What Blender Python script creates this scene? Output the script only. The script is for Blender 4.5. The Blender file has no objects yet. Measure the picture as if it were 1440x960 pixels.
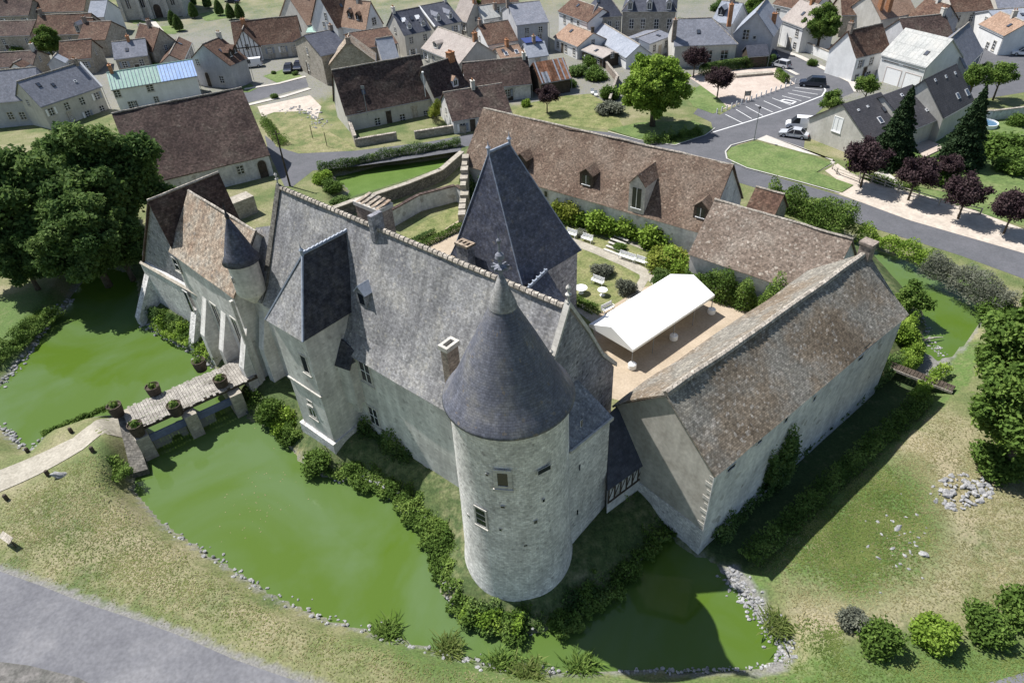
import bpy, bmesh, math, random
import numpy as np
from mathutils import Vector, Matrix, noise as mnoise
random.seed(7)
PI = math.pi
S = bpy.context.scene
C = S.collection
# ------------------------------------------------------------------ camera frame (used only to read plan positions off the survey)
F = 960.0; H = 45.0
_p = math.radians(38.153); _r = math.radians(3.284)
FW = Vector((0, math.cos(_p), -math.sin(_p)))
_dn = Vector((0, -math.sin(_p), -math.cos(_p))); _rt = Vector((1, 0, 0))
DN = _dn * math.cos(_r) - _rt * math.sin(_r)
RT = _rt * math.cos(_r) + _dn * math.sin(_r)
EYE = Vector((0, 0, H))
GZ = 1.3
def ray(p): return FW * F + RT * (p[0] - 720) + DN * (p[1] - 480)
def at(x, y, z=GZ):
    d = ray((x, y)); t = (z - H) / d.z
    return Vector((d.x * t, d.y * t, z))
def onplane(p, p0, n):
    d = ray(p); t = (p0 - EYE).dot(n) / d.dot(n)
    return EYE + d * t
def zat(p, g):
    d = ray(p); return H + d.z * math.hypot(g[0], g[1]) / math.hypot(d.x, d.y)
def unit(a):
    a = math.radians(a); return Vector((math.cos(a), math.sin(a), 0))
Z = Vector((0, 0, 1))
# ------------------------------------------------------------------ materials
MATS = {}
def pmat(name, cols, s=.4, grain=0., gs=.3, brick=None, rough=.9, bump=0., spec=.2, speck=None, streak=0., attr=None, metal=0.):
    m = bpy.data.materials.new(name); m.use_nodes = True; nt = m.node_tree; N = nt.nodes; L = nt.links
    b = N['Principled BSDF']; b.inputs['Roughness'].default_value = rough; b.inputs['Specular IOR Level'].default_value = spec
    b.inputs['Metallic'].default_value = metal
    geo = N.new('ShaderNodeNewGeometry'); uv = N.new('ShaderNodeUVMap'); uv.uv_map = 'UVMap'
    n1 = N.new('ShaderNodeTexNoise'); n1.inputs['Scale'].default_value = s; n1.inputs['Detail'].default_value = 7; n1.inputs['Roughness'].default_value = .62
    L.new(geo.outputs['Position'], n1.inputs['Vector'])
    r = N.new('ShaderNodeValToRGB'); L.new(n1.outputs['Fac'], r.inputs['Fac'])
    cr = r.color_ramp
    n = len(cols)
    pos = [.5] if n == 1 else [.36 + .3 * i / (n - 1) for i in range(n)]
    cr.elements[0].position = pos[0]; cr.elements[0].color = (*cols[0], 1)
    if n == 1: cr.elements.remove(cr.elements[1])
    else:
        cr.elements[1].position = pos[-1]; cr.elements[1].color = (*cols[-1], 1)
        for i in range(1, n - 1):
            e = cr.elements.new(pos[i]); e.color = (*cols[i], 1)
    col = r.outputs['Color']
    def mapr(sock, lo, hi, a=.25, c=.75):
        q = N.new('ShaderNodeMapRange'); q.inputs[1].default_value = a; q.inputs[2].default_value = c
        q.inputs[3].default_value = lo; q.inputs[4].default_value = hi; L.new(sock, q.inputs[0]); return q.outputs[0]
    f = None
    def mul(x):
        nonlocal f
        if f is None: f = x; return
        q = N.new('ShaderNodeMath'); q.operation = 'MULTIPLY'; L.new(f, q.inputs[0]); L.new(x, q.inputs[1]); f = q.outputs[0]
    hs = None
    if grain:
        n2 = N.new('ShaderNodeTexNoise'); n2.inputs['Scale'].default_value = 1 / gs; n2.inputs['Detail'].default_value = 3
        L.new(geo.outputs['Position'], n2.inputs['Vector']); mul(mapr(n2.outputs['Fac'], 1 - grain, 1 + grain, .3, .7)); hs = n2.outputs['Fac']
    if brick:
        bw, bh, mo, var = brick
        bt = N.new('ShaderNodeTexBrick'); L.new(uv.outputs['UV'], bt.inputs['Vector'])
        bt.inputs['Scale'].default_value = 1; bt.inputs['Brick Width'].default_value = bw; bt.inputs['Row Height'].default_value = bh
        bt.inputs['Mortar Size'].default_value = min(bw, bh) * .09; bt.inputs['Mortar Smooth'].default_value = .6
        bt.inputs['Color1'].default_value = (1 - var,) * 3 + (1,); bt.inputs['Color2'].default_value = (1 + var,) * 3 + (1,)
        bt.inputs['Mortar'].default_value = (mo,) * 3 + (1,)
        sp = N.new('ShaderNodeSeparateColor'); L.new(bt.outputs['Color'], sp.inputs[0]); mul(sp.outputs[0]); hs = sp.outputs[0]
    if streak:
        mp = N.new('ShaderNodeMapping'); mp.inputs['Scale'].default_value = (1.6, .16, 1); L.new(uv.outputs['UV'], mp.inputs['Vector'])
        n3 = N.new('ShaderNodeTexNoise'); n3.inputs['Scale'].default_value = 1; n3.inputs['Detail'].default_value = 5; L.new(mp.outputs[0], n3.inputs['Vector'])
        mul(mapr(n3.outputs['Fac'], 1 - streak, 1 + streak, .3, .7))
    if speck:
        sc, amt, size = speck
        v = N.new('ShaderNodeTexVoronoi'); v.inputs['Scale'].default_value = 1 / size; L.new(uv.outputs['UV'], v.inputs['Vector'])
        sp2 = N.new('ShaderNodeSeparateColor'); L.new(v.outputs['Color'], sp2.inputs[0])
        mx = N.new('ShaderNodeMix'); mx.data_type = 'RGBA'; mx.inputs[7].default_value = (*sc, 1)
        L.new(mapr(sp2.outputs[0], 0, .85, 1 - amt, 1.05 - amt * .4), mx.inputs[0]); L.new(col, mx.inputs[6]); col = mx.outputs[2]
    if attr:      # attr = list of (channel, colour); terrain zones, broken up by noise
        at_ = N.new('ShaderNodeAttribute'); at_.attribute_name = 'zone'
        sp3 = N.new('ShaderNodeSeparateColor'); L.new(at_.outputs['Color'], sp3.inputs[0])
        nn = N.new('ShaderNodeTexNoise'); nn.inputs['Scale'].default_value = 1.7; nn.inputs['Detail'].default_value = 5; L.new(geo.outputs['Position'], nn.inputs['Vector'])
        for ch, cc in attr:
            if ch == 3:
                a4 = N.new('ShaderNodeAttribute'); a4.attribute_name = 'straw'; chs = a4.outputs['Fac']
            else: chs = sp3.outputs[ch]
            q = N.new('ShaderNodeMath'); q.operation = 'MULTIPLY_ADD'; q.inputs[1].default_value = 1.6; q.inputs[2].default_value = -.3
            L.new(chs, q.inputs[0])
            q2 = N.new('ShaderNodeMath'); q2.operation = 'ADD'; L.new(q.outputs[0], q2.inputs[0])
            L.new(mapr(nn.outputs['Fac'], -.45, .45, .25, .75), q2.inputs[1]); q2.use_clamp = True
            mm = N.new('ShaderNodeMath'); mm.operation = 'MULTIPLY'; mm.use_clamp = True
            g = N.new('ShaderNodeMath'); g.operation = 'MULTIPLY'; g.use_clamp = True; g.inputs[1].default_value = 4; L.new(chs, g.inputs[0])
            L.new(q2.outputs[0], mm.inputs[0]); L.new(g.outputs[0], mm.inputs[1])
            mx = N.new('ShaderNodeMix'); mx.data_type = 'RGBA'; mx.inputs[7].default_value = (*cc, 1)
            L.new(mm.outputs[0], mx.inputs[0]); L.new(col, mx.inputs[6]); col = mx.outputs[2]
    if f is not None:
        vm = N.new('ShaderNodeVectorMath'); vm.operation = 'SCALE'; L.new(col, vm.inputs[0]); L.new(f, vm.inputs['Scale']); col = vm.outputs[0]
    L.new(col, b.inputs['Base Color'])
    if bump and hs is not None:
        bp = N.new('ShaderNodeBump'); bp.inputs['Strength'].default_value = bump; bp.inputs['Distance'].default_value = .06
        L.new(hs, bp.inputs['Height']); L.new(bp.outputs[0], b.inputs['Normal'])
    MATS[name] = m; return m
def leafmat(name, c0, c1, c2, trans=.25):
    m = bpy.data.materials.new(name); m.use_nodes = True; nt = m.node_tree; N = nt.nodes; L = nt.links
    b = N['Principled BSDF']; b.inputs['Roughness'].default_value = .75; b.inputs['Specular IOR Level'].default_value = .12
    a = N.new('ShaderNodeAttribute'); a.attribute_name = 'v'
    r = N.new('ShaderNodeValToRGB'); L.new(a.outputs['Fac'], r.inputs['Fac'])
    r.color_ramp.elements[0].color = (*c0, 1); r.color_ramp.elements[1].color = (*c2, 1)
    e = r.color_ramp.elements.new(.5); e.color = (*c1, 1)
    L.new(r.outputs['Color'], b.inputs['Base Color'])
    t = N.new('ShaderNodeBsdfTranslucent'); L.new(r.outputs['Color'], t.inputs['Color'])
    mx = N.new('ShaderNodeMixShader'); mx.inputs[0].default_value = trans
    L.new(b.outputs[0], mx.inputs[1]); L.new(t.outputs[0], mx.inputs[2]); L.new(mx.outputs[0], N['Material Output'].inputs['Surface'])
    MATS[name] = m; return m
def M(n): return MATS[n]
pmat('slate_lichen', [(.18,.178,.182),(.23,.227,.225),(.295,.285,.265)], s=.45, grain=.32, gs=.2, brick=(.26,.16,.78,.18), bump=.3, streak=.25, speck=((.34,.32,.28),.08,.2))
pmat('slate_gate_shaded', [(.04,.042,.05),(.058,.058,.064),(.08,.078,.076)], s=1.2, grain=.4, gs=.3, brick=(.3,.2,.7,.2), bump=.3)  # gate roof slopes turned from the sun, their shade painted in as darker slate
pmat('slate_blue', [(.048,.054,.08),(.068,.074,.10),(.095,.098,.12)], s=.8, grain=.4, gs=.3, brick=(.3,.2,.65,.25), bump=.3, speck=((.17,.15,.12),.05,.4), rough=.6, spec=.4)
pmat('slate_tower', [(.085,.09,.115),(.115,.118,.14),(.16,.155,.15)], s=.5, grain=.22, gs=.2, brick=(.3,.16,.62,.14), bump=.35, streak=.15, speck=((.26,.19,.10),.035,.18), rough=.65, spec=.35)
pmat('slate_village', [(.16,.17,.20),(.20,.205,.235)], s=.5, grain=.18, gs=.4, brick=(.4,.3,.8,.1), bump=.1)
pmat('slate_dark', [(.055,.06,.08),(.08,.085,.105)], s=.5, grain=.2, gs=.4, brick=(.4,.3,.8,.12), bump=.1)
pmat('slate_pale', [(.24,.26,.30),(.30,.32,.36)], s=.5, grain=.12, gs=.4, brick=(.4,.3,.85,.08), bump=.1)
pmat('tile_barn', [(.15,.117,.083),(.20,.162,.12),(.20,.187,.16),(.275,.25,.205)], s=.16, grain=.36, gs=.24, brick=(.22,.16,.6,.3), bump=.5, speck=((.34,.31,.27),.14,.24))
pmat('tile_courtyard', [(.15,.115,.09),(.195,.155,.125),(.24,.205,.17)], s=.25, grain=.36, gs=.24, brick=(.22,.16,.6,.3), bump=.5, speck=((.36,.32,.27),.12,.24))
pmat('tile_long', [(.125,.085,.063),(.165,.12,.09),(.205,.16,.125)], s=.25, grain=.3, gs=.22, brick=(.22,.16,.5,.34), bump=.5, speck=((.32,.26,.2),.08,.26))
pmat('tile_dark', [(.055,.038,.034),(.08,.055,.047),(.10,.078,.064)], s=.3, grain=.4, gs=.35, brick=(.3,.22,.6,.35), bump=.4, speck=((.13,.11,.09),.05,.4))
pmat('tile_brown', [(.085,.05,.038),(.115,.07,.05),(.14,.095,.07)], s=.4, grain=.35, gs=.35, brick=(.3,.22,.6,.3), bump=.4, speck=((.2,.15,.11),.05,.35))
pmat('tile_chapel', [(.25,.18,.13),(.31,.25,.19),(.33,.30,.25)], s=.5, grain=.38, gs=.3, brick=(.24,.18,.55,.3), bump=.4, speck=((.19,.17,.15),.12,.3))
pmat('tile_tan', [(.26,.17,.12),(.32,.22,.16)], s=.5, grain=.2, gs=.3, brick=(.3,.25,.7,.2), bump=.3)
pmat('tile_pink', [(.31,.27,.245),(.36,.32,.29)], s=.5, grain=.12, gs=.3, brick=(.3,.25,.8,.1), bump=.2)
pmat('tile_modern', [(.055,.055,.062),(.075,.073,.08)], s=.5, grain=.15, gs=.3, brick=(.3,.33,.65,.12), bump=.3)
pmat('fibre_roof', [(.33,.335,.32),(.40,.40,.38),(.44,.43,.40)], s=.5, grain=.12, gs=.25, brick=(1.0,2.4,.8,.05), bump=.1)
pmat('rust_roof', [(.10,.045,.025),(.18,.085,.05),(.26,.16,.11)], s=.9, grain=.3, gs=.3, brick=(.9,9,.7,.5), bump=.2)
pmat('ridge_mortar', [(.27,.24,.20),(.38,.34,.29)], s=1.5, grain=.35, gs=.25, brick=(.4,5,.5,.25), bump=.3)
pmat('lead', [(.20,.23,.28),(.30,.33,.38)], s=2, grain=.15, rough=.55, spec=.4)
pmat('stone_castle', [(.47,.45,.42),(.57,.55,.51),(.64,.62,.58)], s=.35, grain=.12, gs=.3, brick=(.55,.3,.9,.06), bump=.15, streak=.16, speck=((.30,.285,.26),.06,.3))
pmat('stone_rubble', [(.50,.485,.465),(.60,.58,.555),(.67,.65,.62)], s=.6, grain=.2, gs=.2, brick=(.36,.19,.76,.16), bump=.35, streak=.12, speck=((.30,.28,.27),.08,.22))
pmat('stone_gable', [(.20,.20,.22),(.27,.265,.28),(.33,.32,.325)], s=.7, grain=.3, gs=.25, brick=(.35,.2,.7,.25), bump=.4, speck=((.08,.08,.09),.1,.3))
pmat('stone_trim', [(.42,.40,.36),(.52,.50,.45)], s=1.2, grain=.15, gs=.3, brick=(.8,.4,.85,.05), bump=.1)
pmat('stone_dark', [(.10,.095,.085),(.16,.15,.13)], s=1, grain=.35, gs=.25, brick=(.4,.22,.6,.25), bump=.5)
pmat('stone_village', [(.30,.27,.22),(.38,.345,.29)], s=.6, grain=.22, gs=.3, brick=(.5,.3,.8,.15), bump=.3)
pmat('brick_chimney', [(.19,.155,.13),(.27,.225,.19)], s=1.5, grain=.3, gs=.2, brick=(.24,.08,1.3,.25), bump=.3)
pmat('brick_orange', [(.30,.14,.07),(.38,.2,.11)], s=1.5, grain=.2, gs=.2, brick=(.24,.08,1.2,.2))
pmat('render_barn', [(.36,.335,.29),(.43,.405,.355),(.48,.455,.40)], s=.5, grain=.12, gs=.3, streak=.1)
pmat('render_wall', [(.48,.475,.475),(.58,.57,.56),(.66,.645,.62)], s=.5, grain=.15, gs=.35, streak=.12, speck=((.25,.23,.2),.08,.5))
pmat('plaster_white', [(.62,.62,.61),(.72,.72,.71)], s=.5, grain=.04, streak=.05)
pmat('plaster_cream', [(.44,.42,.375),(.53,.51,.465)], s=.5, grain=.07, streak=.08)
pmat('plaster_grey', [(.36,.36,.37),(.44,.44,.45)], s=.5, grain=.08, streak=.08)
pmat('plaster_pink', [(.48,.42,.39),(.54,.48,.45)], s=.5, grain=.05)
pmat('white_paint', [(.78,.78,.78),(.82,.82,.81)], s=1, rough=.5)
pmat('canvas', [(.80,.80,.79),(.84,.84,.83)], s=.6, rough=.7, spec=.1)
pmat('green_sheet', [(.22,.36,.30),(.30,.42,.36)], s=.7, grain=.1, rough=.6)
pmat('blue_sheet', [(.24,.36,.62),(.32,.44,.68)], s=.7, grain=.1, rough=.6)
pmat('blue_fabric', [(.03,.05,.16)], rough=.8)
pmat('wood_pale', [(.36,.32,.26),(.46,.42,.36)], s=2, grain=.3, gs=.15, brick=(.3,9,.6,.2), bump=.3)
pmat('wood_grey', [(.27,.25,.22),(.36,.335,.30)], s=1.4, grain=.3, gs=.12, brick=(.28,8,.55,.18), bump=.4)
pmat('plank', [(.19,.175,.15),(.28,.26,.23),(.36,.335,.295)], s=1.1, grain=.35, gs=.12)
pmat('beam_shade_blue', [(.11,.13,.20),(.15,.17,.25)], s=.8, grain=.15)  # beam below the bridge deck, bluish tint of its shade painted into the colour
pmat('wood_dark', [(.05,.04,.03),(.09,.07,.055)], s=2, grain=.3, gs=.12)
pmat('metal_grey', [(.25,.26,.27)], rough=.5, metal=.3)
pmat('metal_dark', [(.03,.03,.035)], rough=.5)
pmat('glass', [(.018,.022,.03)], rough=.12, spec=.6)
pmat('glass_sky', [(.05,.06,.08)], rough=.08, spec=.8)
pmat('asphalt', [(.095,.097,.105),(.12,.12,.13)], s=.35, grain=.12, gs=.2)
pmat('asphalt_front', [(.125,.125,.136),(.15,.15,.16),(.185,.183,.19)], s=.35, grain=.14, gs=.25)
pmat('paving', [(.42,.39,.35),(.50,.47,.42)], s=.6, grain=.1, gs=.3)
pmat('sand', [(.40,.345,.29),(.50,.44,.37)], s=.7, grain=.12, gs=.3)
pmat('gravel_court', [(.34,.275,.20),(.42,.345,.26)], s=.5, grain=.12, gs=.2)
pmat('path_gravel', [(.29,.265,.215),(.38,.35,.29)], s=.9, grain=.18, gs=.2)
pmat('plaza', [(.40,.33,.28),(.48,.41,.35)], s=.5, grain=.1)
pmat('kerb', [(.42,.41,.38)], s=1, grain=.15, gs=.3)
pmat('mark_white', [(.66,.66,.65),(.74,.74,.73)], s=2, grain=.15, gs=.15)
pmat('lawn', [(.085,.13,.042),(.12,.165,.055),(.16,.19,.078)], s=.35, grain=.25, gs=.3, bump=.3)
pmat('lawn_garden', [(.11,.135,.045),(.165,.175,.07),(.22,.21,.10)], s=.6, grain=.3, gs=.25, bump=.3)
pmat('meadow', [(.10,.13,.045),(.185,.18,.085),(.26,.235,.13)], s=.35, grain=.3, gs=.25, bump=.3)
pmat('rock', [(.20,.20,.20),(.36,.355,.35)], s=2, grain=.3, gs=.15, bump=.4)
pmat('bark', [(.07,.055,.04),(.12,.10,.075)], s=2, grain=.3, gs=.15)
pmat('boat_paint', [(.02,.05,.05),(.03,.07,.07)], rough=.4)
pmat('car_dark', [(.012,.018,.04)], rough=.25, spec=.6)
pmat('car_silver', [(.42,.43,.45)], rough=.25, spec=.6)
pmat('car_white', [(.75,.75,.76)], rough=.25, spec=.5)
pmat('car_navy', [(.02,.028,.05)], rough=.25, spec=.6)
pmat('rubber', [(.02,.02,.02)], rough=.8)
pmat('red_lens', [(.4,.02,.02)], rough=.3)
pmat('lamp_lens', [(.7,.7,.7)], rough=.2)
pmat('orange_plastic', [(.6,.13,.03)], rough=.5)
pmat('yellow_plastic', [(.5,.55,.05)], rough=.5)
pmat('pool_blue', [(.08,.16,.25)], rough=.3)
pmat('dirt', [(.09,.09,.08),(.16,.15,.14)], s=.8, grain=.3, gs=.2)
TERR = pmat('ground', [(.088,.12,.042),(.135,.152,.062),(.185,.182,.092),(.235,.215,.128)], s=.2, grain=.3, gs=.16, bump=.6,
     attr=[(3, (.27,.235,.15)), (0, (.085,.135,.037)), (1, (.19,.185,.17)), (2, (.045,.07,.024))])
leafmat('leaf_dark', (.045,.09,.025), (.10,.165,.045), (.19,.265,.08), .38)
leafmat('leaf_mid', (.055,.10,.018), (.11,.18,.035), (.20,.28,.065))
leafmat('leaf_grass', (.14,.20,.05), (.21,.27,.075), (.30,.34,.12), .55)
leafmat('leaf_bright', (.11,.19,.025), (.19,.29,.04), (.31,.42,.08), .3)
leafmat('leaf_purple', (.036,.022,.026), (.062,.038,.042), (.10,.07,.068))
leafmat('leaf_pine', (.014,.03,.012), (.03,.056,.022), (.055,.085,.035), .1)
leafmat('leaf_grey', (.09,.10,.075), (.15,.16,.12), (.22,.23,.17))
leafmat('leaf_yellow', (.12,.16,.02), (.20,.24,.04), (.30,.32,.07), .3)
leafmat('leaf_dry', (.22,.22,.10), (.32,.30,.15), (.44,.40,.22), .55)
# ------------------------------------------------------------------ mesh builder
class MB:
    def __init__(s): s.v = []; s.f = []; s.uv = []
    def poly(s, pts, uv=None):
        b = len(s.v); pts = [Vector(p) for p in pts]; s.v += pts; s.f.append(tuple(range(b, b + len(pts)))); s.uv.append(uv); return s
    def obox(s, o, a, b, c):
        o = Vector(o); a = Vector(a); b = Vector(b); c = Vector(c)
        P = [o, o + a, o + a + b, o + b, o + c, o + a + c, o + a + b + c, o + b + c]
        for q in ((0,3,2,1),(4,5,6,7),(0,1,5,4),(1,2,6,5),(2,3,7,6),(3,0,4,7)): s.poly([P[i] for i in q])
        return s
    def box(s, c, sx, sy, sz, az=0.):
        a = unit(az); b = unit(az + 90); c = Vector(c)
        return s.obox(c - a * sx / 2 - b * sy / 2, a * sx, b * sy, Z * sz)
    def prism(s, pts, z0, z1, top=True):
        n = len(pts); P = [Vector((p[0], p[1], 0)) for p in pts]
        zz0 = z0 if hasattr(z0, '__len__') else [z0] * n; zz1 = z1 if hasattr(z1, '__len__') else [z1] * n
        lo = [P[i] + Z * zz0[i] for i in range(n)]; hi = [P[i] + Z * zz1[i] for i in range(n)]
        for i in range(n):
            j = (i + 1) % n; s.poly([lo[i], lo[j], hi[j], hi[i]])
        if top: s.poly(hi)
        s.poly(lo[::-1]); return s
    def slab(s, pts, th):
        P = [Vector(p) for p in pts]; n = (P[1] - P[0]).cross(P[2] - P[0]); n.normalize()
        if n.z < 0: n = -n
        Q = [p - n * th for p in P]; s.poly(P); s.poly(Q[::-1])
        for i in range(len(P)):
            j = (i + 1) % len(P); s.poly([P[i], Q[i], Q[j], P[j]])
        return s
    def slope(s, a, b, c, d, th=.14, sag=.05, step=1.3, seed=0):
        """roof slope a-b eave, d-c ridge; grid with slight unevenness"""
        a, b, c, d = [Vector(p) for p in (a, b, c, d)]
        nrm = (b - a).cross((d + c) / 2 - (a + b) / 2).normalized()
        if nrm.z < 0: nrm = -nrm
        uu = (b - a).normalized(); vv = nrm.cross(uu)
        nu = max(1, int((b - a).length / step)); nv = max(1, int(((d + c) / 2 - (a + b) / 2).length / step))
        def pt(i, j):
            x = i / nu; y = j / nv; p = (a.lerp(b, x)).lerp(d.lerp(c, x), y)
            k = mnoise.noise(p * .23 + Vector((seed, 0, 0))) * sag * 1.6 + mnoise.noise(p * .9) * sag * .5 - math.sin(x * PI) * math.sin(y * PI) * sag
            return p + nrm * k
        G = [[pt(i, j) for j in range(nv + 1)] for i in range(nu + 1)]
        for i in range(nu):
            for j in range(nv):
                q = [G[i][j], G[i+1][j], G[i+1][j+1], G[i][j+1]]
                q2 = [q[0]] + [q[k] for k in range(1, 4) if (q[k] - q[k-1]).length > 1e-4]
                if (q2[-1] - q2[0]).length < 1e-4: q2 = q2[:-1]
                if len(q2) > 2:
                    s.poly(q2, [(p.dot(uu), p.dot(vv)) for p in q2])
        dn = nrm * th
        for i in range(nu):
            s.poly([G[i][0] - dn, G[i+1][0] - dn, G[i+1][0], G[i][0]]); s.poly([G[i][nv], G[i+1][nv], G[i+1][nv] - dn, G[i][nv] - dn])
        for j in range(nv):
            s.poly([G[0][j], G[0][j+1], G[0][j+1] - dn, G[0][j] - dn]); s.poly([G[nu][j] - dn, G[nu][j+1] - dn, G[nu][j+1], G[nu][j]])
        s.poly([a - dn, d - dn, c - dn, b - dn]) if (d - c).length > .01 else s.poly([a - dn, d - dn, b - dn])
        return s
    def lathe(s, c, prof, n=24, a0=0., a1=360., cap=True):
        c = Vector(c); rr = max(r for r, z in prof); full = abs(a1 - a0 - 360) < 1e-3
        rows = []; sl = 0; vs = []
        for k, (r, z) in enumerate(prof):
            if k: sl += math.hypot(r - prof[k-1][0], z - prof[k-1][1])
            vs.append(sl); rows.append([c + unit(a0 + (a1 - a0) * i / n) * r + Z * z for i in range(n + 1)])
        for k in range(len(prof) - 1):
            for i in range(n):
                q = [rows[k][i], rows[k][i+1], rows[k+1][i+1], rows[k+1][i]]
                u0 = math.radians(a1 - a0) * rr * i / n; u1 = math.radians(a1 - a0) * rr * (i + 1) / n
                w = [(u0, vs[k]), (u1, vs[k]), (u1, vs[k+1]), (u0, vs[k+1])]
                if prof[k+1][0] < 1e-4: q = q[:3]; w = w[:3]
                elif prof[k][0] < 1e-4: q = [q[0], q[2], q[3]]; w = [w[0], w[2], w[3]]
                s.poly(q, w)
        if cap and full:
            if prof[0][0] > 1e-4: s.poly(rows[0][:n][::-1])
            if prof[-1][0] > 1e-4: s.poly(rows[-1][:n])
        return s
    def tube(s, pts, r, n=8):
        pts = [Vector(p) for p in pts]; rs = r if hasattr(r, '__len__') else [r] * len(pts)
        rings = []
        for i, p in enumerate(pts):
            d = (pts[min(i + 1, len(pts) - 1)] - pts[max(i - 1, 0)]).normalized()
            x = d.cross(Z if abs(d.z) < .9 else Vector((1, 0, 0))).normalized(); y = d.cross(x)
            rings.append([p + (x * math.cos(2*PI*k/n) + y * math.sin(2*PI*k/n)) * rs[i] for k in range(n)])
        for i in range(len(pts) - 1):
            for k in range(n):
                l = (k + 1) % n; s.poly([rings[i][k], rings[i][l], rings[i+1][l], rings[i+1][k]])
        s.poly(rings[0][::-1]); s.poly(rings[-1]); return s
    def build(s, name, mat, parent=None, origin=None, smooth=False):
        if parent is not None: o = Vector(parent['_o']) if '_o' in parent else Vector((0, 0, 0))
        else: o = Vector(origin) if origin is not None else Vector((0, 0, 0))
        me = bpy.data.meshes.new(name)
        me.from_pydata([tuple(p - o) for p in s.v], [], s.f)
        ul = me.uv_layers.new(name='UVMap'); data = np.zeros(len(me.loops) * 2, dtype=np.float32); k = 0
        for fi, fc in enumerate(s.f):
            uv = s.uv[fi]; P = [s.v[i] for i in fc]
            if uv is None:
                n = Vector((0, 0, 0))
                for i in range(len(P)):
                    a = P[i]; b = P[(i + 1) % len(P)]; n += (a - P[0]).cross(b - P[0])
                if n.length < 1e-9: n = Z.copy()
                n.normalize()
                if abs(n.z) > .95: u = Vector((1, 0, 0)); v = Vector((0, 1, 0))
                else: u = Z.cross(n).normalized(); v = n.cross(u); v = v if v.z > 0 else -v
                uv = [(p.dot(u), p.dot(v)) for p in P]
            for w in uv: data[k] = w[0]; data[k+1] = w[1]; k += 2
        ul.data.foreach_set('uv', data)
        bm = bmesh.new(); bm.from_mesh(me); bmesh.ops.remove_doubles(bm, verts=bm.verts, dist=.0005); bmesh.ops.recalc_face_normals(bm, faces=bm.faces); bm.to_mesh(me); bm.free()
        if smooth: me.polygons.foreach_set('use_smooth', [True] * len(me.polygons))
        me.materials.append(MATS[mat] if isinstance(mat, str) else mat)
        ob = bpy.data.objects.new(name, me); C.objects.link(ob)
        ob['_o'] = tuple(o)
        if parent is not None: ob.parent = parent
        else: ob.location = o
        return ob
def tag(o, label=None, cat=None, group=None, kind=None):
    if label: o['label'] = label
    if cat: o['category'] = cat
    if group: o['group'] = group
    if kind: o['kind'] = kind
    return o
def thing(name, loc, label, cat, group=None):
    o = bpy.data.objects.new(name, None); C.objects.link(o); o.location = Vector(loc); o['_o'] = tuple(loc); o.empty_display_size = .3
    return tag(o, label, cat, group)
def struct(name, mb, mat, smooth=False): return tag(mb.build(name, mat, smooth=smooth), kind='structure')
# ------------------------------------------------------------------ leaves
def leafmesh(name, P, size, seed=0, up=.25, V=None, thin=.62, origin=None):
    rg = np.random.default_rng(seed); n = len(P); P = np.asarray(P, float)
    if origin is not None: P = P - np.array(origin)
    nr = rg.normal(size=(n, 3)); nr[:, 2] = np.abs(nr[:, 2]) + up; nr /= np.linalg.norm(nr, axis=1)[:, None]
    t = np.cross(nr, rg.normal(size=(n, 3))); t /= np.linalg.norm(t, axis=1)[:, None] + 1e-9; b = np.cross(nr, t)
    s = (size * rg.uniform(.6, 1.3, n))[:, None]
    vs = np.stack([P + t * s, P + b * s * thin, P - t * s, P - b * s * thin], axis=1).reshape(-1, 3)
    return rawmesh(name, vs, n, rg.uniform(0, 1, n) if V is None else np.clip(V + rg.uniform(-.25, .25, n), 0, 1))
def rawmesh(name, vs, n, val):
    me = bpy.data.meshes.new(name); me.vertices.add(4 * n); me.vertices.foreach_set('co', vs.astype(np.float32).ravel())
    me.loops.add(4 * n); me.loops.foreach_set('vertex_index', np.arange(4 * n, dtype=np.int32))
    me.polygons.add(n); me.polygons.foreach_set('loop_start', np.arange(0, 4 * n, 4, dtype=np.int32)); me.polygons.foreach_set('loop_total', np.full(n, 4, dtype=np.int32))
    a = me.attributes.new('v', 'FLOAT', 'POINT'); a.data.foreach_set('value', np.repeat(val, 4).astype(np.float32))
    me.update(calc_edges=True); return me
def bladesmesh(name, P, h, w, seed=0, lean=.5, V=None, origin=None):
    rg = np.random.default_rng(seed); n = len(P); P = np.asarray(P, float)
    if origin is not None: P = P - np.array(origin)
    a = rg.uniform(0, 2*PI, n); t = np.stack([np.cos(a), np.sin(a), np.zeros(n)], 1); l = np.stack([np.cos(a + rg.normal(0, .8, n) + 1.57), np.sin(a + 1.57), np.zeros(n)], 1)
    hh = (h * rg.uniform(.5, 1.2, n))[:, None]; top = P + l * hh * lean * rg.uniform(0, 1.4, n)[:, None] + np.array([0, 0, 1]) * hh; mid = (P * .45 + top * .55) + np.array([0, 0, .08]) * hh
    ww = (w * rg.uniform(.6, 1.2, n))[:, None]
    vs = np.stack([P, mid + t * ww, top, mid - t * ww], axis=1).reshape(-1, 3)
    return rawmesh(name, vs, n, rg.uniform(0, 1, n) if V is None else np.clip(V + rg.uniform(-.25, .25, n), 0, 1))
def blobpts(blobs, n, rg, shell=.35):
    """blobs: rows (x,y,z,r); points near the shells, more of them on large blobs"""
    B = np.asarray(blobs, float); w = B[:, 3] ** 2; idx = rg.choice(len(B), n, p=w / w.sum())
    d = rg.normal(size=(n, 3)); d /= np.linalg.norm(d, axis=1)[:, None]
    r = B[idx, 3] * rg.uniform(shell, 1.25, n) * rg.uniform(.85, 1.25, n)
    return B[idx, :3] + d * r[:, None] * np.array([1, 1, .85]), idx
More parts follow.
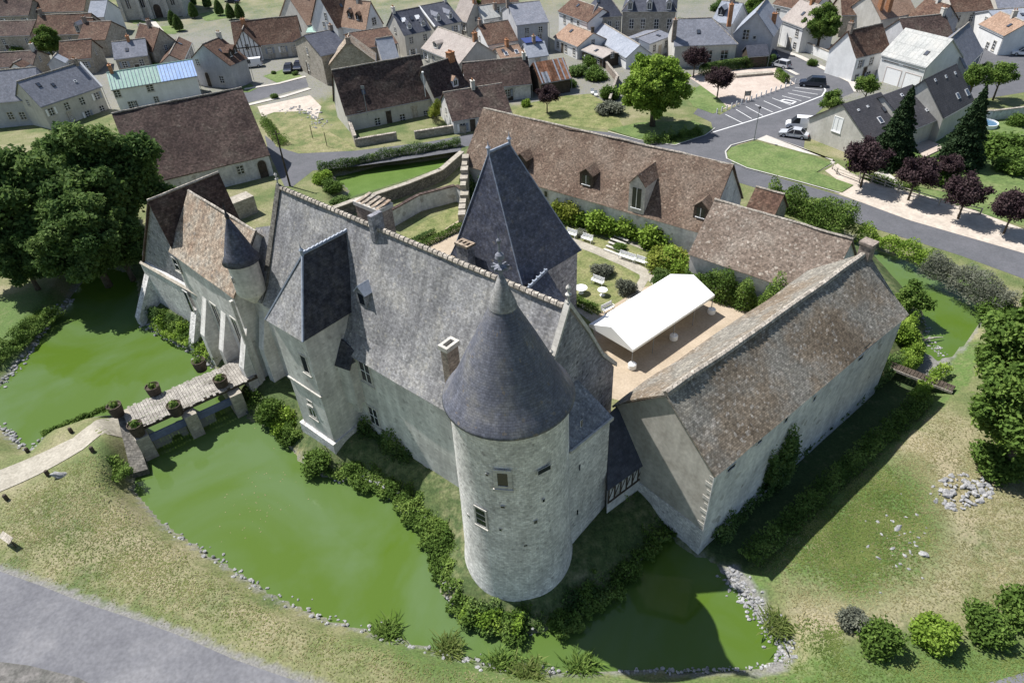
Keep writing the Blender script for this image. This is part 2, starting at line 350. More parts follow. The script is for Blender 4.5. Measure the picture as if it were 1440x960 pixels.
def crown_blobs(rx, rz, zc, k, rg, br=.36, top=1.):
    out = []
    for i in range(k):
        d = rg.normal(size=3); d /= np.linalg.norm(d); q = rg.uniform(.40, .88)
        if d[2] < -.5: d[2] *= .5
        out.append((d[0] * rx * q, d[1] * rx * q, zc + d[2] * rz * q, rx * br * rg.uniform(.65, 1.15)))
    out.append((0, 0, zc, rx * .55)); return out
TP = {}
def tree_proto(key, rx, rz, zc, k, n, size, mat, seed, trunk=(.25, .1), br=.36, up=.25):
    rg = np.random.default_rng(seed); B = crown_blobs(rx, rz, zc, k, rg, br); P, idx = blobpts(B, n, rg)
    bv = rg.uniform(.2, .8, len(B)); me = leafmesh('crown', P, size, seed, up, V=bv[idx])
    me.materials.append(MATS[mat])
    mb = MB(); r0, r1 = trunk
    mb.tube([(0,0,-.3), (r0*.3, 0, zc*.35), (-r0*.2, r0*.3, zc*.8), (0, 0, zc + rz*.4)], [r0*1.3, r0, r0*.8, r1*.5], 9)
    for i in range(6):
        b = B[i]; z0 = zc * rg.uniform(.45, .75)
        mb.tube([(0, 0, z0), (b[0]*.5, b[1]*.5, (z0 + b[2])*.5), (b[0], b[1], b[2])], [r0*.5, r0*.3, r1*.3], 6)
    o = mb.build('trunk', 'bark', smooth=True); tm = o.data; bpy.data.objects.remove(o)
    TP[key] = (me, tm)
def place_tree(key, name, p, label, cat='tree', group=None, s=1., sz=None, rot=0.):
    me, tm = TP[key]; t = thing(name, p, label, cat, group); t.rotation_euler.z = rot; t.scale = (s, s, sz or s)
    for nm, m in (('crown', me), ('trunk', tm)):
        o = bpy.data.objects.new(nm, m); C.objects.link(o); o.parent = t; o['_o'] = (0, 0, 0)
    return t
BP = {}
def bush_proto(key, mat, seed, n=2600, size=.10, k=9, flat=.75, thin=.55):
    rg = np.random.default_rng(seed); B = [(rg.uniform(-.55, .55), rg.uniform(-.55, .55), rg.uniform(.2, .95) * flat, rg.uniform(.28, .5)) for i in range(k)]
    P, idx = blobpts(B, n, rg, .35); P[:, 2] = np.maximum(P[:, 2], 0.02); bv = rg.uniform(.2, .8, len(B))
    me = leafmesh('bush', P, size, seed, .3, V=bv[idx], thin=thin); me.materials.append(MATS[mat]); BP[key] = me
def bush(key, name, p, r, h, label, cat='bush', group=None, rot=None):
    o = bpy.data.objects.new(name, BP[key]); C.objects.link(o); o.location = Vector(p); o.scale = (r, r, h / 1.1); o.rotation_euler.z = random.uniform(0, 6.28) if rot is None else rot
    return tag(o, label, cat, group)
def pathpts(line, n, rg, width):
    L = np.array([[p[0], p[1], p[2]] for p in line]); seg = np.linalg.norm(np.diff(L, axis=0), axis=1); cum = np.concatenate([[0], np.cumsum(seg)])
    s = rg.uniform(0, cum[-1], n); i = np.clip(np.searchsorted(cum, s) - 1, 0, len(seg) - 1); f = (s - cum[i]) / seg[i]
    P = L[i] + (L[i+1] - L[i]) * f[:, None]; d = (L[i+1] - L[i]) / seg[i][:, None]; nn = np.stack([-d[:, 1], d[:, 0], np.zeros(n)], 1)
    return P, nn, s
def hedge(name, line, width, height, mat, label, cat='hedge', n=None, size=.1, rough=.3, box=False, seed=1, kind=None, group=None, thin=.55):
    rg = np.random.default_rng(seed); L = sum((line[i+1] - line[i]).length for i in range(len(line) - 1))
    n = n or int(L * (width + height * 2) * 170)
    P, nn, s = pathpts(line, n, rg, width); P0 = P.copy()
    a = rg.uniform(0, PI, n); wob = 1 + rough * np.array([mnoise.noise(Vector((x * .55, seed * 3.1, 0))) for x in s]) * 1.8
    e = 4 if box else 2; ca = np.cos(a); sa = np.sin(a); k = 1 / (np.abs(ca)**e + np.abs(sa)**e)**(1 / e)
    rr = (rg.uniform(.8, 1.06, n) if box else rg.uniform(.5, 1.22, n)) * k
    P = P + nn * (ca * rr * width / 2 * wob)[:, None] + np.array([0, 0, 1]) * (sa * rr * height * wob)[:, None]
    if kind:
        w1 = np.array([mnoise.noise(Vector((x * .9, seed * 1.7, 0))) + .6 * mnoise.noise(Vector((x * 2.3, seed, 5))) for x in s])
        lat = np.clip(rg.normal(0, .32, n), -.55, .55) * width; t_ = np.array([mnoise.noise(Vector((x * .8, l_ * .8, seed))) for x, l_ in zip(s, lat)])
        P, nn, s2 = P0, nn, s
        P = P + nn * (lat + w1 * width * .22)[:, None] + np.array([0, 0, 1]) * (rg.uniform(0, 1, n) ** 1.3 * height * np.clip(.75 + 1.5 * t_, .08, 1.6) * np.clip(1.15 - (lat / width) ** 2 * 2.2, .15, 1))[:, None]
    P += rg.normal(0, .05, (n, 3)); o0 = line[0]
    V = np.array([mnoise.noise(Vector((p[0] * .8, p[1] * .8, p[2]))) for p in P]) * .9 + .5
    me = leafmesh(name, P, size, seed, .3, V=V, origin=tuple(o0), thin=thin); me.materials.append(MATS[mat])
    o = bpy.data.objects.new(name, me); C.objects.link(o); o.location = o0
    return tag(o, label, None if kind else cat, group, kind)
# ------------------------------------------------------------------ terrain and water
def poly0(pts, z=0.): return np.array([list(at(x, y, z))[:2] for x, y in pts])
W1 = poly0([(0,597),(26,623),(44,634),(57,617),(79,603),(114,592),(147,582),(170,590),(196,630),(188,690),(230,735),(290,777),(345,812),(405,848),(470,873),
 (520,887),(590,907),(650,923),(720,939),(800,944),(870,944),(950,943),(1010,941),(1060,939),(1108,927),(1100,900),(1062,860),(1032,822),(1008,795),(985,781),
 (979,783),(958,768),(938,750),(925,760),(905,785),(880,812),(850,842),(800,872),(750,890),(690,880),(640,858),(622,832),(622,800),(626,772),(612,750),(592,732),
 (572,712),(552,695),(520,682),(495,668),(470,672),(445,668),(418,645),(408,625),(402,606),(380,600),(352,588),(335,560),(325,530),(305,520),(285,505),(262,488),(240,475),(215,462),
 (200,450),(197,425),(195,400),(185,384),(150,378),(120,392),(105,412),(92,432),(75,447),(60,465),(45,490),(20,520),(0,545),(-60,600),(-60,640)])
W2 = poly0([(1180,330),(1199,336),(1234,351),(1265,361),(1296,376),(1334,395),(1359,417),(1381,436),(1377,455),(1359,478),(1343,498),(1318,508),(1296,490),(1299,454),(1290,430),(1268,405),(1245,380),(1225,358),(1190,345)])
W3 = poly0([(471,249),(497,243),(535,234),(582,229),(629,222),(634,226),(621,240),(572,258),(526,273),(499,281),(479,287),(486,276),(492,268),(484,261),(475,255)])
DT = poly0([(1300,500),(1338,498),(1322,535),(1300,552),(1240,606),(1170,672),(1100,735),(1062,782),(1030,815),(1000,800),(984,778),(1020,738),(1080,672),(1160,594),(1230,540),(1285,515)])
ISL = poly0([(1296,490),(1299,454),(1290,430),(1268,405),(1245,380),(1225,358),(1190,345),(1100,300),(1000,270),(760,200),(650,215),(634,226),(621,240),(572,258),(526,273),(499,281),(479,287),(470,310),
 (400,290),(330,270),(230,300),(195,340),(185,384),(195,400),(200,450),(262,488),(325,530),(352,588),(408,625),(470,672),(552,695),(612,750),(622,832),(690,880),(750,890),(880,812),(938,750),(984,778),(1080,672),(1230,540)])
def inside(X, Y, Pg):
    r = np.zeros(X.shape, bool); n = len(Pg)
    for i in range(n):
        x0, y0 = Pg[i]; x1, y1 = Pg[(i + 1) % n]
        c = ((y0 > Y) != (y1 > Y)); r ^= c & (X < (x1 - x0) * (Y - y0) / (y1 - y0 + 1e-12) + x0)
    return r
def dist(X, Y, Pg, closed=True):
    d = np.full(X.shape, 1e9); n = len(Pg)
    for i in range(n if closed else n - 1):
        a = Pg[i]; b = Pg[(i + 1) % n]; ab = b - a; t = np.clip(((X - a[0]) * ab[0] + (Y - a[1]) * ab[1]) / (ab @ ab + 1e-12), 0, 1)
        d = np.minimum(d, np.hypot(X - a[0] - t * ab[0], Y - a[1] - t * ab[1]))
    return d
def sd(X, Y, Pg): d = dist(X, Y, Pg); return np.where(inside(X, Y, Pg), -d, d)
def sm(x): x = np.clip(x, 0, 1); return x * x * (3 - 2 * x)
ABUT = at(185, 625, 2.6)
def height(X, Y):
    dw = np.minimum(np.minimum(sd(X, Y, W1), sd(X, Y, W2)), sd(X, Y, W3)); dd = sd(X, Y, DT); di = sd(X, Y, ISL)
    base = np.where(di < 0, 1.3 + .7 * sm((-di - .5) / 3), GZ)
    ra = np.hypot((X - ABUT[0]) , (Y - ABUT[1])); base = base + np.where(di > 1, 1.85 * np.maximum(np.exp(-(ra / 6.5)**2) - .05, 0), 0)
    edge = np.where(di < 0, .5, .12)
    h = np.where(dw > 0, edge + (base - edge) * sm(dw / 2.2) * (dw > 0), -.15 - .9 * sm(-dw / 2))
    h = np.minimum(h, np.where(dd > 0, .35 + 9 * 0 + (base - .35) * sm(dd / 2.6) + (dd > 2.6) * 9, .35 - .1 * sm(-dd)))
    return h
def axis(lo, hi, st, far):
    a = list(np.arange(lo, hi + st / 2, st)); s = st; x = hi
    while x < far: s *= 1.35; x += s; a.append(x)
    s = st; x = lo
    while x > -far: s *= 1.35; x -= s; a.insert(0, x)
    return np.array(a)
XS = axis(-62, 62, .5, 5000); YS = axis(8, 118, .5, 5000)
GX, GY = np.meshgrid(XS, YS); HZ = height(GX, GY)
HZ += .05 * np.sin(GX * 1.3 + np.cos(GY * .7) * 2) * np.cos(GY * 1.1) * ((HZ > .2) & (HZ < 1.25))
def hz(x, y):
    i = int(np.clip(np.searchsorted(XS, x) - 1, 0, len(XS) - 2)); j = int(np.clip(np.searchsorted(YS, y) - 1, 0, len(YS) - 2))
    f = (x - XS[i]) / (XS[i+1] - XS[i]); g = (y - YS[j]) / (YS[j+1] - YS[j])
    return float((HZ[j, i] * (1-f) + HZ[j, i+1] * f) * (1-g) + (HZ[j+1, i] * (1-f) + HZ[j+1, i+1] * f) * g)
def gat(x, y):
    z = GZ
    for k in range(8):
        p = at(x, y, z); z = .5 * z + .5 * hz(p.x, p.y)
    p = at(x, y, z); p.z = hz(p.x, p.y); return p
def soft(poly, w, z=GZ, pts=True):
    P = poly0(poly, z) if pts else poly; return sm(.5 - sd(GX, GY, P) / w)
Zn = np.zeros(GX.shape + (4,)); Zn[..., 3] = 1
dW = np.minimum(np.minimum(sd(GX, GY, W1), sd(GX, GY, W2)), sd(GX, GY, W3)); dI = sd(GX, GY, ISL); dD = sd(GX, GY, DT)
lush = np.maximum.reduce([
    soft([(1130,680),(1240,640),(1300,690),(1322,760),(1290,815),(1210,840),(1160,830),(1090,800),(1060,770)], 8),
    soft([(1060,930),(1180,905),(1500,880),(1500,990),(900,1010),(1000,955)], 3) * .75,
    soft([(1100,300),(1240,340),(1400,395),(1420,440),(1385,450),(1340,395),(1230,350),(1130,320)], 2),
    soft([(560,880),(900,930),(1100,940),(1100,990),(700,990),(450,900)], 2) * .55,
    soft([(-40,430),(60,400),(110,420),(40,500),(-10,540)], 4) * .8,
    soft([(1230,170),(1500,170),(1500,320),(1300,260)], 3) * .8,
    np.where((dI < 0) & (dW > .3), .35 * sm(1.6 - dW / 5), 0), np.where((dD > 0) & (dD < 2.2) & (dI > 0), .7, 0)])
Zn[..., 0] = np.clip(lush, 0, 1)
vill = np.maximum.reduce([soft([(200,-60),(1700,-60),(1700,60),(1440,75),(1290,130),(1100,160),(1000,120),(860,150),(700,150),(600,110),(440,140),(380,170),(340,130),(300,150),(150,160),(-200,170),(-200,-60)], 3) * .72])
far = sm((GY - 190) / 40)
Zn[..., 1] = np.clip(np.maximum.reduce([vill * (1 - far * .8), np.where((dW < .5) & (dW > -1) & (dI > 0), .55, 0), np.where(dW < 0, .4, 0), np.exp(-(dist(GX, GY, poly0([(-60,786),(0,802),(120,847),(250,892),(330,927),(460,972)], GZ), False) / .55)**2),
    soft([(1285,480),(1345,490),(1325,530),(1290,520)], 1.2), soft([(1005,785),(1040,780),(1108,880),(1112,935),(1060,945),(1100,905)], .8),
    np.exp(-(dist(GX, GY, poly0([(1300,930),(1440,935),(1500,925)], GZ), False) / .6)**2) * .0]), 0, 1)
Zn[..., 2] = np.clip(np.maximum(np.where(dD < .3, .85, 0), np.where((dI < 0), .62 * sm(1.9 - dW / 4), 0)), 0, 1) * (1 - Zn[..., 1])
nx, ny = len(XS), len(YS)
me = bpy.data.meshes.new('ground'); V = np.stack([GX, GY, HZ], -1).reshape(-1, 3)
me.vertices.add(nx * ny); me.vertices.foreach_set('co', V.astype(np.float32).ravel())
ii = np.arange(nx * ny).reshape(ny, nx); q = np.stack([ii[:-1, :-1], ii[:-1, 1:], ii[1:, 1:], ii[1:, :-1]], -1).reshape(-1, 4)
me.loops.add(q.size); me.loops.foreach_set('vertex_index', q.ravel().astype(np.int32)); me.polygons.add(len(q))
me.polygons.foreach_set('loop_start', np.arange(0, q.size, 4, dtype=np.int32)); me.polygons.foreach_set('loop_total', np.full(len(q), 4, dtype=np.int32))
me.update(calc_edges=True); me.polygons.foreach_set('use_smooth', [True] * len(q))
ca = me.color_attributes.new('zone', 'FLOAT_COLOR', 'POINT'); ca.data.foreach_set('color', Zn.reshape(-1, 4).astype(np.float32).ravel())
st = np.maximum(np.exp(-(dist(GX, GY, poly0([(1140, 690), (1200, 640), (1270, 610), (1330, 640), (1352, 740), (1310, 822), (1230, 858), (1150, 868)], GZ), False) / 2.0)**2) * .85, soft([(1300, 560), (1370, 600), (1500, 700), (1500, 850), (1380, 840), (1340, 760), (1330, 640), (1260, 600)], 5) * .5)
st = np.maximum(st, soft([(0, 700), (150, 690), (300, 800), (470, 890), (420, 930), (250, 880), (0, 790)], 5) * .4) * (1 - Zn[..., 0] * .8) * (dW > .8) * (dD > 1.5)
sa = me.attributes.new('straw', 'FLOAT', 'POINT'); sa.data.foreach_set('value', st.astype(np.float32).ravel())
me.uv_layers.new(name='UVMap'); me.materials.append(TERR)
g = bpy.data.objects.new('ground', me); C.objects.link(g); tag(g, kind='structure')
# water: algae green; paler teal patches paint in the sky's reflection
wm = bpy.data.materials.new('moat_water'); wm.use_nodes = True; N = wm.node_tree.nodes; L = wm.node_tree.links; b = N['Principled BSDF']
geo = N.new('ShaderNodeNewGeometry'); nz = N.new('ShaderNodeTexNoise'); nz.inputs['Scale'].default_value = .07; nz.inputs['Detail'].default_value = 5; nz.inputs['Roughness'].default_value = .55; nz.inputs['Distortion'].default_value = .8
L.new(geo.outputs['Position'], nz.inputs['Vector']); r = N.new('ShaderNodeValToRGB'); L.new(nz.outputs['Fac'], r.inputs['Fac'])
r.color_ramp.elements[0].position = .40; r.color_ramp.elements[0].color = (.070, .120, .016, 1); r.color_ramp.elements[1].position = .60; r.color_ramp.elements[1].color = (.088, .140, .048, 1)
L.new(r.outputs['Color'], b.inputs['Base Color']); b.inputs['Roughness'].default_value = .07; b.inputs['IOR'].default_value = 1.33
n2 = N.new('ShaderNodeTexNoise'); n2.inputs['Scale'].default_value = 1.6; n2.inputs['Detail'].default_value = 3; L.new(geo.outputs['Position'], n2.inputs['Vector'])
bp = N.new('ShaderNodeBump'); bp.inputs['Strength'].default_value = .05; bp.inputs['Distance'].default_value = .05; L.new(n2.outputs['Fac'], bp.inputs['Height']); L.new(bp.outputs[0], b.inputs['Normal']); MATS['water'] = wm
pmat('duckweed', [(.075,.13,.02),(.095,.155,.03)], s=.5, grain=.12, gs=.2, rough=.5)
def grow(Pg, m):
    c = Pg.mean(0); out = []; n = len(Pg); ar = sum(Pg[i][0] * Pg[(i+1) % n][1] - Pg[(i+1) % n][0] * Pg[i][1] for i in range(n))
    for i in range(n):
        a, b_, c_ = Pg[i-1], Pg[i], Pg[(i+1) % n]; d = (c_ - a); d = d / (np.linalg.norm(d) + 1e-9); nn = np.array([d[1], -d[0]]) * (1 if ar > 0 else -1); out.append(b_ + nn * m)
    return out
for nm, Pg, mt in (('moat_water', W1, 'water'), ('channel_water', W2, 'water'), ('pond_water', W3, 'duckweed')):
    mb = MB(); mb.poly([(p[0], p[1], 0) for p in grow(Pg, .35)])
    o = mb.build(nm, mt); tag(o, kind='structure')
    bm = bmesh.new(); bm.from_mesh(o.data); bmesh.ops.triangulate(bm, faces=bm.faces)
    for f in bm.faces:
        if f.normal.z < 0: f.normal_flip()
    bm.to_mesh(o.data); bm.free()
# ------------------------------------------------------------------ flat surfaces
def sheet(name, pts, mat, z=GZ + .012, thick=None):
    mb = MB(); P = [at(x, y, z) for x, y in pts]
    if thick: mb.prism(P, z - thick, z)
    else: mb.poly(P)
    o = struct(name, mb, mat); bm = bmesh.new(); bm.from_mesh(o.data); bmesh.ops.triangulate(bm, faces=bm.faces)
    if not thick:
        for f in bm.faces:
            if f.normal.z < 0: f.normal_flip()
    bm.to_mesh(o.data); bm.free(); return o
def strip(name, line, w, mat, lift=.015, z=None, step=.6):
    """ribbon draped on the ground along pixel line; w in metres"""
    P = [at(x, y, z if z else GZ) if z else gat(x, y) for x, y in line]; Q = []
    for i in range(len(P) - 1):
        k = max(1, int((P[i+1] - P[i]).length / step)); Q += [P[i].lerp(P[i+1], j / k) for j in range(k)]
    Q.append(P[-1]); mb = MB(); rows = []; nc = max(1, int(w / .5)) if not z else 1
    for i, p in enumerate(Q):
        d = (Q[min(i+1, len(Q)-1)] - Q[max(i-1, 0)]); d.z = 0; d.normalize(); s = Vector((-d.y, d.x, 0)); row = []
        for j in range(nc + 1):
            c = p + s * w * (j / nc - .5); c.z = (z if z else hz(c.x, c.y)) + lift; row.append(c)
        rows.append(row)
    for i in range(len(rows) - 1):
        for j in range(nc): mb.poly([rows[i][j], rows[i+1][j], rows[i+1][j+1], rows[i][j+1]])
    return struct(name, mb, mat)
sheet('road', [(1560,440),(1440,392),(1350,359),(1200,312),(1069,266),(1000,245),(760,215),(650,212),(560,226),(500,234),(440,240),(412,262),(400,262),(378,215),(372,190),(385,200),(420,216),(500,212),(600,200),(655,190),(760,172),(810,182),(855,186),(900,196),(949,203),(994,189),(1003,184),(1000,172),(975,160),(985,148),(1012,162),(1082,122),(1118,108),(1100,100),(1070,78),(1080,60),(1110,74),(1160,98),(1200,112),(1206,128),(1165,145),(1135,172),(1130,210),(1066,196),(1040,202),(1020,212),(1024,224),(1050,237),(1179,274),(1280,308),(1440,354),(1560,392)], 'asphalt')
sheet('village_street', [(343,128),(430,110),(434,122),(395,132),(345,146)], 'asphalt')
sheet('church_street', [(185,24),(215,28),(262,86),(278,140),(232,120),(215,67)], 'asphalt', GZ + .012)
sheet('far_street', [(1280,128),(1290,70),(1440,60),(1560,80),(1560,150),(1440,130),(1380,140)], 'asphalt')
sheet('front_road', [(-80,780),(0,803),(60,824),(120,848),(200,874),(250,892),(330,927),(420,958),(520,1000),(-80,1000)], 'asphalt_front')
sheet('corner_road', [(1360,968),(1440,945),(1560,915),(1560,1010),(1360,1010)], 'asphalt_front')
sheet('front_verge', [(-80,870),(0,930),(40,935),(110,952),(200,1000),(-80,1010)], 'dirt', GZ + .02)
# parking bay lines
for a, b_ in (((1000,172),(1000,184)),):
    pass
def mark(line, w=.12): strip('road_marking', line, w, 'mark_white', .006, z=GZ + .016)
mark([(1003,186),(1062,168),(1120,149),(1156,135),(1161,127),(1158,122)], .22)
for a, b_ in (((1020,161),(1044,173)),((1035,154),(1057,167)),((1049,150),(1073,163)),((1062,147),(1087,158)),((1074,142),(1099,153)),((1086,138),(1112,148)),((1100,135),(1127,142)),((1108,131),(1140,138)),((1114,127),(1150,133)),((1118,123),(1156,127))): mark([a, b_], .13)
mark([(1098,142),(1114,146),(1119,143),(1103,140),(1098,142)], .35)
strip('pavement', [(1085,66),(1100,72),(1124,80),(1165,100),(1198,116),(1206,130)], 1.3, 'paving', .10, z=GZ)
strip('pavement', [(1066,83),(1088,90),(1110,100),(1122,106)], .9, 'paving', .10, z=GZ)
strip('pavement', [(345,149),(400,136),(436,125)], 1.2, 'paving', .1, z=GZ)
strip('pavement', [(344,126),(392,118),(430,108)], 1.0, 'paving', .1, z=GZ)
strip('pavement', [(193,26),(216,32),(240,62),(263,88)], 1.4, 'paving', .1, z=GZ)
sheet('plaza', [(968,108),(1000,96),(1080,88),(1104,106),(1118,118),(1010,156),(1000,150),(1010,140),(985,120)], 'plaza', GZ + .03)
sheet('sand_walk', [(1172,270),(1190,262),(1160,240),(1178,230),(1204,248),(1290,272),(1360,292),(1440,322),(1560,360),(1560,396),(1440,356),(1280,310)], 'sand', GZ + .03)
sheet('side_path', [(1064,196),(1078,190),(1130,208),(1175,228),(1150,242),(1172,224),(1128,214)], 'paving', GZ + .03)
sheet('lawn', [(1022,216),(1028,207),(1062,198),(1112,211),(1170,229),(1148,242),(1200,260),(1184,270),(1130,256),(1060,239),(1030,228)], 'lawn', GZ + .12, .12)
strip('kerb', [(1062,196),(1028,205),(1020,214),(1022,224),(1050,237),(1130,258),(1180,272)], .22, 'kerb', .13, z=GZ)
sheet('garden_lawn', [(720,172),(722,155),(745,145),(790,135),(830,132),(862,150),(880,185),(830,180),(760,172)], 'lawn_garden', GZ + .03)
sheet('garden_lawn', [(963,132),(985,120),(1010,138),(1022,150),(1003,160),(975,150)], 'lawn', GZ + .04)
sheet('tree_island', [(855,182),(900,172),(975,170),(1003,180),(990,190),(950,203),(900,196)], 'lawn', GZ + .12, .12)
strip('kerb', [(855,186),(900,198),(949,205),(992,191),(1005,181)], .2, 'kerb', .13, z=GZ)
sheet('meadow', [(372,170),(380,155),(440,152),(452,180),(500,205),(498,212),(420,216),(388,206)], 'meadow', GZ + .02)
sheet('rubble_yard', [(362,150),(400,142),(436,134),(452,150),(445,170),(430,156),(385,158),(368,164)], 'sand', GZ + .025)
sheet('grass_plot', [(370,107),(400,97),(427,108),(392,118)], 'lawn', GZ + .04)
sheet('grass_plot', [(340,122),(352,118),(362,124),(350,130),(341,130)], 'lawn', GZ + .04)
sheet('church_lawn', [(205,40),(240,36),(262,42),(245,48),(216,47)], 'lawn', GZ + .04)
sheet('church_lawn', [(180,28),(220,27),(224,31),(188,34)], 'lawn', GZ + .04)
sheet('church_lawn', [(278,20),(318,14),(330,24),(290,30)], 'lawn', GZ + .04)
sheet('house_lawn', [(1160,270),(1178,240),(1200,250),(1290,262),(1330,270),(1440,290),(1440,318),(1300,276),(1204,248)], 'lawn', GZ + .02)
sheet('drive_path', [(1228,243),(1245,240),(1275,262),(1270,270),(1250,262)], 'paving', GZ + .05)
sheet('house_lawn', [(1340,165),(1460,160),(1560,200),(1560,330),(1380,290),(1330,250)], 'lawn', GZ + .025)
# courtyard surfaces (about 2 m)
CZ = 2.0
sheet('courtyard_gravel', [(560,330),(620,300),(700,250),(775,300),(830,330),(905,352),(960,375),(1010,410),(1100,440),(960,560),(870,570),(800,480),(700,420),(600,400)], 'lawn_garden', CZ + .015)
sheet('courtyard_gravel', [(590,345),(650,306),(665,312),(650,420),(600,420),(585,370)], 'gravel_court', CZ + .022)
sheet('courtyard_gravel', [(830,450),(900,405),(985,385),(1020,420),(1075,445),(900,570),(860,560)], 'gravel_court', CZ + .022)
strip('garden_path', [(800,338),(838,352),(880,370),(915,388),(930,402)], 1.5, 'path_gravel', .03, z=CZ)
strip('garden_path', [(890,372),(905,380),(906,392),(895,410),(885,425)], 1.0, 'path_gravel', .035, z=CZ)
strip('garden_path', [(812,430),(835,448),(850,452)], 1.3, 'path_gravel', .03, z=CZ)
strip('garden_path', [(800,305),(850,325),(900,345),(950,365)], 1.2, 'path_gravel', .03, z=CZ)
def step_line(k): return at(852 + 0*k, 0, CZ)
for k in range(5):
    a = at(848 + k * 3.2, 352 - k * 4.2, CZ); b_ = at(869 + k * 3.2, 360 - k * 4.2, CZ)
    d = (b_ - a).normalized(); mb = MB(); mb.obox(a + Z * (.06 + k * .07), b_ - a, Vector((-d.y, d.x, 0)) * .36, Z * .1)
    tag(mb.build('garden_step', 'stone_trim', origin=a), 'pale stone garden step in the short flight beside the white benches', 'step', 'pale stone steps climbing the courtyard garden')
# ------------------------------------------------------------------ openings
def window(par, p, n, w, h, frame='stone_trim', bars=(1, 2), barm='white_paint', pane='glass', fw=.12, name='window', sill=True, proud=.05):
    n = n.normalized(); t = Z.cross(n); mb = MB()
    for sx in (-1, 1): mb.obox(p + t * (sx * (w/2 + fw/2) - fw/2) - Z * (h/2 + fw) - n * .02, t * fw, n * (proud + .02), Z * (h + 2 * fw))
    for sz in (-1, 1): mb.obox(p - t * w/2 + Z * (sz * (h/2 + fw/2) - fw/2) - n * .02, t * w, n * (proud + .02), Z * fw)
    if sill: mb.obox(p - t * (w/2 + fw*1.3) - Z * (h/2 + fw*1.9), t * (w + 2.6*fw), n * (proud + .07), Z * fw * .85)
    f = mb.build(name, frame, par)
    q = MB(); q.obox(p - t * w/2 - Z * h/2, t * w, n * .012, Z * h); q.build('pane', pane, f)
    if bars and (bars[0] or bars[1]):
        q = MB()
        for i in range(bars[0]): q.obox(p - t * w/2 + t * (w * (i + 1) / (bars[0] + 1) - .03) - Z * h/2, t * .06, n * .035, Z * h)
        for i in range(bars[1]): q.obox(p - t * w/2 - Z * h/2 + Z * (h * (i + 1) / (bars[1] + 1) - .025), t * w, n * .032, Z * .05)
        q.build('glazing_bars', barm, f)
    return f
def doorway(par, p, n, w, h, mat='wood_dark', frame='stone_trim', arch=False, fw=.14):
    """p at the foot of the door"""
    n = n.normalized(); t = Z.cross(n); mb = MB()
    for sx in (-1, 1): mb.obox(p + t * (sx * (w/2 + fw/2) - fw/2) - n * .02, t * fw, n * .07, Z * (h + (0 if arch else fw)))
    if arch:
        for i in range(8):
            a0 = PI * i / 8; a1 = PI * (i + 1) / 8; r0 = w/2; r1 = w/2 + fw; c = p + Z * h
            P = [c + t * math.cos(a) * r + Z * math.sin(a) * r for a, r in ((a0, r0), (a0, r1), (a1, r1), (a1, r0))]
            for k in range(4): mb.poly([P[k], P[(k+1) % 4], P[(k+1) % 4] + n * .05, P[k] + n * .05])
            mb.poly([x + n * .05 for x in P])
    else: mb.obox(p - t * w/2 + Z * h - n * .02, t * w, n * .07, Z * fw)
    f = mb.build('door', frame, par); q = MB()
    if arch: q.poly([p - t * w/2 + n * .02, p + t * w/2 + n * .02] + [p + Z * h + t * math.cos(PI * i / 10) * w/2 + Z * math.sin(PI * i / 10) * w/2 + n * .02 for i in range(11)])
    else: q.obox(p - t * w/2, t * w, n * .02, Z * h)
    q.build('door_leaf', mat, f); return f
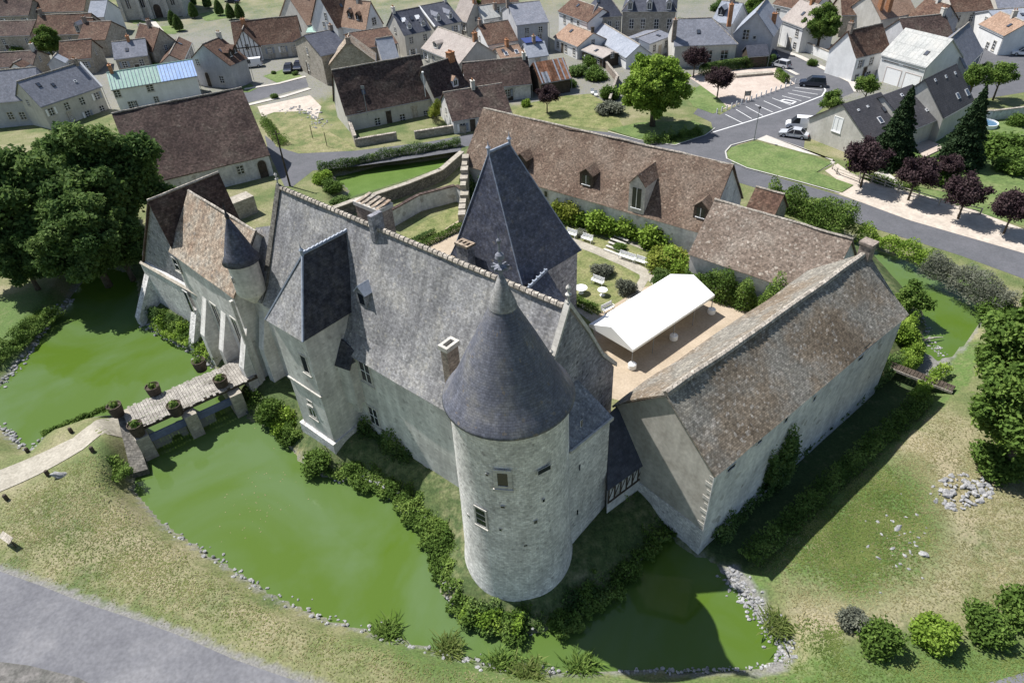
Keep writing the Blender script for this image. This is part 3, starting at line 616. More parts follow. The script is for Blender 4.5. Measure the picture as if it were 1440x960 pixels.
# ------------------------------------------------------------------ houses
class House: pass
HOUSES = []
def house_raw(name, label, p0, p1, wd, half, ze, zr, zb=GZ, roof='tile_brown', wall='plaster_cream', hips=(0, 0), ov=.22, cat='house', sag=.04, th=.14, cap='ridge_mortar', group=None, half2=None, seed=None):
    p0 = Vector((p0[0], p0[1], 0)); p1 = Vector((p1[0], p1[1], 0)); u = (p1 - p0).normalized(); L = (p1 - p0).length; wd = wd.normalized(); h2 = half2 or half
    h = House(); h.p0, h.p1, h.u, h.w, h.L, h.half, h.ze, h.zr, h.zb, h.h2 = p0, p1, u, wd, L, half, ze, zr, zb, h2
    D = half + h2; c = p0 + u * L / 2 + wd * D / 2 + Z * zb; h.root = thing(name, c, label, cat, group)
    def P(a, b, z): return p0 + u * a + wd * b + Z * z
    h.P = P; h.hips = hips; sl = (zr - ze) / half; o = ov
    zw = ze + sl * o - .12; zw = min(zw, zr); zt = zr - .12
    mb = MB(); bz = zb - .4
    f0, f1, r0, r1 = P(o, o, 0), P(L - o, o, 0), P(o, D - o, 0), P(L - o, D - o, 0)
    sl2 = (zr - ze) / h2; zw2 = zw
    mb.poly([f0 + Z*bz, f1 + Z*bz, f1 + Z*zw, f0 + Z*zw]); mb.poly([r1 + Z*bz, r0 + Z*bz, r0 + Z*zw2, r1 + Z*zw2])
    for (a, b, k, hp) in ((r0, f0, o, hips[0]), (f1, r1, L - o, hips[1])):
        m = P(k, half, zt)
        if hp: mb.poly([a + Z*bz, b + Z*bz, b + Z*zw, a + Z*zw])
        elif a is r0: mb.poly([a + Z*bz, b + Z*bz, b + Z*zw, m, a + Z*zw2])
        else: mb.poly([a + Z*bz, b + Z*bz, b + Z*zw2, m, a + Z*zw])
    mb.poly([f0 + Z*bz, r0 + Z*bz, r1 + Z*bz, f1 + Z*bz])
    h.wall = mb.build('wall', wall, h.root)
    rb = MB(); sd_ = seed if seed is not None else hash(name + label) % 97
    sd_ = int(abs(p0.x * 7 + p0.y * 3)) % 97
    A, B, Cc, Dd = P(0, 0, ze), P(L, 0, ze), P(L - hips[1], half, zr), P(hips[0], half, zr)
    A2, B2 = P(0, D, ze), P(L, D, ze)
    rb.slope(A, B, Cc, Dd, th, sag, seed=sd_); rb.slope(B2, A2, Dd, Cc, th, sag, seed=sd_ + 5)
    if hips[0]: rb.slope(A2, A, Dd, Dd, th, sag * .5, seed=sd_)
    if hips[1]: rb.slope(B, B2, Cc, Cc, th, sag * .5, seed=sd_)
    h.roof = rb.build('roof', roof, h.root); h.cat = cat; h.nw = 0; h.nc = 0; h.gn = None; HOUSES.append(h)
    if cat == 'house':
        gt_ = MB(); gt_.tube([A - Z*.1 - wd*.06, B - Z*.1 - wd*.06], .07, 5); gt_.tube([B - Z*.1 - wd*.02, B - Z*.1 - wd*.02 - Z*(ze - zb)], .05, 5); gt_.build('gutter', 'metal_grey', h.root)
    if cap:
        cb = MB(); n = max(2, int((Cc - Dd).length / 1.2)); pts = []
        for i in range(n + 1):
            x = i / n; p = Dd.lerp(Cc, x); k = -math.sin(x * PI) * 0; pts.append(p + Z * (mnoise.noise(p * .5) * sag * .8 + .0))
        cb.tube(pts, .13, 6)
        if hips[0]: cb.tube([A, Dd], .09, 5); cb.tube([A2, Dd], .09, 5)
        if hips[1]: cb.tube([B, Cc], .09, 5); cb.tube([B2, Cc], .09, 5)
        cb.build('ridge_cap', cap, h.root)
    return h
def house(name, label, E0, E1, R, ze, end=0, d=None, zr=None, ext=0, ext0=0, **k):
    p0 = at(*E0, ze); p1 = at(*E1, ze); u = (p1 - p0); u.z = 0; u.normalize(); w = Z.cross(u)
    if w.dot(Vector((p0.x, p0.y, 0))) < 0: w = -w
    pe = p1 if end else p0
    if d is None: q = onplane(R, pe, u); half = (q - pe).dot(w); zr = q.z
    else:
        half = d / 2
        if zr is None: zr = zat(R, pe + w * half)
    if not (1.2 < half < 9) or not (ze + .4 < zr < ze + 14): print('CHECK', name, label[:30], 'half %.1f zr %.1f ze %.1f L %.1f' % (half, zr, ze, (p1-p0).length))
    else: print('ok', label[:34], 'half %.1f zr %.1f ze %.1f L %.1f' % (half, zr, ze, (p1-p0).length))
    return house_raw(name, label, p0 - u * ext0, p1 + u * ext, w, half, ze, zr, **k)
def gab(name, label, A, B, R, L, ze, **k):
    a = at(*A, ze); b = at(*B, ze); ax = (b - a); W = ax.length; ax.normalize(); w = Z.cross(ax)
    if w.dot(Vector((a.x, a.y, 0))) < 0: w = -w
    q = onplane(R, a, w); print('gab', label[:34], 'W %.1f zr %.1f ze %.1f off %.2f' % (W, q.z, ze, (q - a).dot(ax) / W))
    h = house_raw(name, label, b, b + w * L, -ax, W / 2, ze, q.z, **k); h.gn = -w; return h
def fwin(h, px, w=.9, hh=1.2, side='f', **k):
    """opening on a wall: side f (front eave wall), 0 / 1 (gable ends), r (rear)"""
    o = .22; h.nw += 1
    pl, n = {'f': (h.p0 + h.w * o, -h.w), '0': (h.p0 + h.u * o, -h.u), '1': (h.p1 - h.u * o, h.u), 'r': (h.p0 + h.w * (h.half + h.h2 - o), h.w)}[side]
    return window(h.root, onplane(px, pl, n), n, w, hh, **k)
def fdoor(h, px, w=1., hh=2.1, side='f', **k):
    o = .22
    pl, n = {'f': (h.p0 + h.w * o, -h.w), '0': (h.p0 + h.u * o, -h.u), '1': (h.p1 - h.u * o, h.u)}[side]
    p = onplane(px, pl, n); p.z = h.zb; return doorway(h.root, p, n, w, hh, **k)
def chimney(h, t, s=0., w=.6, d=.9, up=1.1, mat='brick_chimney', pots=2):
    """t along ridge 0..1, s across: -1 front eave .. 0 ridge .. 1 rear eave"""
    h.nc += 1
    p = h.p0 + h.u * (h.L * t) + h.w * (h.half + s * (h.half if s < 0 else h.h2)); z = h.zr - abs(s) * (h.zr - h.ze)
    mb = MB(); mb.obox(p - h.u * w/2 - h.w * d/2 + Z * (z - .8), h.u * w, h.w * d, Z * (.8 + up)); mb.obox(p - h.u * (w/2 + .06) - h.w * (d/2 + .06) + Z * (z + up - .12), h.u * (w + .12), h.w * (d + .12), Z * .14)
    c = mb.build('chimney', mat, h.roof)
    for i in range(pots):
        q = MB(); q.lathe(p + h.w * (d * ((i + .5) / pots - .5)) + Z * (z + up), [(.12, 0), (.1, .35)], 8); q.build('chimney_pot', 'brick_orange', h.root)
    return c
def skylight(h, t, k, w=.8, l=1.1, frame='white_paint', pane='glass_sky', side=1):
    sl = Vector(h.w * h.half + Z * (h.zr - h.ze)); L = sl.length; sl.normalize(); n = h.u.cross(sl); n = n if n.z > 0 else -n
    p = h.p0 + h.u * h.L * t + Z * h.ze + sl * L * k
    a = MB(); a.obox(p - h.u * w/2 - sl * l/2, h.u * w, sl * l, n * .10); f = a.build('skylight', frame, h.root)
    b = MB(); b.obox(p - h.u * (w/2 - .08) - sl * (l/2 - .08), h.u * (w - .16), sl * (l - .16), n * .115); b.build('pane', pane, f)
def dormer(h, t, k, w=1.1, hh=1.2, roof='slate_dark', face='plaster_white', deep=None, rise=.6, wins=True, bars=(1,1)):
    """gabled dormer whose face stands on the front slope at height fraction k"""
    sl = (h.zr - h.ze) / h.half; b0 = h.half * k; z0 = h.ze + sl * b0; deep = deep or (hh / sl + .15); dr = (hh + rise) / sl + .15
    p = h.p0 + h.u * h.L * t + h.w * b0 + Z * z0; a = h.u * w / 2; w_ = h.w
    m = MB(); f0, f1 = p - a - Z * .3, p + a - Z * .3; t0, t1 = p - a + Z * hh, p + a + Z * hh; ap = p + Z * (hh + rise)
    m.poly([f0, f1, t1, ap, t0]); B = w_ * deep
    m.poly([f0, t0, t0 + B, f0 + B]); m.poly([f1, f1 + B, t1 + B, t1]); m.poly([f0, f0 + B, f1 + B, f1]); m.poly([f0 + B, t0 + B, ap + B, t1 + B, f1 + B])
    d = m.build('dormer', face, h.root)
    r = MB(); e = h.u * .12; o = w_ * -.15
    for s_ in (-1, 1):
        q0 = p + a * s_ + e * s_ + Z * (hh - .12) + o; q1 = ap + o + Z * .04
        P = [q0, q1, ap + Z * .04 + w_ * dr, q0 + w_ * (deep + .3) - o]
        if s_ > 0: P = P[::-1]
        r.slab(P, .08)
    r.build('dormer_roof', roof, d)
    if wins:
        q = MB(); t = h.u; c = p + Z * (hh * .5) - h.w * .015
        q.obox(c - t * w * .28 - Z * hh * .36, t * w * .56, -h.w * .02, Z * hh * .72); q.build('pane', 'glass', d)
        q = MB(); q.obox(c - t * .03 - Z * hh * .36 - h.w * .02, t * .06, -h.w * .02, Z * hh * .72); q.obox(c - t * w * .34 - Z * (hh * .36 + .08), t * w * .68, -h.w * .09, Z * .08); q.build('frame', 'white_paint', d)
    return d
# ================================================================== the castle
U = unit(-41.5); NN = Vector((U.y, -U.x, 0))
def Cp(u, n, z=0.): return U * u + NN * n + Z * z
# ---- main wing
UL, UR, NF, NR, NP = -50.6, -20.2, -23.8, -34.2, -28.3
mw = thing('castle_main_wing', Cp(-34, -27.6, 1), 'long castle wing with tall mottled grey slate roof beside the round tower', 'castle wing')
mb = MB(); PK = 20.15
for u in (UL, UR): mb.poly([Cp(u, NF, -.6), Cp(u, NR, -.6), Cp(u, NR, 11.4), Cp(u, NP, PK - .25), Cp(u, NF, 10.8)])
mb.poly([Cp(UL, NF, -.6), Cp(UR, NF, -.6), Cp(UR, NF, 10.8), Cp(UL, NF, 10.8)]); mb.poly([Cp(UL, NR, -.6), Cp(UR, NR, -.6), Cp(UR, NR, 11.4), Cp(UL, NR, 11.4)])
mb.build('wall', 'stone_castle', mw)
mb = MB(); ul, ur = UL + .3, UR - .3
kf = (-24.5, 12.4); mb.slope(Cp(ul, NF + .4, 10.85), Cp(ur, NF + .4, 10.85), Cp(ur, *kf), Cp(ul, *kf), .15, .05, seed=3)
mb.slope(Cp(ul, *kf), Cp(ur, *kf), Cp(ur, NP, PK), Cp(ul, NP, PK), .15, .09, seed=3)
mb.slope(Cp(ur, NR - .3, 11.2), Cp(ul, NR - .3, 11.2), Cp(ul, NP, PK), Cp(ur, NP, PK), .15, .09, seed=3)
rf = mb.build('roof', 'slate_lichen', mw)
mb = MB(); pts = [Cp(ul + (ur - ul) * i / 30, NP, PK + .06 + mnoise.noise(Vector((i * .6, 0, 0))) * .06) for i in range(31)]
for i in range(60):
    a = ul + (ur - ul) * i / 60; mb.tube([Cp(a, NP, PK + .05), Cp(a + (ur - ul) / 60 - .03, NP, PK + .09)], [.2, .23], 7)
mb.build('ridge_tiles', 'ridge_mortar', rf)
# gable (right end) facing and coping
G0 = UR + .02
mb = MB(); prof = [(NR - .2, 10.6), (NR - .2, 11.6), (-32.4, 13.9), (-30.5, 17.2), (NP, 20.6), (-26.4, 16.9), (-24.8, 13.4), (NF + .3, 11.2), (NF + .3, 10)]
for i in range(len(prof) - 1):
    a, b = prof[i], prof[i+1]
    if i in (0, len(prof) - 2): continue
    A = Cp(UR - .25, a[0], a[1]); B = Cp(UR - .25, b[0], b[1]); mb.obox(A - Z * .25, B - A, U * .42, Z * .42)
mb.build('gable_coping', 'stone_trim', mw)
mb = MB(); mb.poly([Cp(G0, NF, -.5), Cp(G0, NF, 10.8), Cp(G0, NP, PK), Cp(G0, NR, 11.4), Cp(G0, NR, -.5)]); mb.poly([Cp(G0 - .05, NF, -.5), Cp(G0 - .05, NR, -.5), Cp(G0 - .05, NP, PK)])
mb.build('gable_face', 'stone_gable', mw)
def pinnacle(p, s, par=mw):
    m = MB(); m.lathe(p, [(.16*s, 0), (.2*s, .25*s), (.12*s, .35*s), (.12*s, .9*s), (.3*s, 1.0*s), (.3*s, 1.1*s), (.12*s, 1.25*s), (.1*s, 1.5*s), (.26*s, 1.7*s), (.24*s, 1.85*s), (.08*s, 2.05*s), (0, 2.2*s)], 8); return m.build('finial', 'stone_trim', par)
pinnacle(Cp(UR, NP, 20.5), .7); pinnacle(Cp(UR, -26.5, 17.0), .5); pinnacle(Cp(UR, -25.0, 13.8), .5)
# left gable coping
mb = MB()
for a, b in (((NR, 11.6), (NP, PK + .2)), ((NP, PK + .2), (NF, 11.1))):
    A = Cp(UL - .25, *a); B = Cp(UL - .25, *b); mb.obox(A - Z * .3, B - A, U * .6, Z * .5)
mb.build('gable_coping', 'stone_dark', mw); pinnacle(Cp(UL, NP, PK + .2), .55)
# stone stack on the ridge beside the gate tower, chimneys
mb = MB(); mb.obox(Cp(-38.3, -28.9, 19.2), U * .45, NN * 1.1, Z * 2.2); mb.build('ridge_stack', 'stone_gable', mw)
def stack(p, du, dn, z0, z1, mat, flues=1, par=mw, capm='stone_trim', name='chimney'):
    """hollow topped chimney"""
    m = MB(); w = .16; m.obox(p - U * du/2 - NN * dn/2 + Z * z0, U * du, NN * dn, Z * (z1 - z0 - .35)); c = m.build(name, mat, par)
    m = MB(); e = .1; U2 = du + 2*e; N2 = dn + 2*e; o = p - U * U2/2 - NN * N2/2 + Z * (z1 - .35)
    m.obox(o, U * w * 1.4, NN * N2, Z * .35); m.obox(o + U * (U2 - w*1.4), U * w * 1.4, NN * N2, Z * .35)
    m.obox(o + U * w*1.4, U * (U2 - w*2.8), NN * w*1.4, Z * .35); m.obox(o + U * w*1.4 + NN * (N2 - w*1.4), U * (U2 - w*2.8), NN * w*1.4, Z * .35)
    for i in range(1, flues):
        if dn > du: m.obox(o + NN * (N2 * i / flues) + U * w*1.4, U * (U2 - w*2.8), NN * w, Z * .33)
        else: m.obox(o + U * (U2 * i / flues) + NN * w*1.4, U * w, NN * (N2 - w*2.8), Z * .33)
    m.build('chimney_cap', capm, c); m = MB(); m.obox(p - U * (du/2 - .03) - NN * (dn/2 - .03) + Z * (z1 - .36), U * (du - .06), NN * (dn - .06), Z * .04); m.build('flue', 'metal_dark', c); return c
cq = onplane((641, 560), Cp(0, NF - .1), NN); cu = cq.dot(U); ztop = zat((645, 480), Cp(cu, NF - .1)); print('tower chimney', cu, cq.z, ztop)
stack(Cp(cu, NF - .1), .62, 1.05, 9.5, ztop, 'brick_chimney')
q = onplane((524, 284), Cp(0, -31.8), NN); zt = q.z; print('rear chimney', q.dot(U), q.z)
big = stack(Cp(q.dot(U), -31.8), 2.9, 1.5, 12, zt, 'brick_chimney', 4)
mb = MB()
for i in range(5):
    a = Cp(q.dot(U) - 1.2 + i * .6, -31.8, zt); mb.slab([a + NN * .8 - U * .1, a + NN * .8 + U * .25, a - NN * .8 + U * .25 + Z * .25, a - NN * .8 - U * .1 + Z * .25], .1)
mb.build('cap_tiles', 'tile_chapel', big)
# front openings
nf = NN
def mwin(px, w, h, **k): return window(mw, onplane(px, Cp(0, NF), NN), NN, w, h, **k)
mwin((514, 523), 1.15, 2.0, bars=(1, 1), fw=.2); mwin((526, 585), 1.0, 1.9, bars=(1, 1), fw=.2)
mwin((484, 507), .8, 1.5, bars=(1, 1), fw=.15); mwin((356, 470), .5, .9, bars=(0, 0)) ; mwin((600, 660), .35, .7, bars=(0, 0))
# small dormer on the main roof
dq = onplane((512, 452), Cp(0, -25.3), NN); du = dq.dot(U); zz = dq.z - .4; print('dormer', du, zz)
sl = (PK - kf[1]) / (NP - kf[0]) * -1
m = MB(); zb = kf[1] + (kf[0] + 25.5) * sl
b0 = Cp(du, -25.5, zb); m.obox(b0 - U * .55, U * 1.1, NN * -1.3, Z * 1.5); m.poly([b0 - U*.55 + Z*1.5, b0 + U*.55 + Z*1.5, b0 + Z*2.1]); dd = m.build('dormer', 'stone_gable', mw)
m = MB(); ap = b0 + Z * 2.15 + NN * .15
for s_ in (-1, 1): m.slab([b0 + U*.7*s_ + Z*1.4 + NN*.15, ap, ap - NN * 1.75, b0 + U*.7*s_ + Z*1.4 - NN*1.5][::s_], .08)
m.build('dormer_roof', 'lead', dd); m = MB(); m.obox(b0 - U*.3 + Z*.35 + NN*.0, U*.6, NN*.03, Z*.95); m.build('pane', 'glass', dd)
# small roof windows near the right end of the ridge handled by coping
# ---- round corner tower
TC = Vector((-.39, 30.39, 0))
rt = thing('round_tower', TC + Z * .3, 'round pale rubble-stone corner tower with a tall blue slate cone roof and spiked finial', 'tower')
m = MB(); m.lathe(TC, [(4.25, -.8), (4.1, .9), (3.88, 3), (3.74, 8), (3.62, 16.5), (3.72, 16.9), (3.75, 17.5)], 56, cap=False); m.build('wall', 'stone_rubble', rt, smooth=True)
cone = [(4.0, 17.25), (3.95, 17.4), (3.5, 18.0), (3.05, 18.8), (2.5, 20.0), (1.85, 21.4), (1.1, 22.9), (.72, 23.7)]
m = MB(); m.lathe(TC, cone, 64, cap=False); m.lathe(TC, [(4.0, 17.25), (3.6, 17.2)], 64, cap=False); m.build('cone_roof', 'slate_tower', rt, smooth=True)
m = MB(); m.lathe(TC, [(.80, 23.62), (.78, 23.75), (.45, 24.7), (.16, 25.55), (0, 25.6)], 24, cap=False); m.build('roof_cap', 'slate_lichen', rt, smooth=True)
m = MB(); m.lathe(TC, [(.15, 25.5), (.10, 25.7), (.12, 25.9), (.34, 26.0), (.34, 26.1), (.1, 26.25), (.1, 26.5), (.26, 26.65), (.22, 26.85), (.07, 27.0), (.05, 27.5), (.12, 27.6), (.12, 27.7), (.03, 27.8), (0, 28.4)], 20, cap=False)
for k in range(8): m.obox(TC + unit(k*45) * .2 + Z * 26.02, unit(k*45) * .28, unit(k*45+90) * .07, Z * .16)
m.build('finial', 'slate_village', rt, smooth=False)
def towin(px, w, h, R=3.72, **k):
    d = ray(px); o = EYE - TC; a = d.x**2 + d.y**2; b = 2 * (o.x * d.x + o.y * d.y); c = o.x**2 + o.y**2 - R*R; t = (-b - math.sqrt(b*b - 4*a*c)) / (2*a); p = EYE + d * t
    n = Vector((p.x - TC.x, p.y - TC.y, 0)).normalized(); return window(rt, p + n * .04, n, w, h, **k)
towin((707, 673), .62, 1.15, fw=.24, bars=(0, 0)); towin((677, 726), .75, 1.6, fw=.12, bars=(0, 2), barm='stone_trim')
for px, w, h in (((707, 712), .25, .16), ((753, 733), .22, .3), ((704, 744), .15, .2), ((775, 786), .12, .7), ((669, 785), .14, .6), ((765, 660), .9, .35), ((739, 766), .25, .15), ((659, 724), .15, .2), ((764, 703), .15, .25), ((685, 667), .15, .15), ((776, 808), .3, .12)):
    towin(px, w, h, fw=.03, bars=(0, 0), sill=False, proud=.0, frame='stone_rubble', name='wall_slit')
# ---- stair annex between round tower and gable
an = thing('tower_annex', Cp(-18.6, -26.5, .5), 'narrow rubble-stone block joining the round tower to the castle gable', 'castle wing')
A0, A1, A2, A3 = Cp(-17.35, -29.3), Cp(-17.35, -24.3), Cp(UR + .04, -24.3), Cp(UR + .04, -29.3)
m = MB(); m.prism([A0, A1, A2, A3], -.8, [11.5, 12.4, 14.2, 13.4]); m.build('wall', 'stone_rubble', an)
m = MB(); m.slab([A0 + Z*11.62 + U*.15 - NN*.15, A1 + Z*12.5 + U*.15, A2 + Z*14.3, A3 + Z*13.5 - NN*.15], .12); m.build('roof', 'slate_lichen', an)
m = MB(); m.obox(A0 + Z*11.45 + U*.12 - NN*.1, (A1 - A0) + Z*.9, U * .14, Z * .26); m.build('coping', 'stone_trim', an)
for px in ((815, 657), (812, 720), (818, 595)): window(an, onplane(px, A0, U), U, .16, .55, fw=.03, bars=(0,0), sill=False, proud=0, frame='stone_rubble', name='wall_slit')
# ---- gate tower
gt = thing('gate_tower', Cp(-41.9, -21.5, .5), 'square stone gate tower with a steep hipped slate roof and arched window beside the bridge', 'tower')
g0, g1, gf = -43.7, -39.4, -20.65
m = MB(); m.prism([Cp(g0, gf), Cp(g1, gf), Cp(g1, NF + .02), Cp(g0, NF + .02)], -.6, 13.85, top=False); m.prism([Cp(g0, NF + .01), Cp(g1, NF + .01), Cp(g1, NF - 2), Cp(g0, NF - 2)], 8, 13.8); m.build('wall', 'stone_castle', gt)
GU = -41.4; ap = onplane((425, 358), Cp(GU, 0), U); an_, az_ = ap.dot(NN), ap.z; print('gate apex n %.1f z %.1f' % (an_, az_)); az_ = min(az_, PK - .15)
o = .3; e0, e1 = Cp(g0 - o, gf + o, 13.75), Cp(g1 + o, gf + o, 13.75); a_ = Cp(GU, an_, az_); bk = Cp(GU, NP, az_)
rb0, rb1 = Cp(g0 - o, NF - 1.5, 13.75), Cp(g1 + o, NF - 1.5, 13.75)
m = MB(); m.slope(e0, e1, a_, a_, .12, .03); m.build('hip_roof', 'slate_lichen', gt)
m = MB(); k1 = Cp(g1 + o, NF + .3, 13.75)
m.slab([e1, Cp(g1 + o, NP + 1.2, 13.75), Cp(GU, NP, az_), a_], .12); m.slab([a_, Cp(GU, NP, az_), Cp(g0 - o, NP + 1.2, 13.75), e0], .12); m.build('roof', 'slate_gate_shaded', gt)
m = MB(); 
for i in range(12):
    x = i / 12; m.tube([a_.lerp(bk, x) + Z*.05, a_.lerp(bk, x + .08) + Z*.11], [.13, .17], 6)
m.tube([e0 + Z*.03, a_], .08, 5); m.tube([e1 + Z*.03, a_], .1, 5); m.lathe(a_, [(.14, -.1), (.12, .3), (.2, .4), (.05, .6), (0, 1.1)], 7); m.build('ridge_cap', 'lead', gt)
gw = lambda px, w, h, **k: window(gt, onplane(px, Cp(0, gf), NN), NN, w, h, **k)
gw((429, 512), .7, 1.7, bars=(0, 0), fw=.16); gw((440, 580), .8, .9, bars=(1, 0), fw=.2); gw((436, 566), .5, .3, bars=(0, 0))
m = MB(); m.obox(Cp(g0 - .08, gf + .12, 7.6), U * (g1 - g0 + .16), NN * -.25, Z * .2); m.build('string_course', 'stone_trim', gt)
m = MB(); m.prism([Cp(g0 - .25, gf + .3), Cp(g1 + .2, gf + .3), Cp(g1 + .2, NF), Cp(g0 - .25, NF)], -.8, [2.4, 2.4, 2.6, 2.6]); m.build('plinth', 'stone_rubble', gt)
# little slate hood in the re-entrant angle
m = MB(); hq = Cp(g1 + .05, NF + .05, 10.7); m.slab([hq + NN * 1.2 - Z * .9, hq + U * 1.5 + NN * .9 - Z * .9, hq + U * 1.5 + Z * .6, hq + Z * 1.1], .12); m.build('slate_hood', 'slate_gate_shaded', gt)
m = MB(); m.prism([Cp(g1, NF + 1.0), Cp(g1 + 1.3, NF + .8), Cp(g1 + 1.3, NF), Cp(g1, NF)], 5.6, 10.0); m.prism([Cp(g1, NF + .5), Cp(g1 + .7, NF + .4), Cp(g1 + .7, NF), Cp(g1, NF)], 4.2, 5.6); m.build('corner_turret', 'stone_castle', gt)
# ---- square pavilion tower behind (hipped slate)
ze = 9.5; c2 = at(735, 402, ze); ca_ = unit(43.1); cb_ = unit(137.5)
LA, LB = 8.5, 9.5
sp = thing('pavilion_tower', c2 + ca_*LA/2 + cb_*LB/2 - Z * (ze - CZ), 'square tower under a very steep dark blue slate pavilion roof in the courtyard', 'tower')
i_ = .3; P4 = [c2 + ca_*i_ + cb_*i_, c2 + ca_*(LA-i_) + cb_*i_, c2 + ca_*(LA-i_) + cb_*(LB-i_), c2 + ca_*i_ + cb_*(LB-i_)]
m = MB(); m.prism(P4, 1.5, 9.5); m.build('wall', 'stone_gable', sp)
mid = c2 + cb_ * LB/2; r0 = onplane((687, 215), mid, cb_); r1 = onplane((727, 206), mid, cb_); print('pav ridge z', r0.z, r1.z, (r0 - c2).dot(ca_), (r1 - c2).dot(ca_)); zt = 20.5; r0 = at(687, 215, zt); r1 = r0 + ca_ * max(1.5, (at(727, 206, zt) - r0).dot(ca_)); q = [c2, c2 + ca_*LA, c2 + ca_*LA + cb_*LB, c2 + cb_*LB]
def kink(a, b, f=.15, dz=-.3): c = Vector(a).lerp(Vector(b), f); c.z += dz; return c
m = MB(); k = [kink(q[0], r0), kink(q[1], r1), kink(q[2], r1), kink(q[3], r0)]; tt = [r0, r1, r1, r0]
for i in range(4):
    j = (i + 1) % 4; m.slope(q[i], q[j], k[j], k[i], .12, .02); m.slope(k[i], k[j], tt[j], tt[i], .12, .04)
m.build('roof', 'slate_blue', sp)
m = MB(); m.tube([r0 + Z*.05, r1 + Z*.05], .14, 6)
for x in (r0, r1): m.lathe(x, [(.14, -.1), (.12, .3), (.24, .5), (.06, .7), (0, 1.2)], 8)
for i in range(4): m.tube([q[i], k[i], tt[i]], .06, 5)
m.build('ridge_cap', 'lead', sp)
cq = onplane((662, 337), c2 - ca_ * .2, ca_); zc = cq.z - .2; print('pav chimney', (cq - c2).dot(cb_), cq.z, zc)
pc = Vector(c2 - ca_ * .5 + cb_ * min(max((cq - c2).dot(cb_), 1), 8)); pc.z = 0
m = MB(); m.obox(pc - ca_*.45 - cb_*.75 + Z*6, ca_*.9, cb_*1.5, Z*(zc - 6)); ch = m.build('chimney', 'stone_gable', sp)
m = MB(); m.obox(pc - ca_*.55 - cb_*.85 + Z*(zc), ca_*.3, cb_*1.7, Z*.25); m.obox(pc + ca_*.25 - cb_*.85 + Z*(zc), ca_*.3, cb_*1.7, Z*.25)
for i in range(4): m.obox(pc - ca_*.25 - cb_*.85 + cb_*(i*.49) + Z*zc, ca_*.5, cb_*.22, Z*.25)
m.build('chimney_cap', 'tile_chapel', ch); m = MB(); m.obox(pc - ca_*.25 - cb_*.7 + Z*zc, ca_*.5, cb_*1.4, Z*.05); m.build('flue', 'metal_dark', ch)
window(sp, onplane((792, 388), P4[0], -cb_), -cb_, .7, 1.1, fw=.1)
# link roof between main wing and pavilion
lk = thing('slate_link_building', at(745, 420, CZ), 'low dark slate roofed link between the main wing and the pavilion tower', 'castle wing')
l0 = at(738, 410, 11.2); l1 = at(784, 376, 9.2); l0.z = l1.z = 10.4
l0 = at(736, 412, 10.4); l1 = at(769, 380, 10.4); nk = Vector((U.x, U.y, 0))
m = MB(); m.slab([l0, l1, l1 + nk * 2.6 - Z * 3, l0 + nk * 2.6 - Z * 3], .12); m.slab([l1, l0, l0 - nk * 2.6 - Z * 3, l1 - nk * 2.6 - Z * 3], .12); m.build('roof', 'slate_blue', lk)
m = MB(); f = Vector((0,0,0)); m.prism([l0 + nk*2.4, l1 + nk*2.4, l1 - nk*2.4, l0 - nk*2.4], 1.5, 7.5, top=False); m.poly([l1 + nk*2.4 - Z*2.9, l1 - nk*2.4 - Z*2.9, l1 - Z*.15]); m.build('wall', 'stone_gable', lk)
m = MB(); m.tube([l0 + Z*.05, l1 + Z*.05], .15, 6); 
for i in range(6): m.box(l0.lerp(l1, i/6 + .08) + Z*.15, .12, .3, .18, 20)
m.build('ridge_cap', 'lead', lk)
# ---- chapel range at left: grey wing gable, brown roofed wing, turret
cf = Cp(0, -21.9)     # facade plane
a = onplane((205, 372), cf, NN); b_ = onplane((327, 420), cf, NN); c_ = onplane((363, 515), cf, NN); print('chapel facade', a.dot(U), a.z, b_.dot(U), b_.z, c_.dot(U), c_.z)
# grey gabled chapel wing: gable towards the moat, ridge running back
ax_ = onplane((210, 281), Cp(0, -23.2), NN); print('chapel apex u %.1f z %.1f' % (ax_.dot(U), ax_.z)); uA = ax_.dot(U); zA = ax_.z
bkp = onplane((313, 251), Cp(uA, 0), U); print('ridge back n %.1f z %.1f' % (bkp.dot(NN), bkp.z))
u0 = -74.6; hw = uA - u0; LN = -23.2 - bkp.dot(NN); hwR = 2.6
cw = house_raw('chapel_wing', 'grey gabled chapel wing with dark mossy roof, leftmost part of the castle', Cp(uA + hwR, -23.0), Cp(uA + hwR, -23.0 - LN), -U, hwR, 6.9, zA, half2=hw, zb=1.2, roof='tile_dark', wall='stone_gable', cat='chapel', ov=.25)
m = MB(); m.prism([Cp(-74.8, -22.85), Cp(-61.5, -22.85), Cp(-61.5, -23.4), Cp(-74.8, -23.4)], -.3, [6.6, 7.4, 7.8, 7.0]); m.build('thick_lower_wall', 'stone_rubble', cw.root)
m = MB(); m.obox(Cp(-74.9, -22.78, 6.65), Cp(13.2, .0) + Z * .6, NN * -.25 + Z * .16, Z * .08); m.build('sloping_course', 'stone_village', cw.root)
for uu, dn in ((-74.4, 2.6), (-64.5, 1.6)):
    m = MB(); m.prism([Cp(uu - .5, -22.6 + dn), Cp(uu + .5, -22.6 + dn), Cp(uu + .5, -23.3), Cp(uu - .5, -23.3)], -.2, [1.0, 1.0, 6.0, 6.0]); m.build('buttress', 'stone_rubble', cw.root)
window(cw.root, onplane((248, 372), Cp(0, -22.8), NN), NN, .8, 1.3, fw=.14, bars=(0, 1))
window(cw.root, onplane((266, 425), Cp(0, -22.6), NN), NN, .7, 2.6, fw=.14, bars=(0, 0), frame='stone_rubble', sill=False)
window(cw.root, onplane((283, 470), Cp(0, -22.6), NN), NN, .5, 1.2, fw=.1, bars=(0, 0), frame='stone_rubble', sill=False)
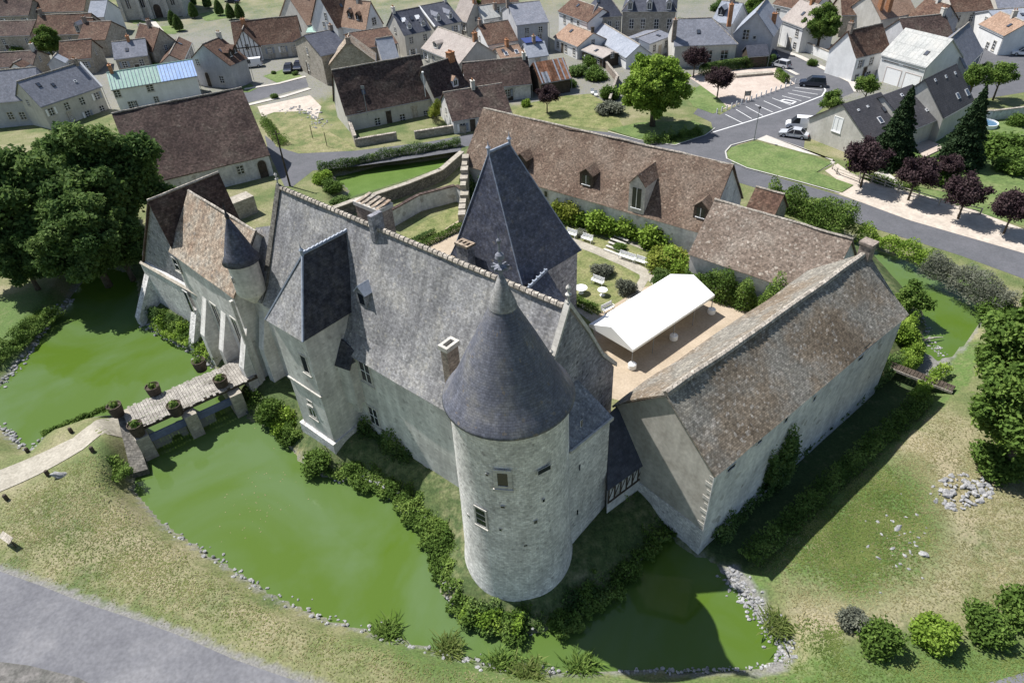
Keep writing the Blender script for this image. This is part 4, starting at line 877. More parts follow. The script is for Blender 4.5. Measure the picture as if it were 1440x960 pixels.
# brown tiled range parallel to the castle
br = house('castle_tiled_range', 'castle range with lichened brown tile roof between the grey chapel wing and turret', (237, 354), (327, 420), (261, 273), 11.6, zb=1.2, d=7.8, zr=16.7, roof='tile_chapel', wall='stone_castle', cat='castle wing', hips=(0, 0), sag=.12)
for t in (.36, .66, .97):
    m = MB(); b0 = br.P(br.L * t, .2, 0); m.prism([b0 - br.u*.45 - br.w*1.5, b0 + br.u*.45 - br.w*1.5, b0 + br.u*.45 + br.w*.1, b0 - br.u*.45 + br.w*.1], 0, [4.2, 4.2, 8.2, 8.2]); m.build('buttress', 'stone_castle', br.root)
for t, z, h_ in ((.5, 6.3, 3.2), (.82, 6.3, 3.6)): window(br.root, br.P(br.L*t, .2, z), -br.w, .9, h_, fw=.2, bars=(1, 0), barm='stone_trim', pane='glass')
m = MB(); m.obox(br.P(br.L*.99, .0, 0) - br.w*.35 + Z*.5, br.u*.3, br.w*.3, Z*11); m.build('drainpipe', 'stone_trim', br.root)
# turret
tq = onplane((343, 385), Cp(0, -23.2), NN); tu = tq.dot(U); tp = Cp(tu, -23.4); zb_ = zat((341, 372), tp) + .6; za_ = zat((322, 303), tp); print('turret', tu, zb_, za_)
tr = thing('stair_turret', tp + Z * 9, 'small round stair turret with pointed slate cone left of the main roof', 'turret')
m = MB(); m.lathe(tp, [(.2, zb_ - 4.6), (1.2, zb_ - 3.4), (1.3, zb_ - 3.2), (1.3, zb_)], 24, cap=False); m.build('wall', 'stone_castle', tr, smooth=True)
m = MB(); m.lathe(tp, [(1.62, zb_ - .1), (1.3, zb_ + .45), (.9, zb_ + 1.7), (0.05, za_)], 28, cap=False); m.lathe(tp, [(1.62, zb_ - .1), (1.25, zb_ - .1)], 28, cap=False); m.build('cone_roof', 'slate_blue', tr, smooth=True)
m = MB(); m.lathe(tp, [(.12, za_ - .3), (.2, za_), (.08, za_ + .3), (.03, za_ + 1.1), (0, za_ + 1.3)], 8); m.build('finial', 'metal_dark', tr)
window(tr, tp + NN * 1.31 + Z * (zb_ - 1.6), NN, .2, .55, fw=.06, bars=(0, 0), sill=False)
# link filling between tiled range and main wing
li = thing('castle_link_wall', Cp(-50.5, -24, 1), 'plain grey stretch of castle wall between the turret and the bridge end', 'castle wall')
m = MB(); m.prism([Cp(-55.6, -23.5), Cp(-49.5, -23.7), Cp(-49.5, -30), Cp(-55.6, -30)], -.3, [10.6, 10.9, 12.6, 11.3]); m.build('wall', 'stone_castle', li)
m = MB(); m.slope(Cp(-55.2, -23.25, 10.75), Cp(-50.4, -23.4, 10.95), Cp(-50.4, -27.0, 17.2), Cp(-53.4, -26.6, 16.2), .14, .04); m.build('roof', 'slate_lichen', li)
m = MB(); m.prism([Cp(-51.6, -22.4), Cp(-50.8, -22.4), Cp(-50.8, -23.7), Cp(-51.6, -23.7)], 0, [6.0, 6.0, 9.8, 9.8]); m.build('buttress', 'stone_castle', li)
# low stone chimney block behind at left
m = MB(); bq = at(338, 292, 6); m.box(at(344, 306, 1.5), 3.4, 2.2, 3.0, 43); tag(m.build('stone_outbuilding', 'stone_village', origin=at(340, 296, 1.5)), 'roofless grey stone block behind the chapel wing', 'outbuilding')
# ---- barns
c0 = Vector((12.97, 29.97, 0)); v = unit(38); w_ = unit(128)
b1 = house_raw('great_barn', 'largest barn, sagging mottled brown tile roof and pale long wall above the dry ditch', c0 - w_*.25 - v*.15, c0 - w_*.25 + v * 26.4, w_, 4.75, 9.25, 13.5, zb=.2, roof='tile_barn', wall='render_barn', cat='barn', sag=.13, ov=.25, cap=None)
m = MB()
for i in range(52):
    a = b1.P(b1.L * i / 52, 4.75, 13.56); b_ = b1.P(b1.L * (i + .96) / 52, 4.75, 13.60)
    for q in (a, b_): q.z += mnoise.noise(q * .3) * .12 - math.sin(PI * i / 52) * .13
    m.tube([a, b_], [.24, .27], 7)
m.build('ridge_tiles', 'ridge_mortar', b1.roof)
m = MB(); e = b1.P(b1.L - .5, 4.75, 12.9); m.obox(e - v*.45 - w_*.5, v*.9, w_*1.0, Z*1.7); m.obox(e - v*.55 - w_*.6 + Z*1.52, v*1.1, w_*1.2, Z*.24); m.build('chimney', 'brick_chimney', b1.roof)
m = MB()     # rubble lower gable and quoins
g = b1.P(.25, .25, 0); 
for i in range(11): 
    k = .55 if i % 2 else .32; m.obox(g - v*.03 - w_*.0 - v*.0 + Z*(1.2 + i*.72) + Vector((0,0,0)), w_*k, v*.06, Z*.36); m.obox(g - w_*.03 + Z*(1.2 + i*.72 + .36), v*(.75 - k), w_*.06, Z*.34)
m.build('quoins', 'stone_trim', b1.root)
m = MB(); m.obox(b1.P(.19, .21, -.6), w_ * 9.0, v * .05, Z * 3.6); m.build('rubble_base', 'stone_rubble', b1.root)
m = MB(); m.obox(b1.P(.2, .19, -.6), v * 25.9, w_ * .05, Z * 9.4); m.build('long_wall_face', 'render_wall', b1.root)
for px, w, h in (((1028, 657), .9, .35), ((1068, 620), .55, .3), ((1105, 590), .4, .5), ((1145, 560), .35, .5), ((1210, 503), .8, .4)):
    window(b1.root, onplane(px, b1.P(0, .19, 0), -w_), -w_, w, h, fw=.06, bars=(0, 0), sill=False, frame='stone_rubble', name='slit_opening')
b2 = house('courtyard_barn', 'low barn with speckled brown tile roof between the tent and the road', (967, 357), (1107, 405), (1005, 280), 5.6, zb=1.3, zr=None, ext=3.6, roof='tile_courtyard', wall='render_wall', cat='barn', sag=.12)
b3 = house('long_barn', 'longest barn, reddish brown tile roof with dormers, closing the back of the courtyard', (650, 232), (967, 323), (680, 152), 5.6, zb=1.3, ext=2.2, roof='tile_long', wall='render_wall', cat='barn', sag=.12)
for px in ((768, 273),): fwin(b3, px, .5, .8, bars=(0, 0))
fwin(b3, (929, 326), .8, .6, bars=(0, 0))
fdoor(b3, (891, 316), 1.1, 1.9, arch=True)
def slope_tk(h, px):
    sl = (h.w * h.half + Z * (h.zr - h.ze)); n = h.u.cross(sl).normalized(); q = onplane(px, h.p0 + Z * h.ze, n); r = q - h.p0 - Z * h.ze
    return r.dot(h.u) / h.L, r.dot(h.w) / h.half
for px, ww, hh, f in (((733, 240), 1.8, 1.7, 'wood_dark'), ((824, 262), 1.9, 1.7, 'wood_dark'), ((984, 308), 1.7, 1.6, 'wood_dark')):
    t, k = slope_tk(b3, px); print('dormer tk %.2f %.2f' % (t, k)); dormer(b3, t, max(.1, k), ww, hh, roof='tile_long', face=f, rise=.7)
t, k = slope_tk(b3, (893, 300)); dormer(b3, t, .04, 2.1, 3.6, roof='tile_long', face='stone_trim', rise=1.2)
b4 = house('lean_shed', 'small reddish tiled shed tucked behind the right end of the long barn', (1045, 300), (1085, 312), (1062, 262), 3.6, zb=1.3, d=5, roof='tile_brown', wall='stone_village', cat='shed')
# passage between castle gable and great barn, timber framed below
ps = thing('timber_passage', at(880, 700, .8), 'dark slate roofed passage with timber framing between the tower annex and the great barn', 'passage')
q0, q1, q2, q3 = at(855, 690, 5.0), at(911, 650, 5.0), at(868, 572, 9.2), at(853, 586, 9.2); print('passage', [tuple(round(x, 1) for x in q) for q in (q0, q1, q2, q3)])
m = MB(); m.slab([q0, q1, q2, q3], .14); m.build('roof', 'slate_dark', ps)
i0, i1 = q0 + (q2 - q0).normalized() * .4, q1 + (q2 - q1).normalized() * .4
m = MB(); m.poly([Vector((i0.x, i0.y, -.3)), Vector((i1.x, i1.y, -.3)), i1 - Z*.2, i0 - Z*.2]); m.poly([Vector((i0.x, i0.y, -.3)), i0 - Z*.2, q3 - Z*.2, Vector((q3.x, q3.y, -.3))]); m.poly([Vector((i1.x, i1.y, -.3)), i1 - Z*.2, q2 - Z*.2, Vector((q2.x, q2.y, -.3))]); m.build('wall', 'render_wall', ps)
m = MB(); dv = (i1 - i0); nv = Vector((dv.y, -dv.x, 0)).normalized()
if nv.y > 0: nv = -nv
for i in range(7):
    a = i0 + dv * (i / 6.2) - Z * 2.0; m.obox(a, dv.normalized() * .12, nv * .06, Z * 1.7); 
    if i < 6: m.slab([a + nv*.05, a + dv/6.2 + nv*.05 + Z*1.6, a + dv/6.2 + nv*.05 + Z*1.75, a + nv*.05 + Z*.15], .03)
m.obox(i0 - Z*2.1, dv, nv*.07, Z*.16); m.build('timber_frame', 'wood_dark', ps)
# ---- tent
ta = at(828, 456, 4.3); tb = at(890, 492, 4.3); tx = (tb - ta); tw = tx.length; tx.normalize(); td = Z.cross(tx); td = td if td.y > 0 else -td; tl = (at(1010, 417, 4.3) - tb).length; tap = onplane((852, 460), ta, td); print('tent w %.1f l %.1f apex z %.1f' % (tw, tl, tap.z)); tz = 5.5
tt = thing('marquee', (ta + tb)/2 + td * tl/2 - Z * 2.3, 'open-sided white marquee with a gabled canvas roof in the gravel courtyard', 'tent')
m = MB(); ra = (ta + tb)/2; ra.z = tz; rb = ra + td * tl; nb = 5
for s_, e in ((0, ta), (1, tb)):
    rows = []
    for i in range(nb * 4 + 1):
        x = i / (nb * 4); sag_ = abs(math.sin(x * nb * PI)) * .05; rows.append([e + td * tl * x, (e + td * tl * x).lerp(ra + td * tl * x, .5) - Z * (.03 + sag_), ra + td * tl * x - Z * sag_ * .6])
    for i in range(len(rows) - 1):
        for j in range(2): m.poly([rows[i][j], rows[i+1][j], rows[i+1][j+1], rows[i][j+1]])
for e in (0, tl): m.poly([ta + td*e, ra + td*e, tb + td*e])
for a, b_ in ((ta, tb), (tb, tb + td*tl), (tb + td*tl, ta + td*tl), (ta + td*tl, ta)): m.poly([a, b_, b_ - Z*.28, a - Z*.28])
m.build('canopy', 'canvas', tt)
for i in range(1, 5):
    q = td * (tl * i / 5); m = MB()
    for e in (ta, tb): m.tube([e + q + Z*.0, e.lerp(ra, .5) + q - Z*.03 , ra + q + Z*.01], .03, 5)
    m.build('seam', 'plaster_grey', tt)
for i in range(5):
    for e in (ta, tb):
        p = e + td * (tl * i / 4) + (td * .1 if i == 0 else -td * .1 if i == 4 else td * 0) + tx * (.08 if e is ta else -.08); g = Vector((p.x, p.y, CZ)); m = MB(); m.tube([g, p - Z*.1], .045, 6); m.build('pole', 'metal_grey', tt)
k = 0
for i in (0, 2, 4):
    for e in (ta, tb):
        p = e + td * (tl * i / 4) * .985 + td * .1; g = Vector((p.x, p.y, CZ + .02)); m = MB(); m.lathe(g, [(.36, 0), (.42, .08), (.42, .5), (.36, .58), (.12, .6), (.1, .7)], 14)
        o = m.build('ballast_drum', 'white_paint', origin=g, smooth=False); tag(o, 'white plastic ballast drum standing at a foot of the open-sided marquee', 'weight', 'white ballast drums around the marquee')
# ---- courtyard benches and tables
def bench(px, label, az, grp='white garden benches in the courtyard', z=CZ, l=1.5, mat='white_paint'):
    p = at(*px, z); t = thing('garden_bench', p, label, 'bench', grp); a = unit(az); b_ = unit(az + 90)
    m = MB()
    for i in range(4): m.obox(p - a*l/2 + b_*(-.22 + i*.12) + Z*.44, a*l, b_*.1, Z*.04)
    m.build('seat', mat, t); m = MB()
    for i in range(3): m.obox(p - a*l/2 + b_*.27 + Z*(.55 + i*.15), a*l, b_*.04, Z*.12)
    for s_ in (-.98, 0, .9): m.obox(p + a*(l/2*s_) + b_*.30 + Z*.3, a*.05, b_*.04, Z*.7)
    m.build('backrest', mat, t)
    for s_ in (-1, 1):
        for r_ in (-.22, .24): m = MB(); m.obox(p + a*(s_*l/2*.92) + b_*r_ - a*.03, a*.06, b_*.06, Z*.46); m.build('leg', mat, t)
    for s_ in (-1, 1): m = MB(); m.obox(p + a*(s_*l/2*.94) - b_*.25 + Z*.62 - a*.03, a*.06, b_*.5, Z*.05); m.build('armrest', mat, t)
bench((803, 333), 'white garden bench half hidden behind the pavilion tower roof corner', -40)
bench((825, 340), 'white garden bench on the path between the pavilion tower and the stone steps', -40)
bench((881, 366), 'wide bright white garden bench just below the stone steps', -40, l=2.1)
bench((901, 372), 'greyish white bench beside the hedge, right of the wide white bench', -40)
bench((840, 400), 'white garden bench on the small round lawn beside grey shrubs', -40)
bench((855, 438), 'white bench at the edge of the lawn next to the marquee end', 35)
def gtable(px, label, r=.55):
    p = at(*px, CZ); t = thing('garden_table', p, label, 'table'); m = MB(); m.lathe(p, [(r, .70), (r, .74)], 18); m.build('tabletop', 'white_paint', t); m = MB(); m.lathe(p, [(.3, 0), (.3, .03), (.05, .06), (.05, .70)], 10); m.build('pedestal', 'white_paint', t)
gtable((847, 415), 'round white garden table on the lawn below the white bench')
gtable((817, 412), 'round white table beside the wall of the pavilion tower', .7)
# ---- walls behind the castle
def wallrun(line, z0, z1, th, mat, label, name='stone_wall', cat='wall', copem=None, lz=None):
    L = [at(x, y, lz if lz is not None else z1) for x, y in line]; t = thing(name, Vector((L[0].x, L[0].y, z0)), label, cat); m = MB(); c = MB()
    for i in range(len(L) - 1):
        a = Vector((L[i].x, L[i].y, z0)); b_ = Vector((L[i+1].x, L[i+1].y, z0)); d = b_ - a; s_ = Vector((-d.y, d.x, 0)).normalized() * th
        if s_.y < 0: s_ = -s_
        m.obox(a, d, s_, Z * (z1 - z0)); c.obox(a - s_*.2 + Z*(z1 - z0) - d*.002*0, d, s_*1.4, Z*.14)
    m.build('wall', mat, t); c.build('coping', copem or 'ridge_mortar', t)
wallrun([(462, 297), (500, 283), (527, 275), (575, 259), (622, 240), (652, 214)], .2, 3.6, .6, 'stone_dark', 'dark rubble moat wall standing between the green pond and the courtyard', copem='stone_village')
wallrun([(545, 300), (590, 275), (640, 262), (650, 268)], 2, 4.3, .4, 'render_wall', 'rendered courtyard wall capped with tiles beneath the moat wall', copem='tile_dark')
m = MB(); a, b_ = at(658, 262, 2), at(650, 320, 2); d = (b_ - a) / 9; s_ = Vector((-d.y, d.x, 0)).normalized()
for i in range(9):
    rr = random.Random(i + 3); m.obox(a + d * i - s_ * rr.uniform(.3, .5), d * 1.02, s_ * rr.uniform(.7, 1.1), Z * (5.0 - i * .42 + rr.uniform(-.35, .3)))
tag(m.build('ruined_wall', 'stone_village', origin=at(650, 300, 2)), 'broken pale stone wall stub left of the pavilion tower roof', 'ruin')
# ---- bridge
BZ = 3.1
bA, bB = at(186, 588, BZ), at(352, 515, BZ); bd = bB - bA; bL = bd.length; bd.normalize(); bn = Vector((-bd.y, bd.x, 0)); 
if bn.y > 0: bn = -bn
bw = ((at(207, 602, BZ) - bA).dot(bn) - (at(176, 576, BZ) - bA).dot(bn)); print('bridge L %.1f w %.1f' % (bL, bw)); bw = 3.5
bg = thing('footbridge', bA + bd * bL/2 - Z * 2, 'weathered plank bridge on stone piers crossing the green moat to the castle', 'bridge')
m = MB(); n = int(bL / .27)
for i in range(n):
    rr = random.Random(i); a = bA + bd * (i * .27) + bn * (-bw/2 - rr.uniform(0, .25)); m.obox(a - Z*(.08 - rr.uniform(0, .03)), bd * .24, bn * (bw + rr.uniform(0, .35)), Z * .08)
for i in range(60): 
    rr = random.Random(i + 900); a = bA + bd * rr.uniform(0, bL - .6) + bn * rr.uniform(-bw/2, bw/2); m.obox(a + Z*.005, bd * rr.uniform(.4, .8), bn * .1, Z*.03)
m.build('deck', 'plank', bg)
for s_ in (-1, -.3, .3, 1): m = MB(); m.obox(bA + bn*(s_*bw/2*.9 - .12) - Z*.42, bd*bL, bn*.24, Z*.33); m.build('beam', 'wood_dark', bg)
piers = [(-1, 'a')] ; 
for t in (0.0, .385, .77):
    c = bA + bd * bL * t
    m = MB(); P = [c - bd*.55 - bn*(bw/2 + .55), c + bd*.55 - bn*(bw/2 + .55), c + bd*.55 + bn*(bw/2 + .9), c - bd*.55 + bn*(bw/2 + .9)]; m.prism(P, -1, BZ - .42); m.build('pier', 'stone_village', bg)
m = MB(); c = bA - bd*.6; m.prism([c - bd*1.4 + bn*(bw/2+2.2), c - bd*.1 + bn*(bw/2 + 2.6), c + bd*.5 - bn*(bw/2+.4), c - bd*.4 - bn*(bw/2+.4)], -.6, [.6, .6, BZ-.5, BZ-.5]); m.build('abutment', 'stone_dark', bg)
for t0, t1 in ((.03, .36), (.41, .74)): m = MB(); m.obox(bA + bd*bL*t0 + bn*(bw/2 + .15) + Z*(-BZ + 1.35), bd*bL*(t1 - t0), bn*.15, Z*.8); m.build('lower_beam', 'beam_shade_blue', bg)
potl = ['first tub, beside the gravel path, on the far side of the plank bridge', 'middle planted tub on the far side of the plank bridge', 'last tub on the far side of the plank bridge, close to the castle bank', 'planted tub beside the gravel path on the near side of the plank bridge', 'middle mossy tub on the near side of the plank bridge', 'mossy tub nearest the castle on the near side of the plank bridge']
for i, (px, f) in enumerate((((167, 583), -1), ((220, 556), -1), ((284, 520), -1), ((196, 610), 1), ((250, 582), 1), ((314, 545), 1))):
    g = at(px[0], px[1], BZ - .3); t = thing('planter_tub', g, 'dark ' + potl[i], 'planter', 'dark tubs lining the bridge'); m = MB(); m.lathe(g, [(.5, 0), (.6, .6), (.64, 1.15), (.66, 1.22), (.58, 1.22), (.55, 1.1), (0, 1.1)], 16); m.build('tub', 'wood_dark', t)
    rg = np.random.default_rng(i); P = rg.normal(0, .2, (160, 3)) * [1, 1, .7] + np.array([g.x, g.y, g.z + 1.3]); me = leafmesh('plant', P, .12, i, origin=tuple(g)); me.materials.append(M('leaf_mid')); o = bpy.data.objects.new('plant', me); C.objects.link(o); o.parent = t
strip('gravel_causeway', [(-60, 706), (0, 676), (60, 650), (110, 624), (150, 602), (190, 586)], 2.9, 'path_gravel', .05)
# bollards on the causeway
for i, px in enumerate(((10, 702), (68, 668), (131, 635), (40, 636), (101, 608))):
    g = gat(*px); m = MB(); m.lathe(g, [(.17, -.1), (.17, .5), (.13, .58), (0, .6)], 10); tag(m.build('bollard', 'wood_dark', origin=g), 'short dark wooden post edging the gravel causeway', 'post', 'short posts along the causeway')
# boat
g = at(352, 574, .02); t = thing('rowing_boat', g, 'small dark rowing boat moored beside the bridge below the castle wall', 'boat')
a = (at(368, 592, 0) - at(336, 556, 0)).normalized(); b_ = Vector((-a.y, a.x, 0)); m = MB(); pr = [(-1.7, .45), (-.6, .6), (.6, .58), (1.4, .35), (1.8, .03)]
for i in range(4):
    (x0, y0), (x1, y1) = pr[i], pr[i+1]
    for s_ in (-1, 1): m.slab([g + a*x0 + b_*y0*s_ + Z*.35, g + a*x1 + b_*y1*s_ + Z*.38, g + a*x1 + b_*y1*.7*s_ - Z*.1, g + a*x0 + b_*y0*.7*s_ - Z*.1], .04)
    m.poly([g + a*x0 - b_*y0*.7 + Z*.02, g + a*x1 - b_*y1*.7 + Z*.02, g + a*x1 + b_*y1*.7 + Z*.02, g + a*x0 + b_*y0*.7 + Z*.02])
m.obox(g - a*1.72 - b_*.45 - Z*.1, a*.05, b_*.9, Z*.45); m.build('hull', 'boat_paint', t)
for x in (-1.0, .1, 1.0): m = MB(); m.obox(g + a*x - b_*.5 + Z*.22, a*.22, b_*1.0, Z*.04); m.build('thwart', 'wood_pale', t)
# footbridge at the ditch head
a = at(1252, 512, 1.5); b_ = at(1342, 547, 1.5); t = thing('plank_footbridge', (a + b_)/2, 'narrow dark timber footbridge over the dry ditch behind the great barn', 'footbridge')
d = b_ - a; s_ = Vector((-d.y, d.x, 0)).normalized()
m = MB(); n = int(d.length / .3)
for i in range(n): m.obox(a + d * (i / n) - s_*.45, d * (.85 / n), s_*.9, Z*.06)
m.build('deck', 'wood_dark', t)
for k in (-.45, .45): m = MB(); m.obox(a + s_*k - s_*.06 - Z*.25, d, s_*.12, Z*.24); m.build('beam', 'wood_pale' if k < 0 else 'wood_dark', t)
# small panel at bottom left
g = gat(12, 768); t = thing('information_panel', g, 'slanted information panel on the grass verge at the left edge', 'sign'); d = (at(28, 770, 1.4) - at(-4, 748, 1.4)).normalized(); s_ = Vector((-d.y, d.x, 0)); s_ = s_ if s_.y > 0 else -s_
m = MB(); m.slab([g - d*.7 + Z*.75, g + d*.7 + Z*.75, g + d*.7 + s_*.45 + Z*1.0, g - d*.7 + s_*.45 + Z*1.0], .05); m.build('board', 'wood_pale', t)
for k in (-.55, .55): m = MB(); m.obox(g + d*k - Z*.1 + s_*.2, d*.08, s_*.08, Z*.92); m.build('leg', 'wood_dark', t)
# ================================================================== the village
H1 = house('dark_roofed_barn', 'huge dark brown tiled barn behind the big tree, left of the road bend', (217, 257), (380, 218), (340, 123), 4.6, end=1, roof='tile_dark', wall='render_wall', cat='barn', sag=.15, ext0=2)
fwin(H1, (338, 239), .9, 1.2); fdoor(H1, (372, 246), 1.3, 2.1, arch=True)
fdoor(H1, (235, 266), 1.6, 2.2)
Hh = house('slate_roofed_house', 'grey slate house with two open roof lights at the left edge', (-40, 148), (54, 139), (36, 97), 6.0, end=1, d=9, roof='slate_village', wall='plaster_grey', hips=(0, 0))
skylight(Hh, .78, .25, 1.6, 1.9, frame='white_paint'); skylight(Hh, .97, .25, 1.6, 1.9, frame='white_paint')
for x in (15, 32, 48): fwin(Hh, (x, 163), .9, 1.3)
Hh = house('slate_roofed_house', 'broad blue-grey slate roof ending in a white verge beside the metal roof', (57, 151), (143, 122), (124, 86), 5.6, end=1, d=8.5, roof='slate_village', wall='plaster_cream')
skylight(Hh, .40, .55, .6, .7, frame='metal_dark'); skylight(Hh, .72, .45, .5, .5)
m = MB(); m.slab([Hh.P(Hh.L - .1, 0, Hh.ze + .02), Hh.P(Hh.L + .3, 0, Hh.ze + .02), Hh.P(Hh.L + .3, Hh.half, Hh.zr + .1), Hh.P(Hh.L - .1, Hh.half, Hh.zr + .1)], .2); m.build('verge', 'plaster_white', Hh.root)
Hh = house('sheet_roofed_house', 'long white house under a pale green and blue sheet metal roof', (156, 127), (277, 107), (262, 85), 5.8, end=1, d=7.5, roof='green_sheet', wall='plaster_white', sag=0, cap='green_sheet', th=.2)
m = MB()
for i in range(24):
    t = (i + .5) / 24; a = Hh.P(Hh.L * t, -.05, Hh.ze + .03); b_ = Hh.P(Hh.L * t, Hh.half, Hh.zr + .03); m.tube([a, b_], .06, 4)
m.build('standing_seams', 'lead', Hh.root); m = MB(); m.slab([Hh.P(Hh.L*.58, -.05, Hh.ze + .02), Hh.P(Hh.L + .05, -.05, Hh.ze + .02), Hh.P(Hh.L + .05, Hh.half, Hh.zr + .02), Hh.P(Hh.L*.58, Hh.half, Hh.zr + .02)], .03); m.build('blue_roof_panels', 'blue_sheet', Hh.root)
for px, w, h_ in (((165, 132), 1.0, 1.2), ((211, 124), 1.1, 1.1), ((185, 148), .9, 1.3), ((191, 147), .6, 1.3), ((220, 140), .7, 1.0)): fwin(Hh, px, w, h_)
G = gab('gabled_house', 'white gabled house with brown tiles and wall dormers on its right slope', (263, 88), (324, 93), (280, 62), 5.5, 6.0, roof='tile_brown', wall='plaster_grey')
for px, w, h_ in (((278, 88), .8, 1.2), ((279, 117), .7, 1.0), ((312, 112), 1.0, 1.3)): fwin(G, px, w, h_, side='0')
fdoor(G, (298, 128), 1.0, 2.4, side='0', arch=True); dormer(G, .45, .25, 1.3, 1.1, roof='tile_brown', face='wood_dark'); dormer(G, .78, .3, 1.3, 1.1, roof='tile_brown', face='wood_dark')
Hh = house('tiled_outhouse', 'low stepped tiled outhouse left of the white gabled house', (258, 86), (270, 60), (262, 50), 4.2, end=1, d=5, roof='tile_brown', wall='plaster_cream')
Hh = house('long_tiled_house', 'long brown tiled house with garage doors facing the small parking court', (330, 68), (424, 58), (415, 22), 4.4, end=1, d=9, roof='tile_brown', wall='plaster_cream', sag=.08)
for x, y in ((380, 70), (398, 68), (414, 66)): fdoor(Hh, (x, y), 1.6, 2.1, mat='wood_pale')
G = gab('timber_framed_porch', 'half-timbered gable with white infill behind the parked white van', (328, 70), (367, 66), (339, 42), 4.5, 4.3, roof='tile_brown', wall='plaster_white')
m = MB(); n_ = G.gn; a, b_ = at(328, 70, 4.3), at(367, 66, 4.3)
pf = G.p0 + G.u * .22 + n_ * .03; W_ = G.half * 2; wd = G.w
for i in range(7):
    q = pf + wd * (W_ * (i + .5) / 7); hh = G.ze + (G.zr - G.ze) * (1 - abs((i + .5) / 7 - .5) * 2); m.obox(Vector((q.x, q.y, 1.6)), wd * .14, n_ * .06, Z * (hh - 1.9))
m.obox(Vector((pf.x, pf.y, G.ze)) + wd * .3, wd * (W_ - .6), n_ * .07, Z * .18); m.build('timber_frame', 'wood_dark', G.root)
Hh = house('tall_stone_house', 'tall stone house with dark slates standing at the corner of the village road', (451, 79), (492, 70), (427, 50), 7.2, end=0, roof='slate_dark', wall='stone_village', sag=.06)
for px in ((432, 72), (434, 94)): fwin(Hh, px, .7, 1.3, side='0')
fdoor(Hh, (440, 128), 1.1, 2.2, side='0', arch=True); chimney(Hh, .95, 0, .7, 1.0, 1.0)
Hh = house('brown_roofed_house', 'brown tiled range joined behind the tall stone corner house', (505, 70), (560, 61), (545, 38), 6.4, end=1, roof='tile_brown', wall='stone_village')
G = gab('plain_gabled_house', 'grey gabled house with a bare stone gable and a brick chimney', (462, 92), (528, 86), (486, 58), 6, 6.0, roof='tile_chapel', wall='stone_village'); chimney(G, .05, 0, .7, .9, .6)
G = gab('low_grey_house', 'small pale grey roofed building squeezed behind the long white cottage', (538, 88), (560, 85), (535, 54), 5, 5.0, roof='slate_pale', wall='plaster_grey') if False else house('low_grey_house', 'small pale grey roofed building squeezed behind the long white cottage', (538, 86), (562, 82), (525, 55), 4.6, d=7, roof='slate_pale', wall='plaster_grey')
H8 = house('long_white_cottage', 'long white cottage with wide dark brown roof facing the pond', (486, 163), (609, 138), (466, 99), 4.2, roof='tile_dark', wall='plaster_cream', sag=.12)
for px, w, h_ in (((531, 171), .9, 1.2), ((566, 166), .9, 1.3), ((599, 160), .8, 1.0)): fwin(H8, px, w, h_)
fdoor(H8, (549, 178), 1.0, 2.2, mat='wood_dark'); fdoor(H8, (585, 172), 1.1, 2.2, mat='wood_pale')
for px, hh in (((516, 160), 5), ((597, 134), 5)):
    pass
m = MB(); q = at(516, 158, 4.6); m.tube([q - Z*.5, q + Z * 4.0], .07, 6); m.obox(q + Z*4 - Vector((.3, .1, 0)), Vector((.6, 0, 0)), Vector((0, .06, 0)), Z*.5); m.build('roof_mast', 'metal_grey', H8.root)
m = MB(); q = at(598, 132, 5.2); m.tube([q - Z*.5, q + Z * 3.6], .07, 6); m.lathe(q + Z*3.6, [(.2, 0), (.2, .2), (0, .3)], 8); m.build('roof_mast', 'white_paint', H8.root)
H9 = house('dark_tiled_house', 'dark tiled house with white dormer continuing the long white cottage', (611, 138), (658, 121), (640, 79), 4.6, end=1, roof='tile_dark', wall='plaster_cream', sag=.08)
t, k = slope_tk(H9, (641, 121)); dormer(H9, min(max(t, .2), .8), .12, 1.3, 1.2, roof='tile_tan', face='plaster_white'); chimney(H9, .86, 0, 1.3, 1.0, 1.0, 'brick_orange', 3)
H10 = house('dark_tiled_barn', 'dark tiled barn with a bare grey wall left of the rusty roof', (655, 127), (748, 118), (742, 80), 4.0, end=1, roof='tile_dark', wall='render_wall', sag=.08)
H11 = house('small_tiled_cottage', 'small tiled cottage with ivy on its left wall beside the road', (636, 171), (720, 157), (706, 117), 3.6, end=1, roof='tile_dark', wall='render_wall', sag=.08)
H12 = house('rusty_shed', 'open shed under streaky rusty corrugated iron beside the dark tiled barn', (760, 118), (804, 110), (790, 81), 3.9, end=1, d=7, roof='rust_roof', wall='wood_dark', sag=.0, cap=None)
m = MB()
for i, t in enumerate((.05, .14, .2, .62, .78, .93)): m.slab([H12.P(H12.L*t, -.05, H12.ze+.02), H12.P(H12.L*(t+.04 + (.09 if i in (1,2) else 0)), -.05, H12.ze+.02), H12.P(H12.L*(t+.04+ (.09 if i in (1,2) else 0)), H12.half*(1 if i > 2 or i == 0 else .5), H12.ze + (H12.zr-H12.ze)*(1 if i > 2 or i == 0 else .5)+.02), H12.P(H12.L*t, H12.half*(1 if i > 2 or i == 0 else .5), H12.ze + (H12.zr-H12.ze)*(1 if i > 2 or i == 0 else .5)+.02)], .03)
m.build('pale_sheets', 'slate_pale', H12.root)
H13 = house('pink_roofed_house', 'house with pale pink tiles and a shed dormer behind the dark roofs', (592, 68), (646, 90), (616, 38), 5.6, roof='tile_pink', wall='plaster_cream')
t, k = slope_tk(H13, (607, 64)); dormer(H13, .3, .2, 1.8, 1.1, roof='tile_pink', face='plaster_cream', rise=.3)
H14 = house('white_gabled_house', 'brown tiled house with a bright white gable left of the tall slate house', (686, 64), (729, 57), (672, 35), 5.2, roof='tile_brown', wall='plaster_white')
fwin(H14, (672, 55), .6, .8, side='0')
